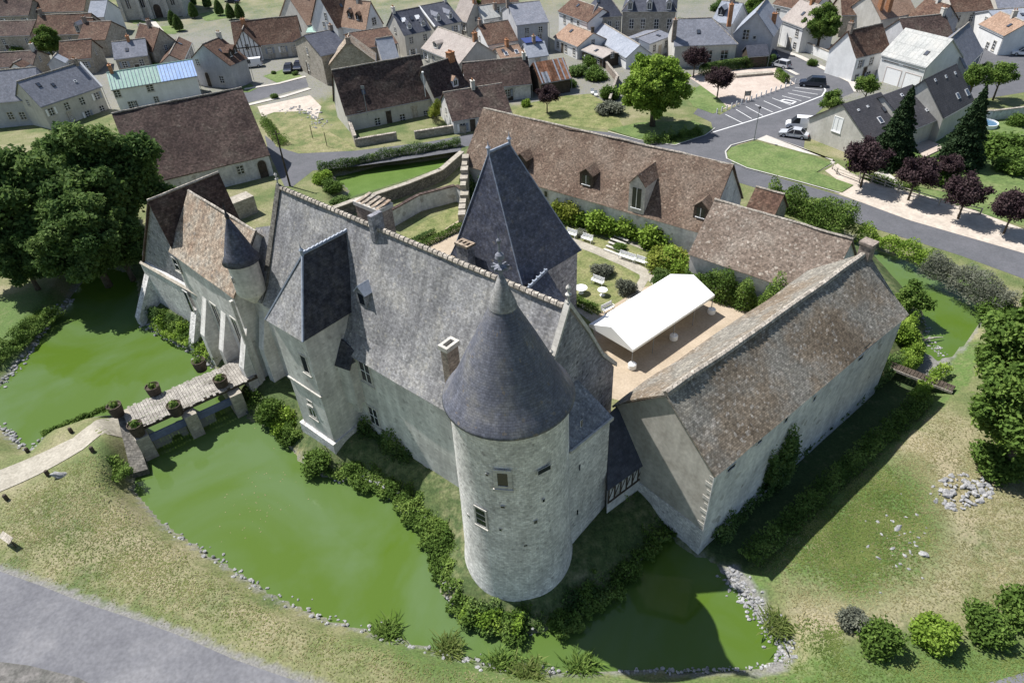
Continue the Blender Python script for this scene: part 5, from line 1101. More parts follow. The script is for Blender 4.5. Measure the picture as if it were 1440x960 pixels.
H14b = house('flat_tan_roof_house', 'low house with two white roof lights on a tan roof', (705, 84), (738, 78), (722, 62), 3.8, end=1, d=6, roof='tile_tan', wall='plaster_cream'); skylight(H14b, .3, .4); skylight(H14b, .75, .4)
H15 = house('tall_slate_house', 'tall two-storey slate house with shuttered windows in a darker grey wall', (726, 36), (772, 31), (714, 6), 7.3, roof='slate_village', wall='plaster_grey')
for px in ((741, 44), (760, 42), (741, 52), (759, 50)): fwin(H15, px, .8, 1.2)
chimney(H15, .0, 0, .7, 1.0, 2.6)
Hs = house('blue_awning_house', 'low building with a navy blue awning and pale flat roof', (742, 82), (772, 78), (755, 58), 3.6, end=1, d=6, roof='slate_pale', wall='plaster_white', cap=None, sag=0)
m = MB(); m.slab([Hs.P(Hs.L*.1, Hs.half*.9, Hs.zr + .1), Hs.P(Hs.L*.9, Hs.half*.9, Hs.zr + .1), Hs.P(Hs.L*.9, Hs.half*2.1, Hs.zr + .2), Hs.P(Hs.L*.1, Hs.half*2.1, Hs.zr + .2)], .1); m.build('awning', 'blue_fabric', Hs.root)
H16 = house('skylight_slate_house', 'dark slate house with two open white roof windows and dormers', (568, 50), (607, 42), (590, 10), 6.2, end=1, roof='slate_dark', wall='plaster_cream')
skylight(H16, .25, .6, 1.1, 1.1, pane='white_paint'); skylight(H16, .75, .6, 1.1, 1.1, pane='white_paint'); dormer(H16, .3, .2, .9, 1.0, face='plaster_white', roof='slate_dark'); dormer(H16, .8, .2, .9, 1.0, face='plaster_white', roof='slate_dark')
H16b = house('dormered_slate_house', 'dark slate house with two small round-headed white dormers', (612, 38), (650, 30), (590, 9), 6.2, roof='slate_dark', wall='plaster_cream'); dormer(H16b, .25, .2, 1.0, 1.2, face='plaster_white', roof='slate_village'); dormer(H16b, .7, .2, 1.0, 1.2, face='plaster_white', roof='slate_village')
m = MB(); m.slab([H16b.P(-.25, 0, H16b.ze+.1), H16b.P(.1, 0, H16b.ze+.1), H16b.P(.1, H16b.half, H16b.zr+.1), H16b.P(-.25, H16b.half, H16b.zr+.1)], .3); m.build('verge', 'plaster_white', H16b.root)
H17 = house('orange_roofed_house', 'house with light orange tiles and two dark dormers', (479, 38), (514, 43), (486, -2), 5.6, roof='tile_tan', wall='plaster_white'); dormer(H17, .3, .35, 1.3, 1.2, roof='tile_brown', face='wood_dark'); dormer(H17, .65, .3, 1.3, 1.2, roof='tile_brown', face='wood_dark')
fwin(H17, (526, 30), 1.2, 1.4, side='1')
G = gab('white_gable_house', 'house with a large plain white gable and brown roof at the top edge', (436, 32), (474, 40), (456, -8), 8, 5.6, roof='tile_brown', wall='plaster_white'); fwin(G, (458, 24), .7, 1.6, side='0')
G = gab('orange_gable_house', 'orange tiled house at the top edge, left of the large white gable', (392, 24), (432, 36), (404, -8), 8, 4.6, roof='tile_tan', wall='plaster_cream')
G = house('flat_market_roof', 'low pale green flat-roofed building in front of the white gable', (430, 46), (476, 44), (455, 32), 3.6, d=7, zr=4.3, roof='green_sheet', wall='plaster_white', cap=None, sag=0)
H18 = house('pink_top_house', 'pinkish tiled house at the top edge beside dark trees', (636, 26), (656, 32), (648, -4), 5.0, roof='tile_pink', wall='plaster_cream')
H18b = house('pale_top_house', 'white walled house with a pale fibre roof and brick chimney at top centre', (680, 28), (704, 24), (684, 8), 5.6, d=7, roof='fibre_roof', wall='plaster_white'); chimney(H18b, .9, -.4, .7, .9, 1.4)
H18c = house('reddish_top_house', 'reddish brown roof at the very top edge, left of the tall slate house', (668, 10), (730, 2), (700, -14), 6.0, d=9, roof='tile_brown', wall='plaster_cream')
# mansion
MH = house('mansion', 'large stone mansion with slate roof and white dormers at the top', (874, 16), (952, 16), (880, -14), 7.8, d=10, roof='slate_dark', wall='stone_village', sag=0, hips=(3, 3))
for t in (.15, .5, .85): dormer(MH, t, .03, 1.2, 1.7, roof='slate_village', face='stone_trim')
for x in (888, 904, 923, 941): fwin(MH, (x, 34), .9, 1.9)
MP = house('mansion_pavilion', 'stone side pavilion of the mansion under a steep pyramid slate roof', (831, 25), (876, 22), (850, -12), 7.0, d=8, roof='slate_dark', wall='stone_village', hips=(3.4, 3.4), sag=0)
for x in (846, 857, 868): fwin(MP, (x, 36), .7, 1.7)
Hl = house('long_low_slate_range', 'very long low range with pale slates running diagonally beside the gardens', (880, 82), (800, 30), (925, 78), 3.6, d=6, zr=5.8, roof='slate_pale', wall='plaster_white', sag=.03, hips=(0, 0))
H20b = house('tan_roof_cottage', 'cottage with tan brown roof and wall dormer beside the white street', (778, 52), (812, 66), (800, 33), 4.0, roof='tile_tan', wall='plaster_white'); chimney(H20b, .95, 0, .5, .5, 1.0, 'wood_dark', 0)
H20c = house('patched_roof_shed', 'open shed with cream and rust patched sheets below the long slates', (817, 70), (848, 82), (840, 62), 3.4, d=5, zr=4.1, roof='tile_pink', wall='wood_dark', cap=None, sag=0)
H20d = house('white_street_house', 'long white street house with shutters and a brown roof at top', (784, 16), (826, 32), (792, -2), 6.4, d=8, roof='tile_brown', wall='plaster_white')
for x, y in ((794, 27), (804, 31), (813, 35)): fwin(H20d, (x, y), .8, 1.5)
H21 = house('hipped_slate_house', 'cream house under a broad hipped grey slate roof and two chimneys', (948, 65), (1038, 62), (947, 27), 5.6, d=10.5, roof='slate_village', wall='plaster_cream', hips=(0, 4.8), sag=.03)
for x, y in ((996, 80), (1018, 80)): fwin(H21, (x, y), 1.3, 2.4)
chimney(H21, 0.0, -.7, .8, .8, 3.4, 'brick_chimney'); chimney(H21, .95, .4, .8, .8, 3.4, 'brick_orange')
H21b = house('annex_slate_house', 'lower slate roofed annexe joined left of the hipped slate house', (914, 62), (946, 50), (934, 42), 4.6, end=1, d=7, roof='slate_village', wall='plaster_white')
G22 = gab('blue_grey_gable_house', 'tall pale grey gabled house above the parking with slate roof', (1030, 48), (1088, 52), (1060, 16), 12, 6.2, roof='slate_pale', wall='plaster_grey')
fwin(G22, (1049, 49), 1.1, 1.8, side='0'); fwin(G22, (1061, 53), .5, .5, side='0', bars=(0, 0)); chimney(G22, .5, -.7, .7, .9, 1.6, 'brick_orange')
H22b = house('lean_to_slate', 'low porch with a two-tone slate lean-to under the grey gable', (1052, 80), (1082, 78), (1060, 66), 3.6, d=4, zr=5.2, roof='slate_dark', wall='wood_dark', cap=None, sag=0)
H22c = house('white_roof_house', 'pale roofed house with dark dormer behind the hipped slate house', (1000, 30), (1030, 34), (1022, 4), 6, end=1, d=8, roof='slate_pale', wall='plaster_white'); chimney(H22c, .5, 0, .8, .8, 1.6); dormer(H22c, .3, .3, 1.4, 1.4, roof='slate_pale', face='metal_dark')
H23 = house('white_roadside_house', 'long blank bright white house along the narrow pavement', (1098, 28), (1130, 40), (1092, -2), 6.2, d=8, roof='tile_pink', wall='plaster_white')
G24 = gab('white_gable_barn', 'bright white gabled building with dark brown tiles beside the road', (1164, 70), (1205, 82), (1193, 44), 9, 5.6, roof='tile_brown', wall='plaster_white', sag=.08)
wallrun([(1130, 72), (1163, 86)], 1.3, 3.0, .3, 'plaster_white', 'white fence wall between the two bright white houses below the round tree', lz=1.3)
H25 = house('white_garage', 'white double garage with a large pale fibre cement roof', (1238, 77), (1303, 95), (1341, 55), 5.8, end=1, roof='fibre_roof', wall='plaster_white', sag=.02, cap=None, th=.2)
for px in ((1256, 103), (1283, 110)):
    fdoor(H25, px, 3.0, 2.7, mat='white_paint', frame='plaster_pink')
m = MB(); o_ = H25.p0 + H25.w * .2
for a0, a1 in ((.1, .42), (.52, .85)): m.obox(H25.P(H25.L * a0, .19, 4.9), H25.u * (H25.L * (a1 - a0)), -H25.w * .04, Z * .18)
m.build('fascia_stripe', 'tile_pink', H25.root)
H26 = [house('modern_terrace_house', 'modern beige house with shuttered gable, first of the dark roofed trio', (1220, 197), (1258, 184), (1185, 146), 4.3, ext=2.5, roof='tile_modern', wall='plaster_cream', sag=0, cap=None)]
gq = H26[0]; window(gq.root, onplane((1178, 175), gq.p0 + gq.u * .22, gq.u), -gq.u, 1.4, 2.0, frame='white_paint', pane='white_paint', bars=(1, 0), barm='plaster_grey')
H26.append(house('modern_terrace_house', 'modern middle house of the dark roofed trio behind the first dark conifer', (1290, 180), (1323, 166), (1250, 131), 4.6, ext0=1.5, roof='tile_modern', wall='plaster_cream', sag=0, cap=None))
H26.append(house('modern_terrace_house', 'modern house at the upper right end of the dark roofed trio', (1328, 166), (1371, 142), (1301, 111), 5.2, roof='tile_modern', wall='plaster_cream', sag=0, cap=None))
for hh in H26[0:1]:
    t, k = slope_tk(hh, (1238, 169)); skylight(hh, t, k); 
    for px in ((1207, 155), (1220, 150)): t, k = slope_tk(hh, px); skylight(hh, t, min(k, .9), .35, .35)
for px in ((1268, 134), (1303, 155)): t, k = slope_tk(H26[1], px); skylight(H26[1], t, min(k, .93), .5, .5)
for px, a in (((1347, 135), .8), ((1360, 130), .9), ((1315, 113), .4), ((1330, 108), .4), ((1343, 103), .4)): t, k = slope_tk(H26[2], px); skylight(H26[2], min(max(t, .05), .95), min(k, .92), a, a * 1.2)
# upper right cluster
H27 = house('orange_brown_house', 'white house with rusty orange tiles and white dormers near parked white car', (1376, 34), (1412, 51), (1378, 14), 5.0, d=7, roof='tile_tan', wall='plaster_white'); fwin(H27, (1388, 66), .9, 1.6); fwin(H27, (1398, 64), .9, 1.6)
H27b = house('grey_slate_cottage', 'grey slate cottage between the white garage and rusty orange roof', (1358, 97), (1383, 72), (1343, 55), 4.2, d=8, roof='slate_village', wall='plaster_grey')
H27c = gab('slate_gable_house', 'grey-blue house with a pointed gable and round window above the garage', (1310, 33), (1350, 28), (1332, 8), 7, 6.0, roof='tile_brown', wall='plaster_grey'); fwin(H27c, (1341, 21), .6, .6, side='0')
H27d = house('mossy_roof_house', 'dark mossy roofed house just behind the white garage', (1278, 60), (1343, 53), (1262, 26), 5.4, d=9, roof='tile_dark', wall='plaster_grey')
H27e = house('stone_barn_house', 'old stone house with brown roof above the dark tiled white gable', (1184, 22), (1232, 21), (1180, -10), 5.8, d=9, roof='tile_brown', wall='stone_village'); fwin(H27e, (1211, 29), .5, 1.0)
H27f = house('brown_row_house', 'wide light brown roof at the top right edge behind an orange chimney', (1240, 28), (1290, 18), (1250, -8), 6.2, d=10, roof='tile_tan', wall='plaster_cream'); chimney(H27f, .1, -.6, .8, .9, 3.2, 'brick_orange'); chimney(H27f, .28, -.7, 1.0, .9, 2.4, 'brick_orange')
H27g = house('brown_row_house', 'brown tiled roof with a white gable edge at the top right', (1342, 18), (1398, 14), (1340, -14), 6.0, d=10, roof='tile_brown', wall='plaster_cream')
H27h = house('pale_blue_roof_house', 'pale blue roofed building at the right edge behind the orange roof', (1410, 40), (1470, 36), (1412, 16), 5.0, d=12, roof='slate_pale', wall='plaster_white')
H27i = house('slate_row_house', 'slate roofed row house at the top right corner', (1404, 14), (1470, 12), (1405, -14), 6.0, d=10, roof='slate_village', wall='plaster_cream')
H27j = house('grey_side_house', 'grey slate house beside the white garage gable', (1344, 92), (1376, 78), (1341, 56), 4.2, d=9, roof='slate_village', wall='plaster_grey') if False else None
H28 = house('narrow_red_house', 'narrow dark tiled house left of the round village tree', (1086, 6), (1140, 18), (1100, -18), 6, d=8, roof='tile_brown', wall='plaster_white')
# upper left cluster
UL_ = [('dark tiled roof house at the far left edge of the village', (-40, 52), (42, 50), (0, 26), 'tile_dark'), ('dark tiled roof house in the top left corner', (-40, 24), (40, 22), (0, -4), 'tile_dark'),
 ('brown tiled house with two cream dormers beside the leafy garden tree', (48, 50), (124, 48), (60, 20), 'tile_brown'), ('brown tiled house at the top edge left of the church street', (45, 18), (118, 16), (55, -8), 'tile_brown'),
 ('low brown tiled roof next to the small white gables at far left', (-40, 98), (46, 92), (2, 70), 'tile_dark'), ('reddish brown tiled house with round vents behind the slate roof', (82, 86), (128, 82), (80, 59), 'tile_brown')]
ulh = []
for lb, a, b_, r_, mt in UL_: ulh.append(house('old_tiled_house', lb, a, b_, r_, 5.6 if a[1] < 60 else 4.6, d=8.5, roof=mt, wall='stone_village', sag=.1))
dormer(ulh[2], .82, .1, 1.1, 1.6, roof='slate_village', face='plaster_cream'); dormer(ulh[1], .3, .3, .9, 1.1, roof='tile_dark', face='plaster_grey')
house('blue_slate_top_house', 'pale blue slate house at the top edge left of the church', (122, 25), (146, 24), (120, 2), 6.4, d=9, roof='slate_pale', wall='plaster_white')
gab('pair_gable_house', 'old brown gabled house with stone gable at the end of church street', (148, 56), (178, 40), (172, 22), 7, 5.2, roof='tile_brown', wall='stone_village')
gab('pair_gable_house', 'smaller brown gabled house left of the church street corner', (128, 50), (150, 42), (147, 20), 6, 5.2, roof='tile_brown', wall='stone_village')
house('corner_slate_house', 'slate and tile roofed house at the corner of the church street', (160, 84), (208, 78), (178, 56), 5.0, d=8, roof='slate_village', wall='stone_village')
house('corner_brown_house', 'brown tiled house along the church street edge', (186, 66), (214, 74), (176, 36), 5.0, d=7, roof='tile_brown', wall='stone_village')
gab('white_gablet', 'tiny white gable poking up behind the slate roof at left', (12, 97), (32, 96), (20, 89), 3, 6.4, roof='tile_brown', wall='plaster_white')
gab('white_gablet', 'small grey triangular gable behind the slate roof, right of the garden tree', (66, 92), (92, 89), (76, 80), 3, 6.6, roof='slate_pale', wall='plaster_grey')
# church
ch = thing('church', at(220, 24, 1.3), 'pale stone church front with buttresses and an arched doorway at the top', 'church'); a, b_ = at(174, 30, 1.3), at(262, 22, 1.3); d = b_ - a; s_ = Vector((-d.y, d.x, 0)).normalized()
m = MB(); m.obox(a, d, s_ * 14, Z * 11); m.build('wall', 'stone_trim', ch)
m = MB(); m.slab([a + Z*11, b_ + Z*11, b_ + s_*7 + Z*17, a + s_*7 + Z*17], .2); m.slab([a + s_*14 + Z*11, b_ + s_*14 + Z*11, b_ + s_*7 + Z*17, a + s_*7 + Z*17], .2); m.poly([a + Z*11, a + s_*14 + Z*11, a + s_*7 + Z*16.9]); m.poly([b_ + Z*11, b_ + s_*14 + Z*11, b_ + s_*7 + Z*16.9]); m.build('roof', 'slate_village', ch)
for t in (.02, .3, .45, .72, .96): m = MB(); c = a + d * t; m.prism([c, c + d.normalized()*.9, c + d.normalized()*.9 - s_*1.2, c - s_*1.2], 1, [9, 9, 7, 7]); m.build('buttress', 'stone_trim', ch)
p = a + d * .58; p.z = 1.3; doorway(ch, p - s_*0, -s_, 2.0, 2.6, arch=True, fw=.5); 
for t in (.16, .38, .85): window(ch, a + d * t + Z*4.5, -s_, 1.0, 3.0, bars=(1, 0), fw=.25)
# ---- garden walls in front of the white cottage
wallrun([(501, 207), (559, 197)], 1.3, 2.5, .4, 'stone_village', 'low stone garden wall left of the gate before the white cottage', lz=1.3)
wallrun([(584, 196), (640, 187), (655, 188)], 1.3, 2.5, .4, 'stone_village', 'low stone garden wall right of the gate beside the ivy cottage', lz=1.3)
wallrun([(500, 206), (488, 172)], 1.3, 3.0, .4, 'stone_village', 'rubble side wall running back from the road to the white cottage gable', lz=1.3)
wallrun([(858, 150), (868, 118), (850, 95)], 1.3, 2.6, .3, 'brick_chimney', 'dark garden wall climbing between shrubs below the patched shed', lz=1.3)
wallrun([(1340, 168), (1392, 170), (1440, 164)], 1.3, 2.8, .3, 'render_wall', 'grey garden wall behind the red and yellow play equipment', lz=1.3)

for h in [H25, H8, H12, H22b] + H26: h.nw = 2; h.nc = 1
# ordinary openings and chimneys on the remaining village houses
for k, h in enumerate(HOUSES):
    if h.cat != 'house': continue
    rr = random.Random(k * 13 + 5); n = max(1, int(h.L / 2.9)); rows = [h.ze - 1.35] + ([h.ze - 3.9] if h.ze > 5.4 else [])
    if h.nw == 0:
        for z in rows:
            for i in range(n):
                if rr.random() < .12: continue
                window(h.root, h.P(h.L * (i + .5) / n, .22, z), -h.w, .85, 1.25, fw=.1)
                if rr.random() < .5:
                    m = MB()
                    for q in (-1, 1): m.obox(h.P(h.L * (i + .5) / n, .22, z - .62) + h.u * (q * .8 - .19) - h.w * .07, h.u * .38, -h.w * .05, Z * 1.25); m.build('shutter', 'white_paint' if rr.random() < .6 else 'lead', h.root); m = MB()
        p = h.P(h.L * rr.uniform(.3, .7), .22, h.zb); doorway(h.root, p, -h.w, .95, 2.1, mat='wood_dark' if rr.random() < .5 else 'wood_pale')
    for e, nn in ((0, -h.u), (1, h.u)):
        if h.hips[e] or rr.random() < .35 or h.half * 2 < 5: continue
        if nn.dot(Vector((h.p0.x, h.p0.y, 0))) < 0 and h.nw < 2: window(h.root, (h.P(.22, h.half, h.ze + .2) if e == 0 else h.P(h.L - .22, h.half, h.ze + .2)), nn, .7, 1.0, fw=.1)
    if h.nc == 0 and rr.random() < .75 and h.zr - h.ze > 1.6: chimney(h, rr.choice((.06, .94, .5)), 0, .6, .9, rr.uniform(.8, 1.5), rr.choice(('brick_orange', 'brick_chimney', 'plaster_cream')), 2)
    if rr.random() < .3: skylight(h, rr.uniform(.2, .8), rr.uniform(.4, .7), .7, .9, frame='metal_dark')
# ================================================================== vegetation
tree_proto('big', 6.6, 6.8, 8.0, 95, 85000, .23, 'leaf_dark', 11, (.45, .2), br=.17)
tree_proto('big2', 6.2, 6.2, 6.8, 90, 75000, .23, 'leaf_dark', 12, (.4, .2), br=.17)
tree_proto('bright', 5.7, 6.6, 6.4, 90, 62000, .23, 'leaf_bright', 13, (.4, .2), br=.17)
tree_proto('mid', 4.2, 4.2, 5.4, 70, 38000, .18, 'leaf_mid', 14, (.28, .12), br=.18)
tree_proto('purple', 2.6, 2.1, 3.7, 26, 11000, .15, 'leaf_purple', 15, (.12, .06), br=.3)
tree_proto('round', 2.0, 1.6, 3.6, 18, 9000, .13, 'leaf_mid', 16, (.12, .06), br=.32)
tree_proto('willow', 1.9, 1.7, 2.3, 18, 6500, .14, 'leaf_mid', 17, (.1, .05), br=.3)
rg = np.random.default_rng(5)
def cone_proto(key, h, R, n, size, mat, z0=.5, tiers=9, seed=3):
    rg = np.random.default_rng(seed); z = z0 + (h - z0) * (1 - np.sqrt(rg.uniform(0, 1, n))); f = (z - z0) / (h - z0)
    a = rg.uniform(0, 2*PI, n); tier = (f * tiers) % 1; Rz = R * (1 - f) ** .85 * (1.08 - .38 * tier) * (1 + .16 * np.sin(a * 5 + np.floor(f * tiers) * 2.1)); r = Rz * rg.uniform(.25, 1.0, n) ** .5
    P = np.stack([r * np.cos(a), r * np.sin(a), z - r * .18], 1); me = leafmesh('crown', P, size, seed, .1, V=.35 + .3 * rg.uniform(0, 1, n)); me.materials.append(M(mat))
    mb = MB(); mb.tube([(0,0,-.2), (0,0,h*.9)], [R*.09, .03], 8); o = mb.build('trunk', 'bark'); tm = o.data; bpy.data.objects.remove(o); TP[key] = (me, tm)
cone_proto('pine', 10.5, 3.0, 24000, .17, 'leaf_pine')
def topiary(key, h, R, n, mat, seed=9):
    rg = np.random.default_rng(seed); f = rg.uniform(0, 1, n); a = rg.uniform(0, 2*PI, n); r = R * np.sqrt(np.clip(np.sin(PI * (.12 + .88 * f) ** .8), 0, 1)) * (1 - f * .35) * rg.uniform(.85, 1.03, n)
    P = np.stack([r * np.cos(a), r * np.sin(a), .5 + f * h], 1); me = leafmesh('crown', P, .16, seed, .1); me.materials.append(M(mat)); mb = MB(); mb.tube([(0,0,-.1), (0,0,h*.6)], .1, 6); o = mb.build('trunk', 'bark'); tm = o.data; bpy.data.objects.remove(o); TP[key] = (me, tm)
topiary('topiary', 3.6, 1.35, 5000, 'leaf_dark')
def tree(key, name, px, zc, label, cat='tree', group=None, s=1., sz=None, rot=None, z=GZ):
    p = at(px[0], px[1], z + zc * (sz or s)); p.z = z; return place_tree(key, name, p, label, cat, group, s, sz, random.uniform(0, 6) if rot is None else rot)
tree('big', 'broadleaf_tree', (145, 252), 8.2, 'huge dark green broadleaf tree standing against the dark roofed barn', s=1.2)
tree('big2', 'broadleaf_tree', (30, 285), 7.2, 'big dark green broadleaf tree at the left edge of the picture', s=1.25)
tree('big2', 'broadleaf_tree', (118, 330), 7.2, 'dark broadleaf tree in front, leaning over the left pool of the moat', s=.95)
tree('big', 'broadleaf_tree', (95, 250), 8.2, 'dark green broadleaf tree in the middle of the big left clump', s=.86)
tree('big2', 'broadleaf_tree', (165, 345), 6.8, 'dark broadleaf tree at the right of the big left clump, against the chapel wing', s=.7, z=.9)
tree('big2', 'broadleaf_tree', (30, 365), 6.8, 'dark low tree in front at the left edge above the grassy bank', s=.62)
tree('mid', 'garden_tree', (1062, 18), 5.4, 'dark garden tree at the top between the grey gable and the white roadside house', s=.8)
tree('mid', 'garden_tree', (722, 26), 5.4, 'garden tree at the top between pink roof and tall slate house', s=.6)
tree('mid', 'garden_tree', (664, 14), 5.4, 'dark garden tree at the top edge between small roofs', s=.7)
tree('bright', 'lime_tree', (922, 124), 6.4, 'large bright green tree on the grassy island at the road junction')
tree('mid', 'village_tree', (1156, 36), 5.4, 'round dark green tree behind the white fence at the top', s=.95)
tree('mid', 'garden_tree', (66, 60), 5.4, 'leafy green garden tree among the brown roofs at upper left', s=.85)
for px, lb in (((1222, 120), 'small round tree above the middle of the dark roofed modern trio'), ((1170, 141), 'small round tree beside the first gable of the modern trio'), ((1372, 108), 'round-headed tree left of a pair beside the upper right car park'), ((1410, 105), 'round-headed tree on a bare trunk, right one of the car park pair')):
    tree('round', 'round_tree', px, 3.6, lb, s=1.0 if px[0] < 1300 else 1.2)
for i, (px, lb, s) in enumerate((((1222, 222), 'purple-leaved tree beside the wooden rail, first of the roadside row', 1.15), ((1290, 243), 'purple-leaved tree second in the roadside row below the conifers', 1.05), ((1362, 270), 'purple-leaved tree third in the roadside row', 1.0), ((1428, 292), 'purple-leaved tree at the right edge, last of the roadside row', .95), ((1335, 232), 'small purple tree behind the roadside row in the garden', .7))):
    tree('purple', 'purple_plum_tree', px, 3.7, lb, group='purple plum trees', s=s)
for px, lb, s in (((769, 134), 'purple tree on the lawn in front of the rusty shed', .85), ((1012, 110), 'purple tree on the paved square beside the parking bays', .95), ((978, 82), 'dark purple tree against the cream hipped roof house', .95)):
    tree('purple', 'purple_plum_tree', px, 3.7, lb, s=s)
place_tree('pine', 'conifer', at(1250, 232), 'tall dark conifer in front of the modern trio, the left one of two', 'tree', s=1.08)
place_tree('pine', 'conifer', at(1346, 232), 'tall dark conifer on the right, between the modern trio and the play garden', 'tree', s=1.08, rot=2)
for i, px in enumerate(((246, 38), (253, 44), (274, 26), (310, 22), (326, 28), (339, 28), (293, 12), (272, 10))):
    q = at(*px); place_tree('topiary', 'clipped_conifer', q, ['clipped egg-shaped tree by the church street, rear of the nearest two', 'clipped egg-shaped tree by the church street, nearest to the brown gable', 'clipped tree standing in front of the church buttress', 'clipped tree at the middle of the churchyard lawn', 'clipped tree left of the last pair on the church lawn', 'clipped tree at the right end of the churchyard row', 'clipped tree at the top edge above the church lawn', 'clipped tree at top beside the church front'][i], 'tree', 'clipped trees around the church lawn', 1., None, i)
# right hand trees
tree('mid', 'bank_tree', (1458, 512), 5.4, 'large leafy tree on the right edge beside the moat channel', s=1.15)
tree('mid', 'bank_tree', (1452, 590), 5.4, 'leafy tree at the right edge above the rock pile', s=1.05)
tree('mid', 'bank_tree', (1478, 425), 5.4, 'leafy tree furthest up the right edge beside the road bank', s=.7)
tree('willow', 'willow_shrub', (1286, 418), 2.3, 'pale yellow-green willow shrub at the far end of the great barn', cat='shrub', z=.8)
# bushes
for i, (k, mt) in enumerate((('b_mid', 'leaf_mid'), ('b_dark', 'leaf_dark'), ('b_bright', 'leaf_bright'), ('b_grey', 'leaf_grey'), ('b_yellow', 'leaf_yellow'), ('b_purple', 'leaf_purple'))): bush_proto(k, mt, 30 + i, n=6500, size=.085)
def bs(key, px, r, h, lb, name='bush', z=None, group=None):
    p = at(px[0], px[1], z) if z is not None else gat(*px); return bush(key, name, p, r, h, lb, 'bush', group)
for px, r, h, k, lb in (((1232, 905), 1.45, 1.9, 'b_mid', 'first rounded bush from the left in the lower right hedge row'), ((1303, 895), 1.5, 1.9, 'b_bright', 'second rounded bush from the left in the lower right hedge row'), ((1386, 888), 1.7, 1.9, 'b_mid', 'third wide bush in the lower right hedge row'), ((1440, 868), 1.9, 2.2, 'b_mid', 'bush cut by the right edge in the lower right hedge row'), ((1200, 880), 1.1, 1.2, 'b_grey', 'low greyish bush starting the lower right hedge row'),
    ((383, 588), 1.5, 2.3, 'b_mid', 'bushy shrub at the castle foot beside the moored boat'), ((404, 606), 1.5, 2.0, 'b_bright', 'bright shrub against the left corner of the gate tower'), ((446, 655), 1.5, 1.5, 'b_mid', 'rounded bush at the water edge below the gate tower'), ((1400, 660), 2.2, 2.2, 'b_mid', 'broad bush under the leafy trees near the rock pile'), ((1425, 625), 2.0, 2.2, 'b_bright', 'bright bush at the right edge above the rock pile'),
    ((1270, 478), 1.3, 2.2, 'b_bright', 'bright green bush at the end wall of the great barn'), ((1277, 500), 1.1, 1.8, 'b_bright', 'bright green bush beside the start of the plank footbridge'), ((1398, 448), 2.0, 2.0, 'b_mid', 'bush on the far bank of the right channel'), ((1400, 520), 1.8, 2.0, 'b_mid', 'bush at the bank edge below the right trees'),
    ((452, 256), 1.7, 1.7, 'b_bright', 'light green bush at the left tip of the green pond'), ((470, 268), 1.7, 1.7, 'b_mid', 'bush next to the left tip of the green pond'), ((478, 290), 1.6, 1.2, 'b_dark', 'low dark bush between the pond tip and the moat wall'),
    ((858, 160), 2.6, 2.0, 'b_grey', 'spreading grey-green bush on the lawn left of the bright tree'), ((838, 112), 2.4, 2.4, 'b_mid', 'bush below the long pale slate range'), ((858, 138), 2.2, 2.4, 'b_mid', 'bush on the lawn edge beside the bright green tree'), ((815, 105), 2.2, 2.2, 'b_dark', 'dark bush behind the rusty shed garden'), ((800, 122), 1.6, 1.4, 'b_dark', 'dark bush at the corner of the rusty shed'), ((740, 150), 1.0, 1.2, 'b_bright', 'small light bush beside the purple tree on the lawn'),
    ((1260, 205), 1.3, 1.6, 'b_mid', 'bush at the foot of the first conifer') , ((1200, 236), 1.2, 1.4, 'b_bright', 'small green bush behind the wooden rail at the corner house'), ((1320, 252), 3.0, 2.4, 'b_mid', 'wide garden shrub between the purple roadside trees'), ((1405, 215), 3.6, 3.0, 'b_mid', 'big garden shrub on the right lawn below the play equipment'), ((1425, 240), 3.0, 2.6, 'b_mid', 'garden shrub near the right edge of the lawn'), ((1430, 175), 1.8, 1.8, 'b_mid', 'shrub by the grey garden wall at the right edge'),
    ((388, 138), .9, 1.0, 'b_dark', 'clipped round bush beside the village road'), ((416, 105), .8, .8, 'b_dark', 'low clipped bush in front of the parked dark cars'), ((386, 104), .6, .7, 'b_dark', 'tiny clipped bush on the small grass plot'), ((1385, 96), 1.2, 1.2, 'b_dark', 'dark bush by the upper right car park'), ((720, 30), 2.2, 2.4, 'b_mid', 'dark garden bush behind the tall slate house') , ((660, 24), 3, 2.6, 'b_dark', 'dark garden trees at the top centre between the houses')):
    bs(k, px, r, h, lb)
for px, r, h, k, lb in (((584, 116), 2.0, 2.0, 'b_mid', 'garden shrub between the dark tiled roofs and the pink roofed house'), ((848, 60), 2.2, 2.2, 'b_mid', 'shrub at the foot of the mansion pavilion beside the long pale slates'), ((900, 56), 1.6, 1.6, 'b_dark', 'dark shrub in the forecourt of the mansion'), ((1142, 92), 1.2, 1.3, 'b_mid', 'small shrub at the foot of the white fence wall'), ((1010, 14), 2.6, 2.6, 'b_dark', 'dark garden bush behind the pale roofed house at the top'), ((955, 40), 2.2, 2.0, 'b_mid', 'garden bush between the mansion and the hipped slate house'), ((345, 70), 1.2, 1.2, 'b_dark', 'small bush beside the half-timbered porch'), ((222, 100), 1.6, 1.8, 'b_mid', 'bush behind the blue end of the sheet metal roof'), ((30, 75), 2.4, 2.2, 'b_mid', 'garden bush between the old brown roofs at far left'), ((830, 92), 1.8, 1.9, 'b_mid', 'shrub in front of the patched shed')):
    bs(k, px, r, h, lb)
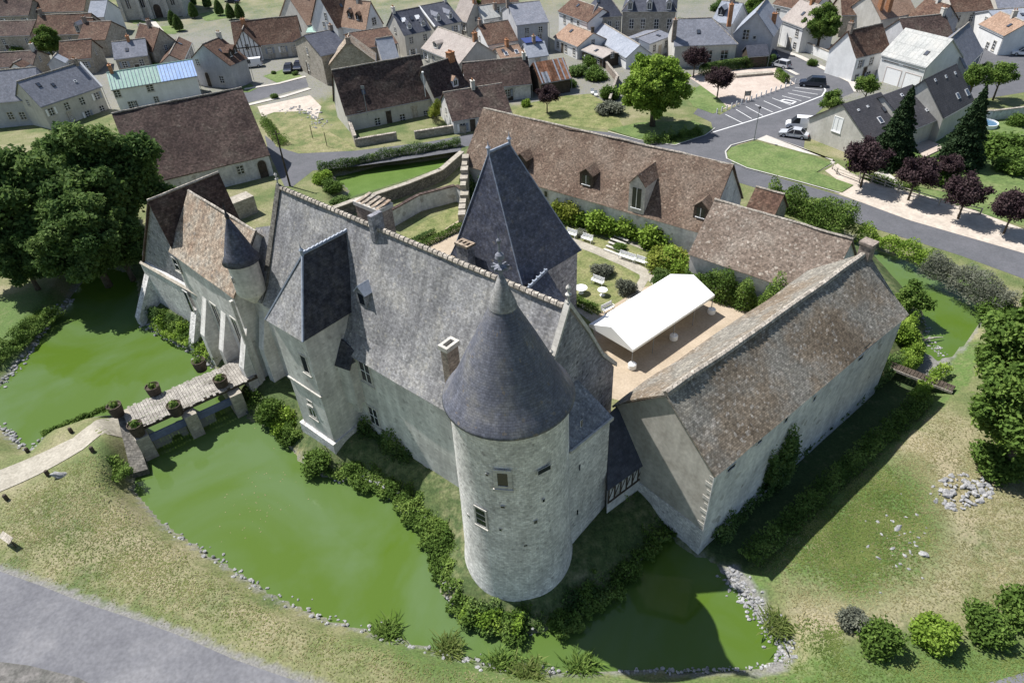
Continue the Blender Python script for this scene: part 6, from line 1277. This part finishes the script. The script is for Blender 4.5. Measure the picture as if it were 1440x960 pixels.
# courtyard planting
for px, r, h, k, lb in (((796, 306), 1.7, 1.9, 'b_yellow', 'yellow-green shrub by the pavilion roof edge, leftmost in the courtyard border'), ((812, 311), 1.7, 1.9, 'b_bright', 'bright shrub second in the border along the long barn'), ((832, 317), 1.7, 1.9, 'b_mid', 'green shrub third in the border along the long barn'), ((851, 321), 1.7, 1.9, 'b_bright', 'bright green shrub in the border left of the arched door'), ((870, 327), 1.7, 1.9, 'b_bright', 'bright green shrub nearest the arched door on its left'), ((903, 332), 1.7, 1.9, 'b_bright', 'bright green shrub just right of the arched door'), ((920, 340), 1.7, 1.9, 'b_bright', 'small bright shrub right of the arched door beside the square window'),
    ((846, 385), 1.4, 1.3, 'b_grey', 'grey shrub behind the white bench on the round lawn'), ((880, 410), 1.2, 1.6, 'b_grey', 'tall grey shrub between the round lawn and the marquee'), ((925, 395), 1.2, 1.5, 'b_dark', 'clipped dark green bush behind the marquee corner'), ((935, 372), 1.6, 1.3, 'b_yellow', 'yellow-green shrub right of the greyish bench'), ((950, 378), 1.4, 1.5, 'b_bright', 'leafy shrub at the left corner of the low barn'), ((870, 350), .9, .7, 'b_mid', 'low plant beside the stone steps'), ((815, 330), 1.0, .6, 'b_grey', 'low grey plant between two white benches')):
    f_ = 1.5 if k in ('b_yellow', 'b_bright') else 1.0
    bs(k, px, r * f_, h * f_, lb, z=CZ)
hedge('climbing_plants', [at(962, 403, CZ), at(1010, 420, CZ), at(1060, 438, CZ), at(1092, 450, CZ)], 1.6, 3.0, 'leaf_mid', 'mixed climbing plants along the courtyard side of the low barn', 'climber', rough=.5, seed=2, size=.12)
hedge('clipped_hedge', [at(808, 425, CZ), at(822, 432, CZ), at(838, 440, CZ)], .9, .9, 'leaf_mid', 'curved clipped hedge edging the courtyard lawn', box=True, rough=.08, seed=3)
hedge('clipped_hedge', [at(583, 352, CZ), at(605, 342, CZ), at(650, 320, CZ)], 1.2, .7, 'leaf_mid', 'low clipped hedge behind the main roof ridge beside the gravel court', box=True, rough=.1, seed=4)
hedge('clipped_hedge', [at(575, 345, CZ), at(600, 333, CZ), at(612, 328, CZ)], .8, .6, 'leaf_dark', 'short dark hedge under the rendered courtyard wall', box=True, rough=.1, seed=41)
hedge('pond_hedge', [at(448, 243), at(497, 232), at(560, 219), at(600, 213), at(648, 205)], 1.0, 1.3, 'leaf_dark', 'long clipped hedge between the road and the green pond', rough=.25, seed=5)
hedge('park_hedge', [at(985, 106), at(1010, 100), at(1060, 94), at(1088, 92)], 1.4, 1.9, 'leaf_dark', 'clipped hedge in front of the cream hipped roof house', box=True, rough=.06, seed=6, size=.12)
hedge('park_hedge', [at(1092, 108), at(1106, 118)], 1.0, 1.5, 'leaf_mid', 'short hedge at the corner of the paved square', box=True, rough=.1, seed=61, size=.12)
hedge('road_hedge', [at(1078, 290), at(1110, 300), at(1150, 316), at(1192, 334)], 3.2, 3.2, 'leaf_mid', 'tall green hedgerow behind the low barn beside the road', rough=.3, seed=7, size=.13)
hedge('road_hedge', [at(1205, 330), at(1260, 350), at(1310, 372)], 1.8, 1.1, 'leaf_bright', 'low weedy hedge along the road bank of the right channel', rough=.6, seed=8, size=.12)
hedge('reed_bank', [at(1300, 378), at(1345, 398), at(1390, 425), at(1415, 440)], 3.0, 2.0, 'leaf_grey', 'pale reedy bushes on the road bank of the right channel', rough=.5, seed=9, size=.16, thin=.25)
hedge('garden_hedge', [at(1215, 250), at(1252, 262), at(1290, 268)], 1.0, .9, 'leaf_mid', 'low hedge under the first purple roadside tree', rough=.3, seed=81)
hedge('ivy', [at(609, 165, 1.3), at(612, 160, 3.4), at(616, 150, 5.2)], 1.6, 1.2, 'leaf_yellow', 'yellowing ivy climbing the corner of the small tiled cottage', 'climber', rough=.5, seed=10)
hedge('ivy', [b1.P(7.6, -.15, 1.), b1.P(9.6, -.15, 1.), b1.P(11.4, -.15, 1.)], 1.0, 4.6, 'leaf_dark', 'dark ivy climbing the long wall of the great barn', 'climber', n=5200, rough=.9, seed=11, size=.13)
hedge('ivy', [Cp(-39.6, NF + .4, 1), Cp(-36, NF + .3, 1), Cp(-33.0, NF + .3, 1)], 1.4, 2.0, 'leaf_dark', 'dark ivy at the foot of the main wing beside the gate tower', 'climber', n=4200, rough=.8, seed=12, size=.12)
# stuff: weeds and undergrowth on the banks
def bank(line, w, h, mat, n, seed, label, z=.4, size=.11, rough=.38, name='bank_weeds'):
    return hedge(name, [at(x, y, z) for x, y in line], w, h * 1.5, mat, label, n=n, size=size, rough=rough, seed=seed, kind='stuff')
bank([(475, 642), (520, 662), (560, 678), (595, 700)], 2.80, 0.38, 'leaf_mid', 13000, 20, 'dark weeds on the bank between the gate tower and the round tower')
bank([(608, 708), (632, 745), (644, 790), (652, 828), (686, 860), (745, 872)], 3.00, 0.38, 'leaf_mid', 24000, 21, 'leafy weeds around the foot of the round tower')
bank([(655, 856), (695, 874), (735, 880)], 1.40, 0.50, 'leaf_bright', 4500, 22, 'bright weeds at the water edge below the round tower')
bank([(762, 866), (800, 845), (835, 812), (870, 776), (900, 745), (925, 718)], 3.80, 0.40, 'leaf_mid', 26000, 23, 'dark undergrowth below the annex and the timber passage')
bank([(860, 740), (880, 715), (905, 690)], 3.43, 1.05, 'leaf_mid', 9000, 24, 'dark ivy mound under the timber passage')
bank([(1002, 758), (1050, 700), (1095, 648), (1140, 605), (1190, 562), (1240, 525), (1262, 505)], 1.70, 0.80, 'leaf_dark', 16000, 25, 'dark undergrowth along the foot of the great barn', z=1.)
bank([(1050, 785), (1100, 742), (1170, 674), (1240, 612), (1300, 556)], 1.60, 0.28, 'leaf_mid', 8000, 26, 'green weeds along the lawn edge of the dry ditch', z=1.2)
bank([(1262, 440), (1278, 470), (1286, 505), (1270, 520)], 1.36, 1.12, 'leaf_bright', 8000, 27, 'bright weeds at the far end wall of the great barn', z=1.)
bank([(225, 452), (250, 464), (280, 480), (308, 496)], 2.40, 0.60, 'leaf_bright', 9000, 28, 'bright green plants on the bank below the chapel wing', z=.9)
bank([(210, 440), (240, 455), (275, 468)], 1.19, 0.87, 'leaf_dark', 4500, 29, 'dark shrubs against the foot of the chapel wing', z=1.)
bank([(-30, 520), (10, 490), (45, 462), (75, 438)], 2.72, 0.62, 'leaf_mid', 12000, 30, 'weedy bank on the left shore of the moat pool', z=.9)
bank([(60, 612), (100, 594), (150, 574)], 0.68, 0.31, 'leaf_mid', 3000, 31, 'weeds along the gravel causeway edge', z=.8)
bank([(345, 560), (365, 575), (400, 600), (415, 625)], 1.70, 0.81, 'leaf_mid', 6000, 32, 'leafy plants at the castle foot between bridge and gate tower')
bank([(652, 268), (664, 262), (672, 285)], 1.87, 1.61, 'leaf_dark', 5000, 33, 'dark shrubs in the corner between moat wall and long barn', z=2.)
bank([(1330, 515), (1300, 545), (1285, 560)], 1.02, 0.50, 'leaf_bright', 2500, 34, 'bright weeds beside the plank footbridge', z=1.2)
bank([(372, 170), (385, 190), (400, 205)], 1.70, 0.93, 'leaf_mid', 5000, 35, 'green shrubs along the end of the dark roofed barn', z=1.3)
bank([(150, 648), (165, 658), (176, 672)], 1.4, .35, 'leaf_mid', 1400, 36, 'dark weeds on the bank below the plank bridge', z=1.6)
bank([(905, 200), (940, 198), (985, 186)], 2.0, .9, 'leaf_mid', 6000, 37, 'leafy ground cover on the kerbed island under the bright green tree', z=1.4)
bank([(480, 640), (525, 660), (570, 682), (605, 712), (630, 750), (642, 800)], 3.6, .4, 'leaf_mid', 30000, 38, 'low weeds covering the strip between castle wall and water')
bank([(665, 845), (705, 856), (760, 850), (805, 825), (845, 780), (880, 735), (905, 700)], 3.8, .45, 'leaf_dark', 30000, 39, 'low dark weeds covering the ground between round tower and great barn')
bank([(385, 560), (410, 590), (425, 620)], 2.6, .5, 'leaf_mid', 9000, 39, 'low weeds at the left corner of the gate tower')
bank([(230, 440), (270, 462), (320, 495)], 2.6, .4, 'leaf_mid', 14000, 37, 'low weeds along the foot of the chapel wing', z=1.2)
# grasses
def scatter(poly, n, seed, test=None):
    Pg = poly0(poly, GZ); rg = np.random.default_rng(seed); lo = Pg.min(0); hi = Pg.max(0); X = rg.uniform(lo[0], hi[0], n * 3); Y = rg.uniform(lo[1], hi[1], n * 3); k = inside(X, Y, Pg); X = X[k][:n]; Y = Y[k][:n]
    d = np.minimum(np.minimum(sd(X, Y, W1), sd(X, Y, W2)), sd(X, Y, DT)); k = d > .15; X = X[k]; Y = Y[k]; return np.stack([X, Y, height(X, Y)], 1)
def grass(name, poly, n, h, w, mat, seed, label):
    P = scatter(poly, n, seed); V = np.array([mnoise.noise(Vector((p[0] * .35, p[1] * .35, seed))) for p in P]) * 1.1 + .5
    ed_ = np.clip(-sd(P[:, 0], P[:, 1], poly0(poly, GZ)) / 3.0, .03, 1); keep = np.random.default_rng(seed).uniform(0, 1, len(P)) < np.clip(V + .35, .15, 1) * ed_; P = P[keep]; V = V[keep]; o0 = tuple(P[0])
    P[:, 2] += .03; me = leafmesh(name, P, w * 1.7, seed, 3.5, V=V, origin=o0, thin=.35); me.materials.append(M(mat)); o = bpy.data.objects.new(name, me); C.objects.link(o); o.location = o0; return tag(o, label, kind='stuff')
FB = [(-20, 705), (150, 640), (190, 700), (345, 815), (470, 878), (720, 945), (960, 950), (1110, 940), (1200, 1000), (620, 1010), (420, 950), (250, 885), (120, 842), (0, 798)]
grass('grass', FB, 40000, .08, .05, 'leaf_dry', 50, 'short dry grass on the front bank of the moat')
grass('grass', FB, 30000, .10, .05, 'leaf_grass', 51, 'greener grass tufts in the front bank of the moat')
MD = [(1130, 690), (1240, 645), (1300, 690), (1322, 760), (1290, 815), (1200, 845), (1100, 800), (1050, 790)]
grass('grass', MD, 22000, .08, .07, 'leaf_grass', 52, 'lush green weeds on the rough mound of the right lawn')
RL = [(1050, 790), (1140, 700), (1310, 560), (1440, 620), (1560, 700), (1560, 880), (1200, 880), (1110, 920)]
grass('grass', RL, 30000, .07, .05, 'leaf_dry', 53, 'dry mown grass of the right lawn')
grass('grass', [(1040, 800), (1110, 860), (1190, 880), (1200, 960), (1110, 945), (1080, 860)], 14000, .12, .06, 'leaf_grass', 54, 'green weeds on the right shore of the front moat')
grass('grass', [(1120, 945), (1200, 915), (1500, 890), (1500, 960), (1400, 975), (1120, 1000)], 14000, .07, .05, 'leaf_grass', 55, 'green verge grass at the lower right edge')
def tuft(px, r, h, n, mat, lb, seed, z=None):
    p = gat(*px) if z is None else at(px[0], px[1], z); rg = np.random.default_rng(seed); P = np.array(p) + rg.normal(0, r * .55, (n, 3)) * [1, 1, 0]
    me = bladesmesh('reed_clump', P, h * .62, .05, seed, 1.4, origin=tuple(p)); me.materials.append(M(mat)); o = bpy.data.objects.new('reed_clump', me); C.objects.link(o); o.location = p; return tag(o, lb, 'reeds', 'reed clumps along the front shore')
for i, (px, lb) in enumerate((((545, 892), 'reed clump furthest left on the front moat shore'), ((632, 915), 'reed clump second from left on the front moat shore'), ((704, 938), 'reed clump below the round tower on the front shore'), ((744, 948), 'pointed reed clump right of the round tower on the front shore'), ((818, 942), 'wide reed clump on the front shore below the dark water'), ((1096, 880), 'reed clump on the pale stony right shore'))):
    tuft(px, .8, .9, 500, 'leaf_grass' if i % 2 else 'leaf_mid', lb, 60 + i)
# ------------------------------------------------------------------ rocks
RK = []
for i in range(6):
    bm = bmesh.new(); bmesh.ops.create_icosphere(bm, subdivisions=2, radius=1); rr = random.Random(i)
    for vtx in bm.verts:
        vtx.co *= 1 + .5 * mnoise.noise(vtx.co * 1.3 + Vector((i * 5, 0, 0))); vtx.co.z *= .62
    me = bpy.data.meshes.new('rock'); bm.to_mesh(me); bm.free(); me.uv_layers.new(name='UVMap'); me.materials.append(M('rock')); RK.append(me)
def rock(px, s, lb, grp, i, z=None, dz=0):
    p = gat(*px); p.z += dz; o = bpy.data.objects.new('rock', RK[i % 6]); C.objects.link(o); o.location = p; rr = random.Random(i * 7 + 1); o.scale = (s * rr.uniform(.8, 1.4), s * rr.uniform(.6, 1), s * rr.uniform(.6, 1.0)); o.rotation_euler = (rr.uniform(-.4, .4), rr.uniform(-.4, .4), rr.uniform(0, 6)); return tag(o, lb, 'rock', grp)
rr = random.Random(4)
for i in range(95):
    a = rr.uniform(0, 2*PI); q = math.sqrt(rr.uniform(0, 1)); x = 1352 + 44 * q * math.cos(a); y = 692 + 25 * q * math.sin(a); rock((x, y), rr.uniform(.10, .30), 'grey broken stone in the heaped rock pile on the right lawn', 'stones of the rock pile', i, dz=.25 * (1 - q))
for i in range(42):
    x = rr.gauss(1262, 32); y = rr.gauss(768, 28)
    if x > 1315: continue
    rock((x, y), rr.uniform(.07, .17), 'small pale stone scattered on the rough green mound', 'stones scattered on the green mound', i)
rock((1262, 744), .34, 'dark grey boulder in the middle of the green mound', None, 3); rock((1298, 778), .42, 'largest grey boulder at the right side of the green mound', None, 8); rock((88, 668), .55, 'flat grey boulder beside the gravel causeway', None, 2)
rock((1408, 656), .5, 'long pale stone at the edge of the bushes beyond the rock pile', None, 5)
def stones(line, n, seed, w, s0, s1, label, z=.1):
    rg = np.random.default_rng(seed); P, nn, s = pathpts([at(x, y, z) for x, y in line], n, rg, w); P = P + nn * rg.normal(0, w, n)[:, None]
    mb = MB(); bm = bmesh.new()
    for i in range(n):
        r = rg.uniform(s0, s1); res = bmesh.ops.create_icosphere(bm, subdivisions=1, radius=r); o = Vector(P[i]); k = Vector((rg.uniform(.7, 1.5), rg.uniform(.7, 1.3), rg.uniform(.5, .9)))
        hh = float(height(np.array([o.x]), np.array([o.y]))[0])
        for vtx in res['verts']: vtx.co = Vector((vtx.co.x * k.x, vtx.co.y * k.y, vtx.co.z * k.z)) * (1 + .25 * mnoise.noise(vtx.co * 9 + o)) + Vector((o.x, o.y, max(hh, 0) + r * .2)) - Vector(P[0])
    me = bpy.data.meshes.new('shore_stones'); bm.to_mesh(me); bm.free(); me.uv_layers.new(name='UVMap'); me.materials.append(M('rock')); o = bpy.data.objects.new('shore_stones', me); C.objects.link(o); o.location = Vector(P[0]); return tag(o, label, kind='stuff')
stones([(230, 735), (290, 777), (345, 812), (405, 848), (470, 873), (520, 887), (590, 907), (650, 923), (720, 939), (800, 944)], 150, 1, .3, .06, .17, 'pale stones along the front shore of the moat')
stones([(870, 944), (950, 943), (1060, 939), (1106, 927)], 110, 2, .12, .05, .12, 'white pebbles at the lower right corner of the moat')
stones([(1020, 800), (1045, 835), (1075, 870), (1100, 900), (1106, 930)], 380, 3, .38, .04, .15, 'pale rubble beach on the right shore of the moat')
stones([(470, 672), (495, 670), (552, 697), (592, 734), (612, 752)], 120, 4, .16, .07, .2, 'pale stones at the water edge below the main wing')
stones([(200, 450), (215, 462), (262, 488), (300, 515)], 130, 5, .3, .08, .25, 'pale stones on the bank below the chapel wing')
stones([(0, 545), (45, 490), (75, 447), (100, 420)], 120, 6, .25, .08, .2, 'pale stones along the left shore of the moat pool')
stones([(620, 800), (640, 858), (690, 880), (750, 890)], 60, 7, .12, .06, .16, 'stones at the waterline of the round tower bank')
stones([(0, 597), (26, 623), (44, 634), (60, 616)], 60, 8, .2, .08, .2, 'stones at the corner of the left pool')
stones([(1296, 452), (1312, 485), (1325, 500)], 60, 9, .3, .05, .14, 'stones on the muddy shore near the plank footbridge')
stones([(400, 150), (440, 158), (452, 180)], 90, 10, .9, .1, .3, 'building rubble in the yard beside the cottage gable', z=1.3)
# fallen log and floating scraps
a = at(1300, 478, .3); b_ = at(1326, 474, .3); m = MB(); m.tube([a, (a + b_)/2 + Z*.12, b_], [.12, .09, .04], 7); tag(m.build('fallen_log', 'wood_pale', origin=a), 'pale fallen log lying across the muddy edge of the right channel', 'log')
# ------------------------------------------------------------------ vehicles
def car(pf, pr, mat, label, kind='sedan', name='parked_car', cat='car', z=GZ):
    f, r_ = at(*pf, z), at(*pr, z); d = (f - r_).normalized(); c = (f + r_) / 2; L, W, Hh = {'sedan': (4.5, 1.8, 1.42), 'suv': (4.7, 1.85, 1.75), 'van': (4.4, 1.85, 1.9), 'hatch': (3.9, 1.7, 1.5)}[kind]; s = Vector((-d.y, d.x, 0))
    t = thing(name, c, label, cat); k = L / 2
    def ext(prof, w, tap=.0, zr=.8, zt=1.4):
        m = MB(); A = []; B = []
        for x, zz in prof:
            h_ = w/2 * (1 - tap * max(0, min(1, (zz - zr) / (zt - zr)))); A.append(c + d*x + s*h_ + Z*zz); B.append(c + d*x - s*h_ + Z*zz)
        m.poly(A); m.poly(B[::-1])
        for i in range(len(A)): j = (i+1) % len(A); m.poly([A[i], B[i], B[j], A[j]])
        return m
    hood = {'sedan': .82, 'suv': 1.0, 'van': 1.02, 'hatch': .86}[kind]
    ext([(-k, .32), (-k-.02, .6), (-k+.08, hood-.02), (-k*.55, hood+.04), (k*.45, hood+.04), (k*.88, hood-.1), (k, .62), (k, .32)], W, .06, .6, hood).build('body', mat, t)
    if kind == 'sedan': cab = [(-k*.72, hood), (-k*.42, Hh-.05), (k*.1, Hh-.05), (k*.5, hood)]; rf = (-k*.42, k*.1)
    elif kind == 'van': cab = [(-k*.97, hood), (-k*.93, Hh-.05), (k*.3, Hh-.05), (k*.66, hood)]; rf = (-k*.93, k*.3)
    else: cab = [(-k*.95, hood), (-k*.82, Hh-.05), (k*.12, Hh-.05), (k*.5, hood)]; rf = (-k*.82, k*.12)
    ext(cab, W*.96, .2, hood, Hh).build('windows', 'glass', t)
    m = MB(); w2 = W*.96*.81; m.obox(c + d*(rf[0]-.03) - s*w2/2 + Z*(Hh-.06), d*(rf[1]-rf[0]+.06), s*w2, Z*.07); m.build('car_roof', mat, t)
    if kind == 'van':
        m = MB()
        for q in (-1, 1): m.slab([c + d*(-k*.95) + s*q*W*.485 + Z*hood, c + d*(k*.05) + s*q*W*.485 + Z*hood, c + d*(k*.05) + s*q*W*.40 + Z*(Hh-.02), c + d*(-k*.92) + s*q*W*.40 + Z*(Hh-.02)], .04)
        m.build('side_panel', mat, t)
    else:
        for x0, x1 in ((cab[0][0], cab[1][0]), (cab[3][0], cab[2][0]), (-.05, -.05)):
            m = MB()
            for q in (-1, 1): m.tube([c + d*x0 + s*q*W*.48 + Z*hood, c + d*x1 + s*q*W*.39 + Z*(Hh-.03)], .045, 5)
            m.build('roof_pillar', mat, t)
    for x in (-k*.62, k*.62):
        for q in (-1, 1):
            p = c + d*x + s*q*(W/2 - .16) + Z*.32; m = MB(); N_ = 14; A = [p + (d*math.cos(2*PI*i/N_) + Z*math.sin(2*PI*i/N_))*.32 - s*q*.1 for i in range(N_)]; B = [v_ + s*q*.28 for v_ in A]; m.poly(A); m.poly(B)
            for i in range(N_): j = (i+1) % N_; m.poly([A[i], A[j], B[j], B[i]])
            wl = m.build('wheel', 'rubber', t); m = MB(); m.poly([p + (d*math.cos(2*PI*i/10) + Z*math.sin(2*PI*i/10))*.19 + s*q*.19 for i in range(10)]); m.build('rim', 'car_silver', wl)
    for q in (-1, 1):
        m = MB(); m.obox(c + d*(k-.02) + s*(q*W*.36-.15) + Z*.6, s*.3, d*.04, Z*.14); m.build('headlight', 'lamp_lens', t)
        m = MB(); m.obox(c - d*(k+.03) + s*(q*W*.38-.12) + Z*.62, s*.24, d*.04, Z*.16); m.build('tail_light', 'red_lens', t)
    return t
car((1124, 120), (1160, 122), 'car_navy', 'dark blue estate car parked at the end of the marked bays', 'suv')
car((1099, 190), (1133, 195), 'car_silver', 'silver saloon parked at the gable of the corner house', 'sedan')
car((1110, 179), (1138, 181), 'car_white', 'white van parked just behind the silver saloon', 'van', 'parked_van', 'van')
car((342, 96), (369, 93), 'car_white', 'white van parked before the half-timbered porch', 'van', 'parked_van', 'van')
car((403, 107), (409, 95), 'car_navy', 'dark car parked left of another by the tall stone house', 'hatch'); car((417, 103), (423, 92), 'car_dark', 'dark car right of the pair by the tall stone house', 'hatch')
car((1424, 77), (1452, 79), 'car_white', 'white car in the upper right car park', 'hatch'); car((1086, 92), (1108, 97), 'car_silver', 'pale silver car parked in the lane by the grey gable', 'hatch')
car((315, 4), (340, 5), 'car_navy', 'dark car at the top edge beyond the church lawn', 'sedan'); car((1090, 84), (1078, 78), 'car_dark', 'dark car against the wall of the grey gabled house', 'hatch')
# ------------------------------------------------------------------ street furniture
def lamp(px, h, lb, lean=0, arm=True):
    p = at(*px); t = thing('street_lamp', p, lb, 'street lamp'); m = MB(); m.tube([p - Z*.1, p + Z*.8, p + Z*h], [.09, .07, .05], 8); m.build('pole', 'metal_grey', t)
    m = MB(); m.lathe(p + Z*h, [(.05, 0), (.22, .08), (.25, .2), (.12, .35), (0, .4)], 10); m.build('lantern', 'metal_dark', t)
lamp((1060, 199), 5.2, 'grey street lamp on the corner of the kerbed lawn')
p = at(408, 262); t = thing('utility_pole', p, 'tall dark wooden utility pole at the road bend beside the dark barn', 'pole'); m = MB(); m.tube([p - Z*.2, p + Z*8.5], [.16, .1], 8); m.build('pole', 'wood_dark', t); m = MB(); m.obox(p + Z*8.0 - Vector((.5, 0, 0)), Vector((1, .1, 0)), Vector((0, .1, 0)), Z*.1); m.build('crossarm', 'wood_dark', t)
for i, px in enumerate(((440, 195), (460, 206))):
    p = at(*px); m = MB(); m.tube([p - Z*.1, p + Z*2.4], .06, 6); tag(m.build('wooden_stake', 'wood_dark', origin=p), ['upright dark stake standing in the meadow beside the road', 'dark stake near the road edge of the meadow'][i], 'stake')
for i in range(17):
    f = i / 16; x = 1008 + (1118 - 1008) * f; y = 160 - 42 * f; p = at(x, y); m = MB(); m.lathe(p, [(.12, 0), (.12, .75), (.08, .9), (0, .93)], 8); tag(m.build('bollard', 'plaster_white', origin=p), 'small white bollard in the line between the paved square and parking bays', 'bollard', 'white bollards beside the parking bays')
def rail(line, lb, h=.9, mat='wood_pale'):
    L = [at(x, y) for x, y in line]; t = thing('wooden_rail_fence', L[0], lb, 'fence')
    for i in range(len(L) - 1):
        n = max(1, int((L[i+1] - L[i]).length / 1.9))
        for k in range(n + (1 if i == len(L) - 2 else 0)): p = L[i].lerp(L[i+1], k / n); m = MB(); m.box(p - Z*.1, .13, .13, h + .15, 20); m.build('post', mat, t)
        for z in (.45, .85): m = MB(); m.tube([L[i] + Z*z, L[i+1] + Z*z], .06, 6); m.build('rail', mat, t)
rail([(1170, 238), (1176, 245), (1208, 257)], 'short wooden rail fence around the corner garden')
rail([(1208, 250), (1262, 270), (1320, 288), (1378, 302)], 'long wooden rail fence behind the purple roadside trees')
# park details
p = at(1050, 142); t = thing('notice_board', p, 'small wooden notice board standing in the paved square', 'sign'); 
for k in (-.5, .5): m = MB(); m.tube([p + Vector((k, 0, -.1)), p + Vector((k, 0, 1.8))], .06, 6); m.build('post', 'wood_dark', t)
m = MB(); m.obox(p + Vector((-.5, -.03, .9)), Vector((1, 0, 0)), Vector((0, .06, 0)), Z*.85); m.build('board', 'wood_pale', t)
p0_ = at(1035, 110); m = MB(); m.obox(p0_, Vector((7.5, .6, 0)), Vector((-.1, 1.3, 0)), Z*.45); tag(m.build('stone_trough', 'stone_village', origin=p0_), 'long low stone planter on the paved square in front of the hedge', 'planter')
# play garden
p = at(1362, 182); t = thing('toy_slide', p, 'red and yellow plastic toy slide on the right garden lawn', 'toy'); m = MB(); m.obox(p + Vector((-.4, 0, 0)), Vector((.8, 0, 0)), Vector((0, .8, 0)), Z*1.1); m.build('tower', 'orange_plastic', t); m = MB(); m.slab([p + Vector((-.35, 0, 1.0)), p + Vector((.35, 0, 1.0)), p + Vector((.35, -1.7, .1)), p + Vector((-.35, -1.7, .1))], .06); m.build('chute', 'yellow_plastic', t)
p = at(1385, 177); t = thing('paddling_pool', p, 'round dark blue paddling pool beside the toy slide', 'pool'); m = MB(); m.lathe(p, [(1.7, 0), (1.75, .6), (1.65, .62), (1.6, .1)], 24, cap=False); m.build('rim', 'white_paint', t); m = MB(); m.lathe(p + Z*.45, [(1.6, 0), (1.58, .01)], 24); m.build('water_surface', 'pool_blue', t)
p = at(1290, 212); t = thing('garden_terrace', p, 'tiled garden terrace between the two dark conifers', 'terrace'); m = MB(); m.prism([at(1280, 205), at(1305, 198), at(1330, 208), at(1300, 222)], GZ, GZ + .15); m.build('slab', 'plaza', t)
def sunbed(px, lb, z=GZ):
    p = at(*px, z); t = thing('white_garden_chair', p, lb, 'chair'); m = MB(); m.obox(p + Vector((-.3, -.3, .4)), Vector((.6, 0, 0)), Vector((0, .6, 0)), Z*.05); m.build('seat', 'white_paint', t); m = MB(); m.slab([p + Vector((-.3, .3, .4)), p + Vector((.3, .3, .4)), p + Vector((.3, .5, 1.0)), p + Vector((-.3, .5, 1.0))], .05); m.build('backrest', 'white_paint', t)
    for x in (-.27, .27):
        for y in (-.27, .27): m = MB(); m.box(p + Vector((x, y, 0)), .05, .05, .42); m.build('leg', 'white_paint', t)
sunbed((833, 133), 'white garden chair on the lawn below the bushes, left one'); sunbed((838, 136), 'white garden chair on the lawn below the bushes, right one')
# litter of pale leaves floating on the moat
rg = np.random.default_rng(77); n = 60; P = np.stack([rg.normal(0, 1.6, n), rg.normal(0, 2.4, n), np.full(n, .012)], 1) + np.array(at(363, 705, 0)); vs = np.repeat(P, 4, 0).reshape(n, 4, 3); s_ = rg.uniform(.02, .05, n)[:, None]
for k, (x, y) in enumerate(((-1, -1), (1, -1), (1, 1), (-1, 1))): vs[:, k, 0] += x * s_[:, 0]; vs[:, k, 1] += y * s_[:, 0]
me = rawmesh('floating_leaves', vs.reshape(-1, 3) - np.array(P[0]), n, rg.uniform(.7, 1, n)); me.materials.append(M('leaf_dry')); o = bpy.data.objects.new('floating_leaves', me); C.objects.link(o); o.location = P[0]; tag(o, 'pale specks floating on the front moat', kind='stuff')
cam = bpy.data.cameras.new('camera'); co = bpy.data.objects.new('camera', cam); C.objects.link(co); S.camera = co
m = Matrix((RT, -DN, -FW)).transposed(); co.matrix_world = Matrix.Translation(EYE) @ m.to_4x4()
cam.sensor_width = 36; cam.lens = 36 * 960 / 1440; cam.clip_end = 12000; cam.clip_start = .5
S.render.resolution_x = 1024; S.render.resolution_y = 682
w = bpy.data.worlds.new('World'); S.world = w; w.use_nodes = True; nt = w.node_tree
sky = nt.nodes.new('ShaderNodeTexSky'); sky.sky_type = 'NISHITA'; sky.sun_disc = False
SAZ, SEL = 146., 57.
sky.sun_elevation = math.radians(SEL); sky.sun_rotation = math.radians(90 - SAZ)
nt.links.new(sky.outputs[0], nt.nodes['Background'].inputs[0]); nt.nodes['Background'].inputs[1].default_value = .085
sl = bpy.data.lights.new('sun', 'SUN'); sl.energy = 5.0; sl.angle = math.radians(.5); sl.color = (1, .975, .94)
so = bpy.data.objects.new('sun', sl); C.objects.link(so)
d = unit(SAZ) * math.cos(math.radians(SEL)) + Z * math.sin(math.radians(SEL)); so.rotation_euler = d.to_track_quat('Z', 'Y').to_euler(); so.location = (0, 40, 80)
S.view_settings.view_transform = 'Standard'; S.view_settings.look = 'None'; S.view_settings.exposure = .56; S.view_settings.gamma = 1
# keep only the public properties
for o in bpy.data.objects:
    if '_o' in o: del o['_o']
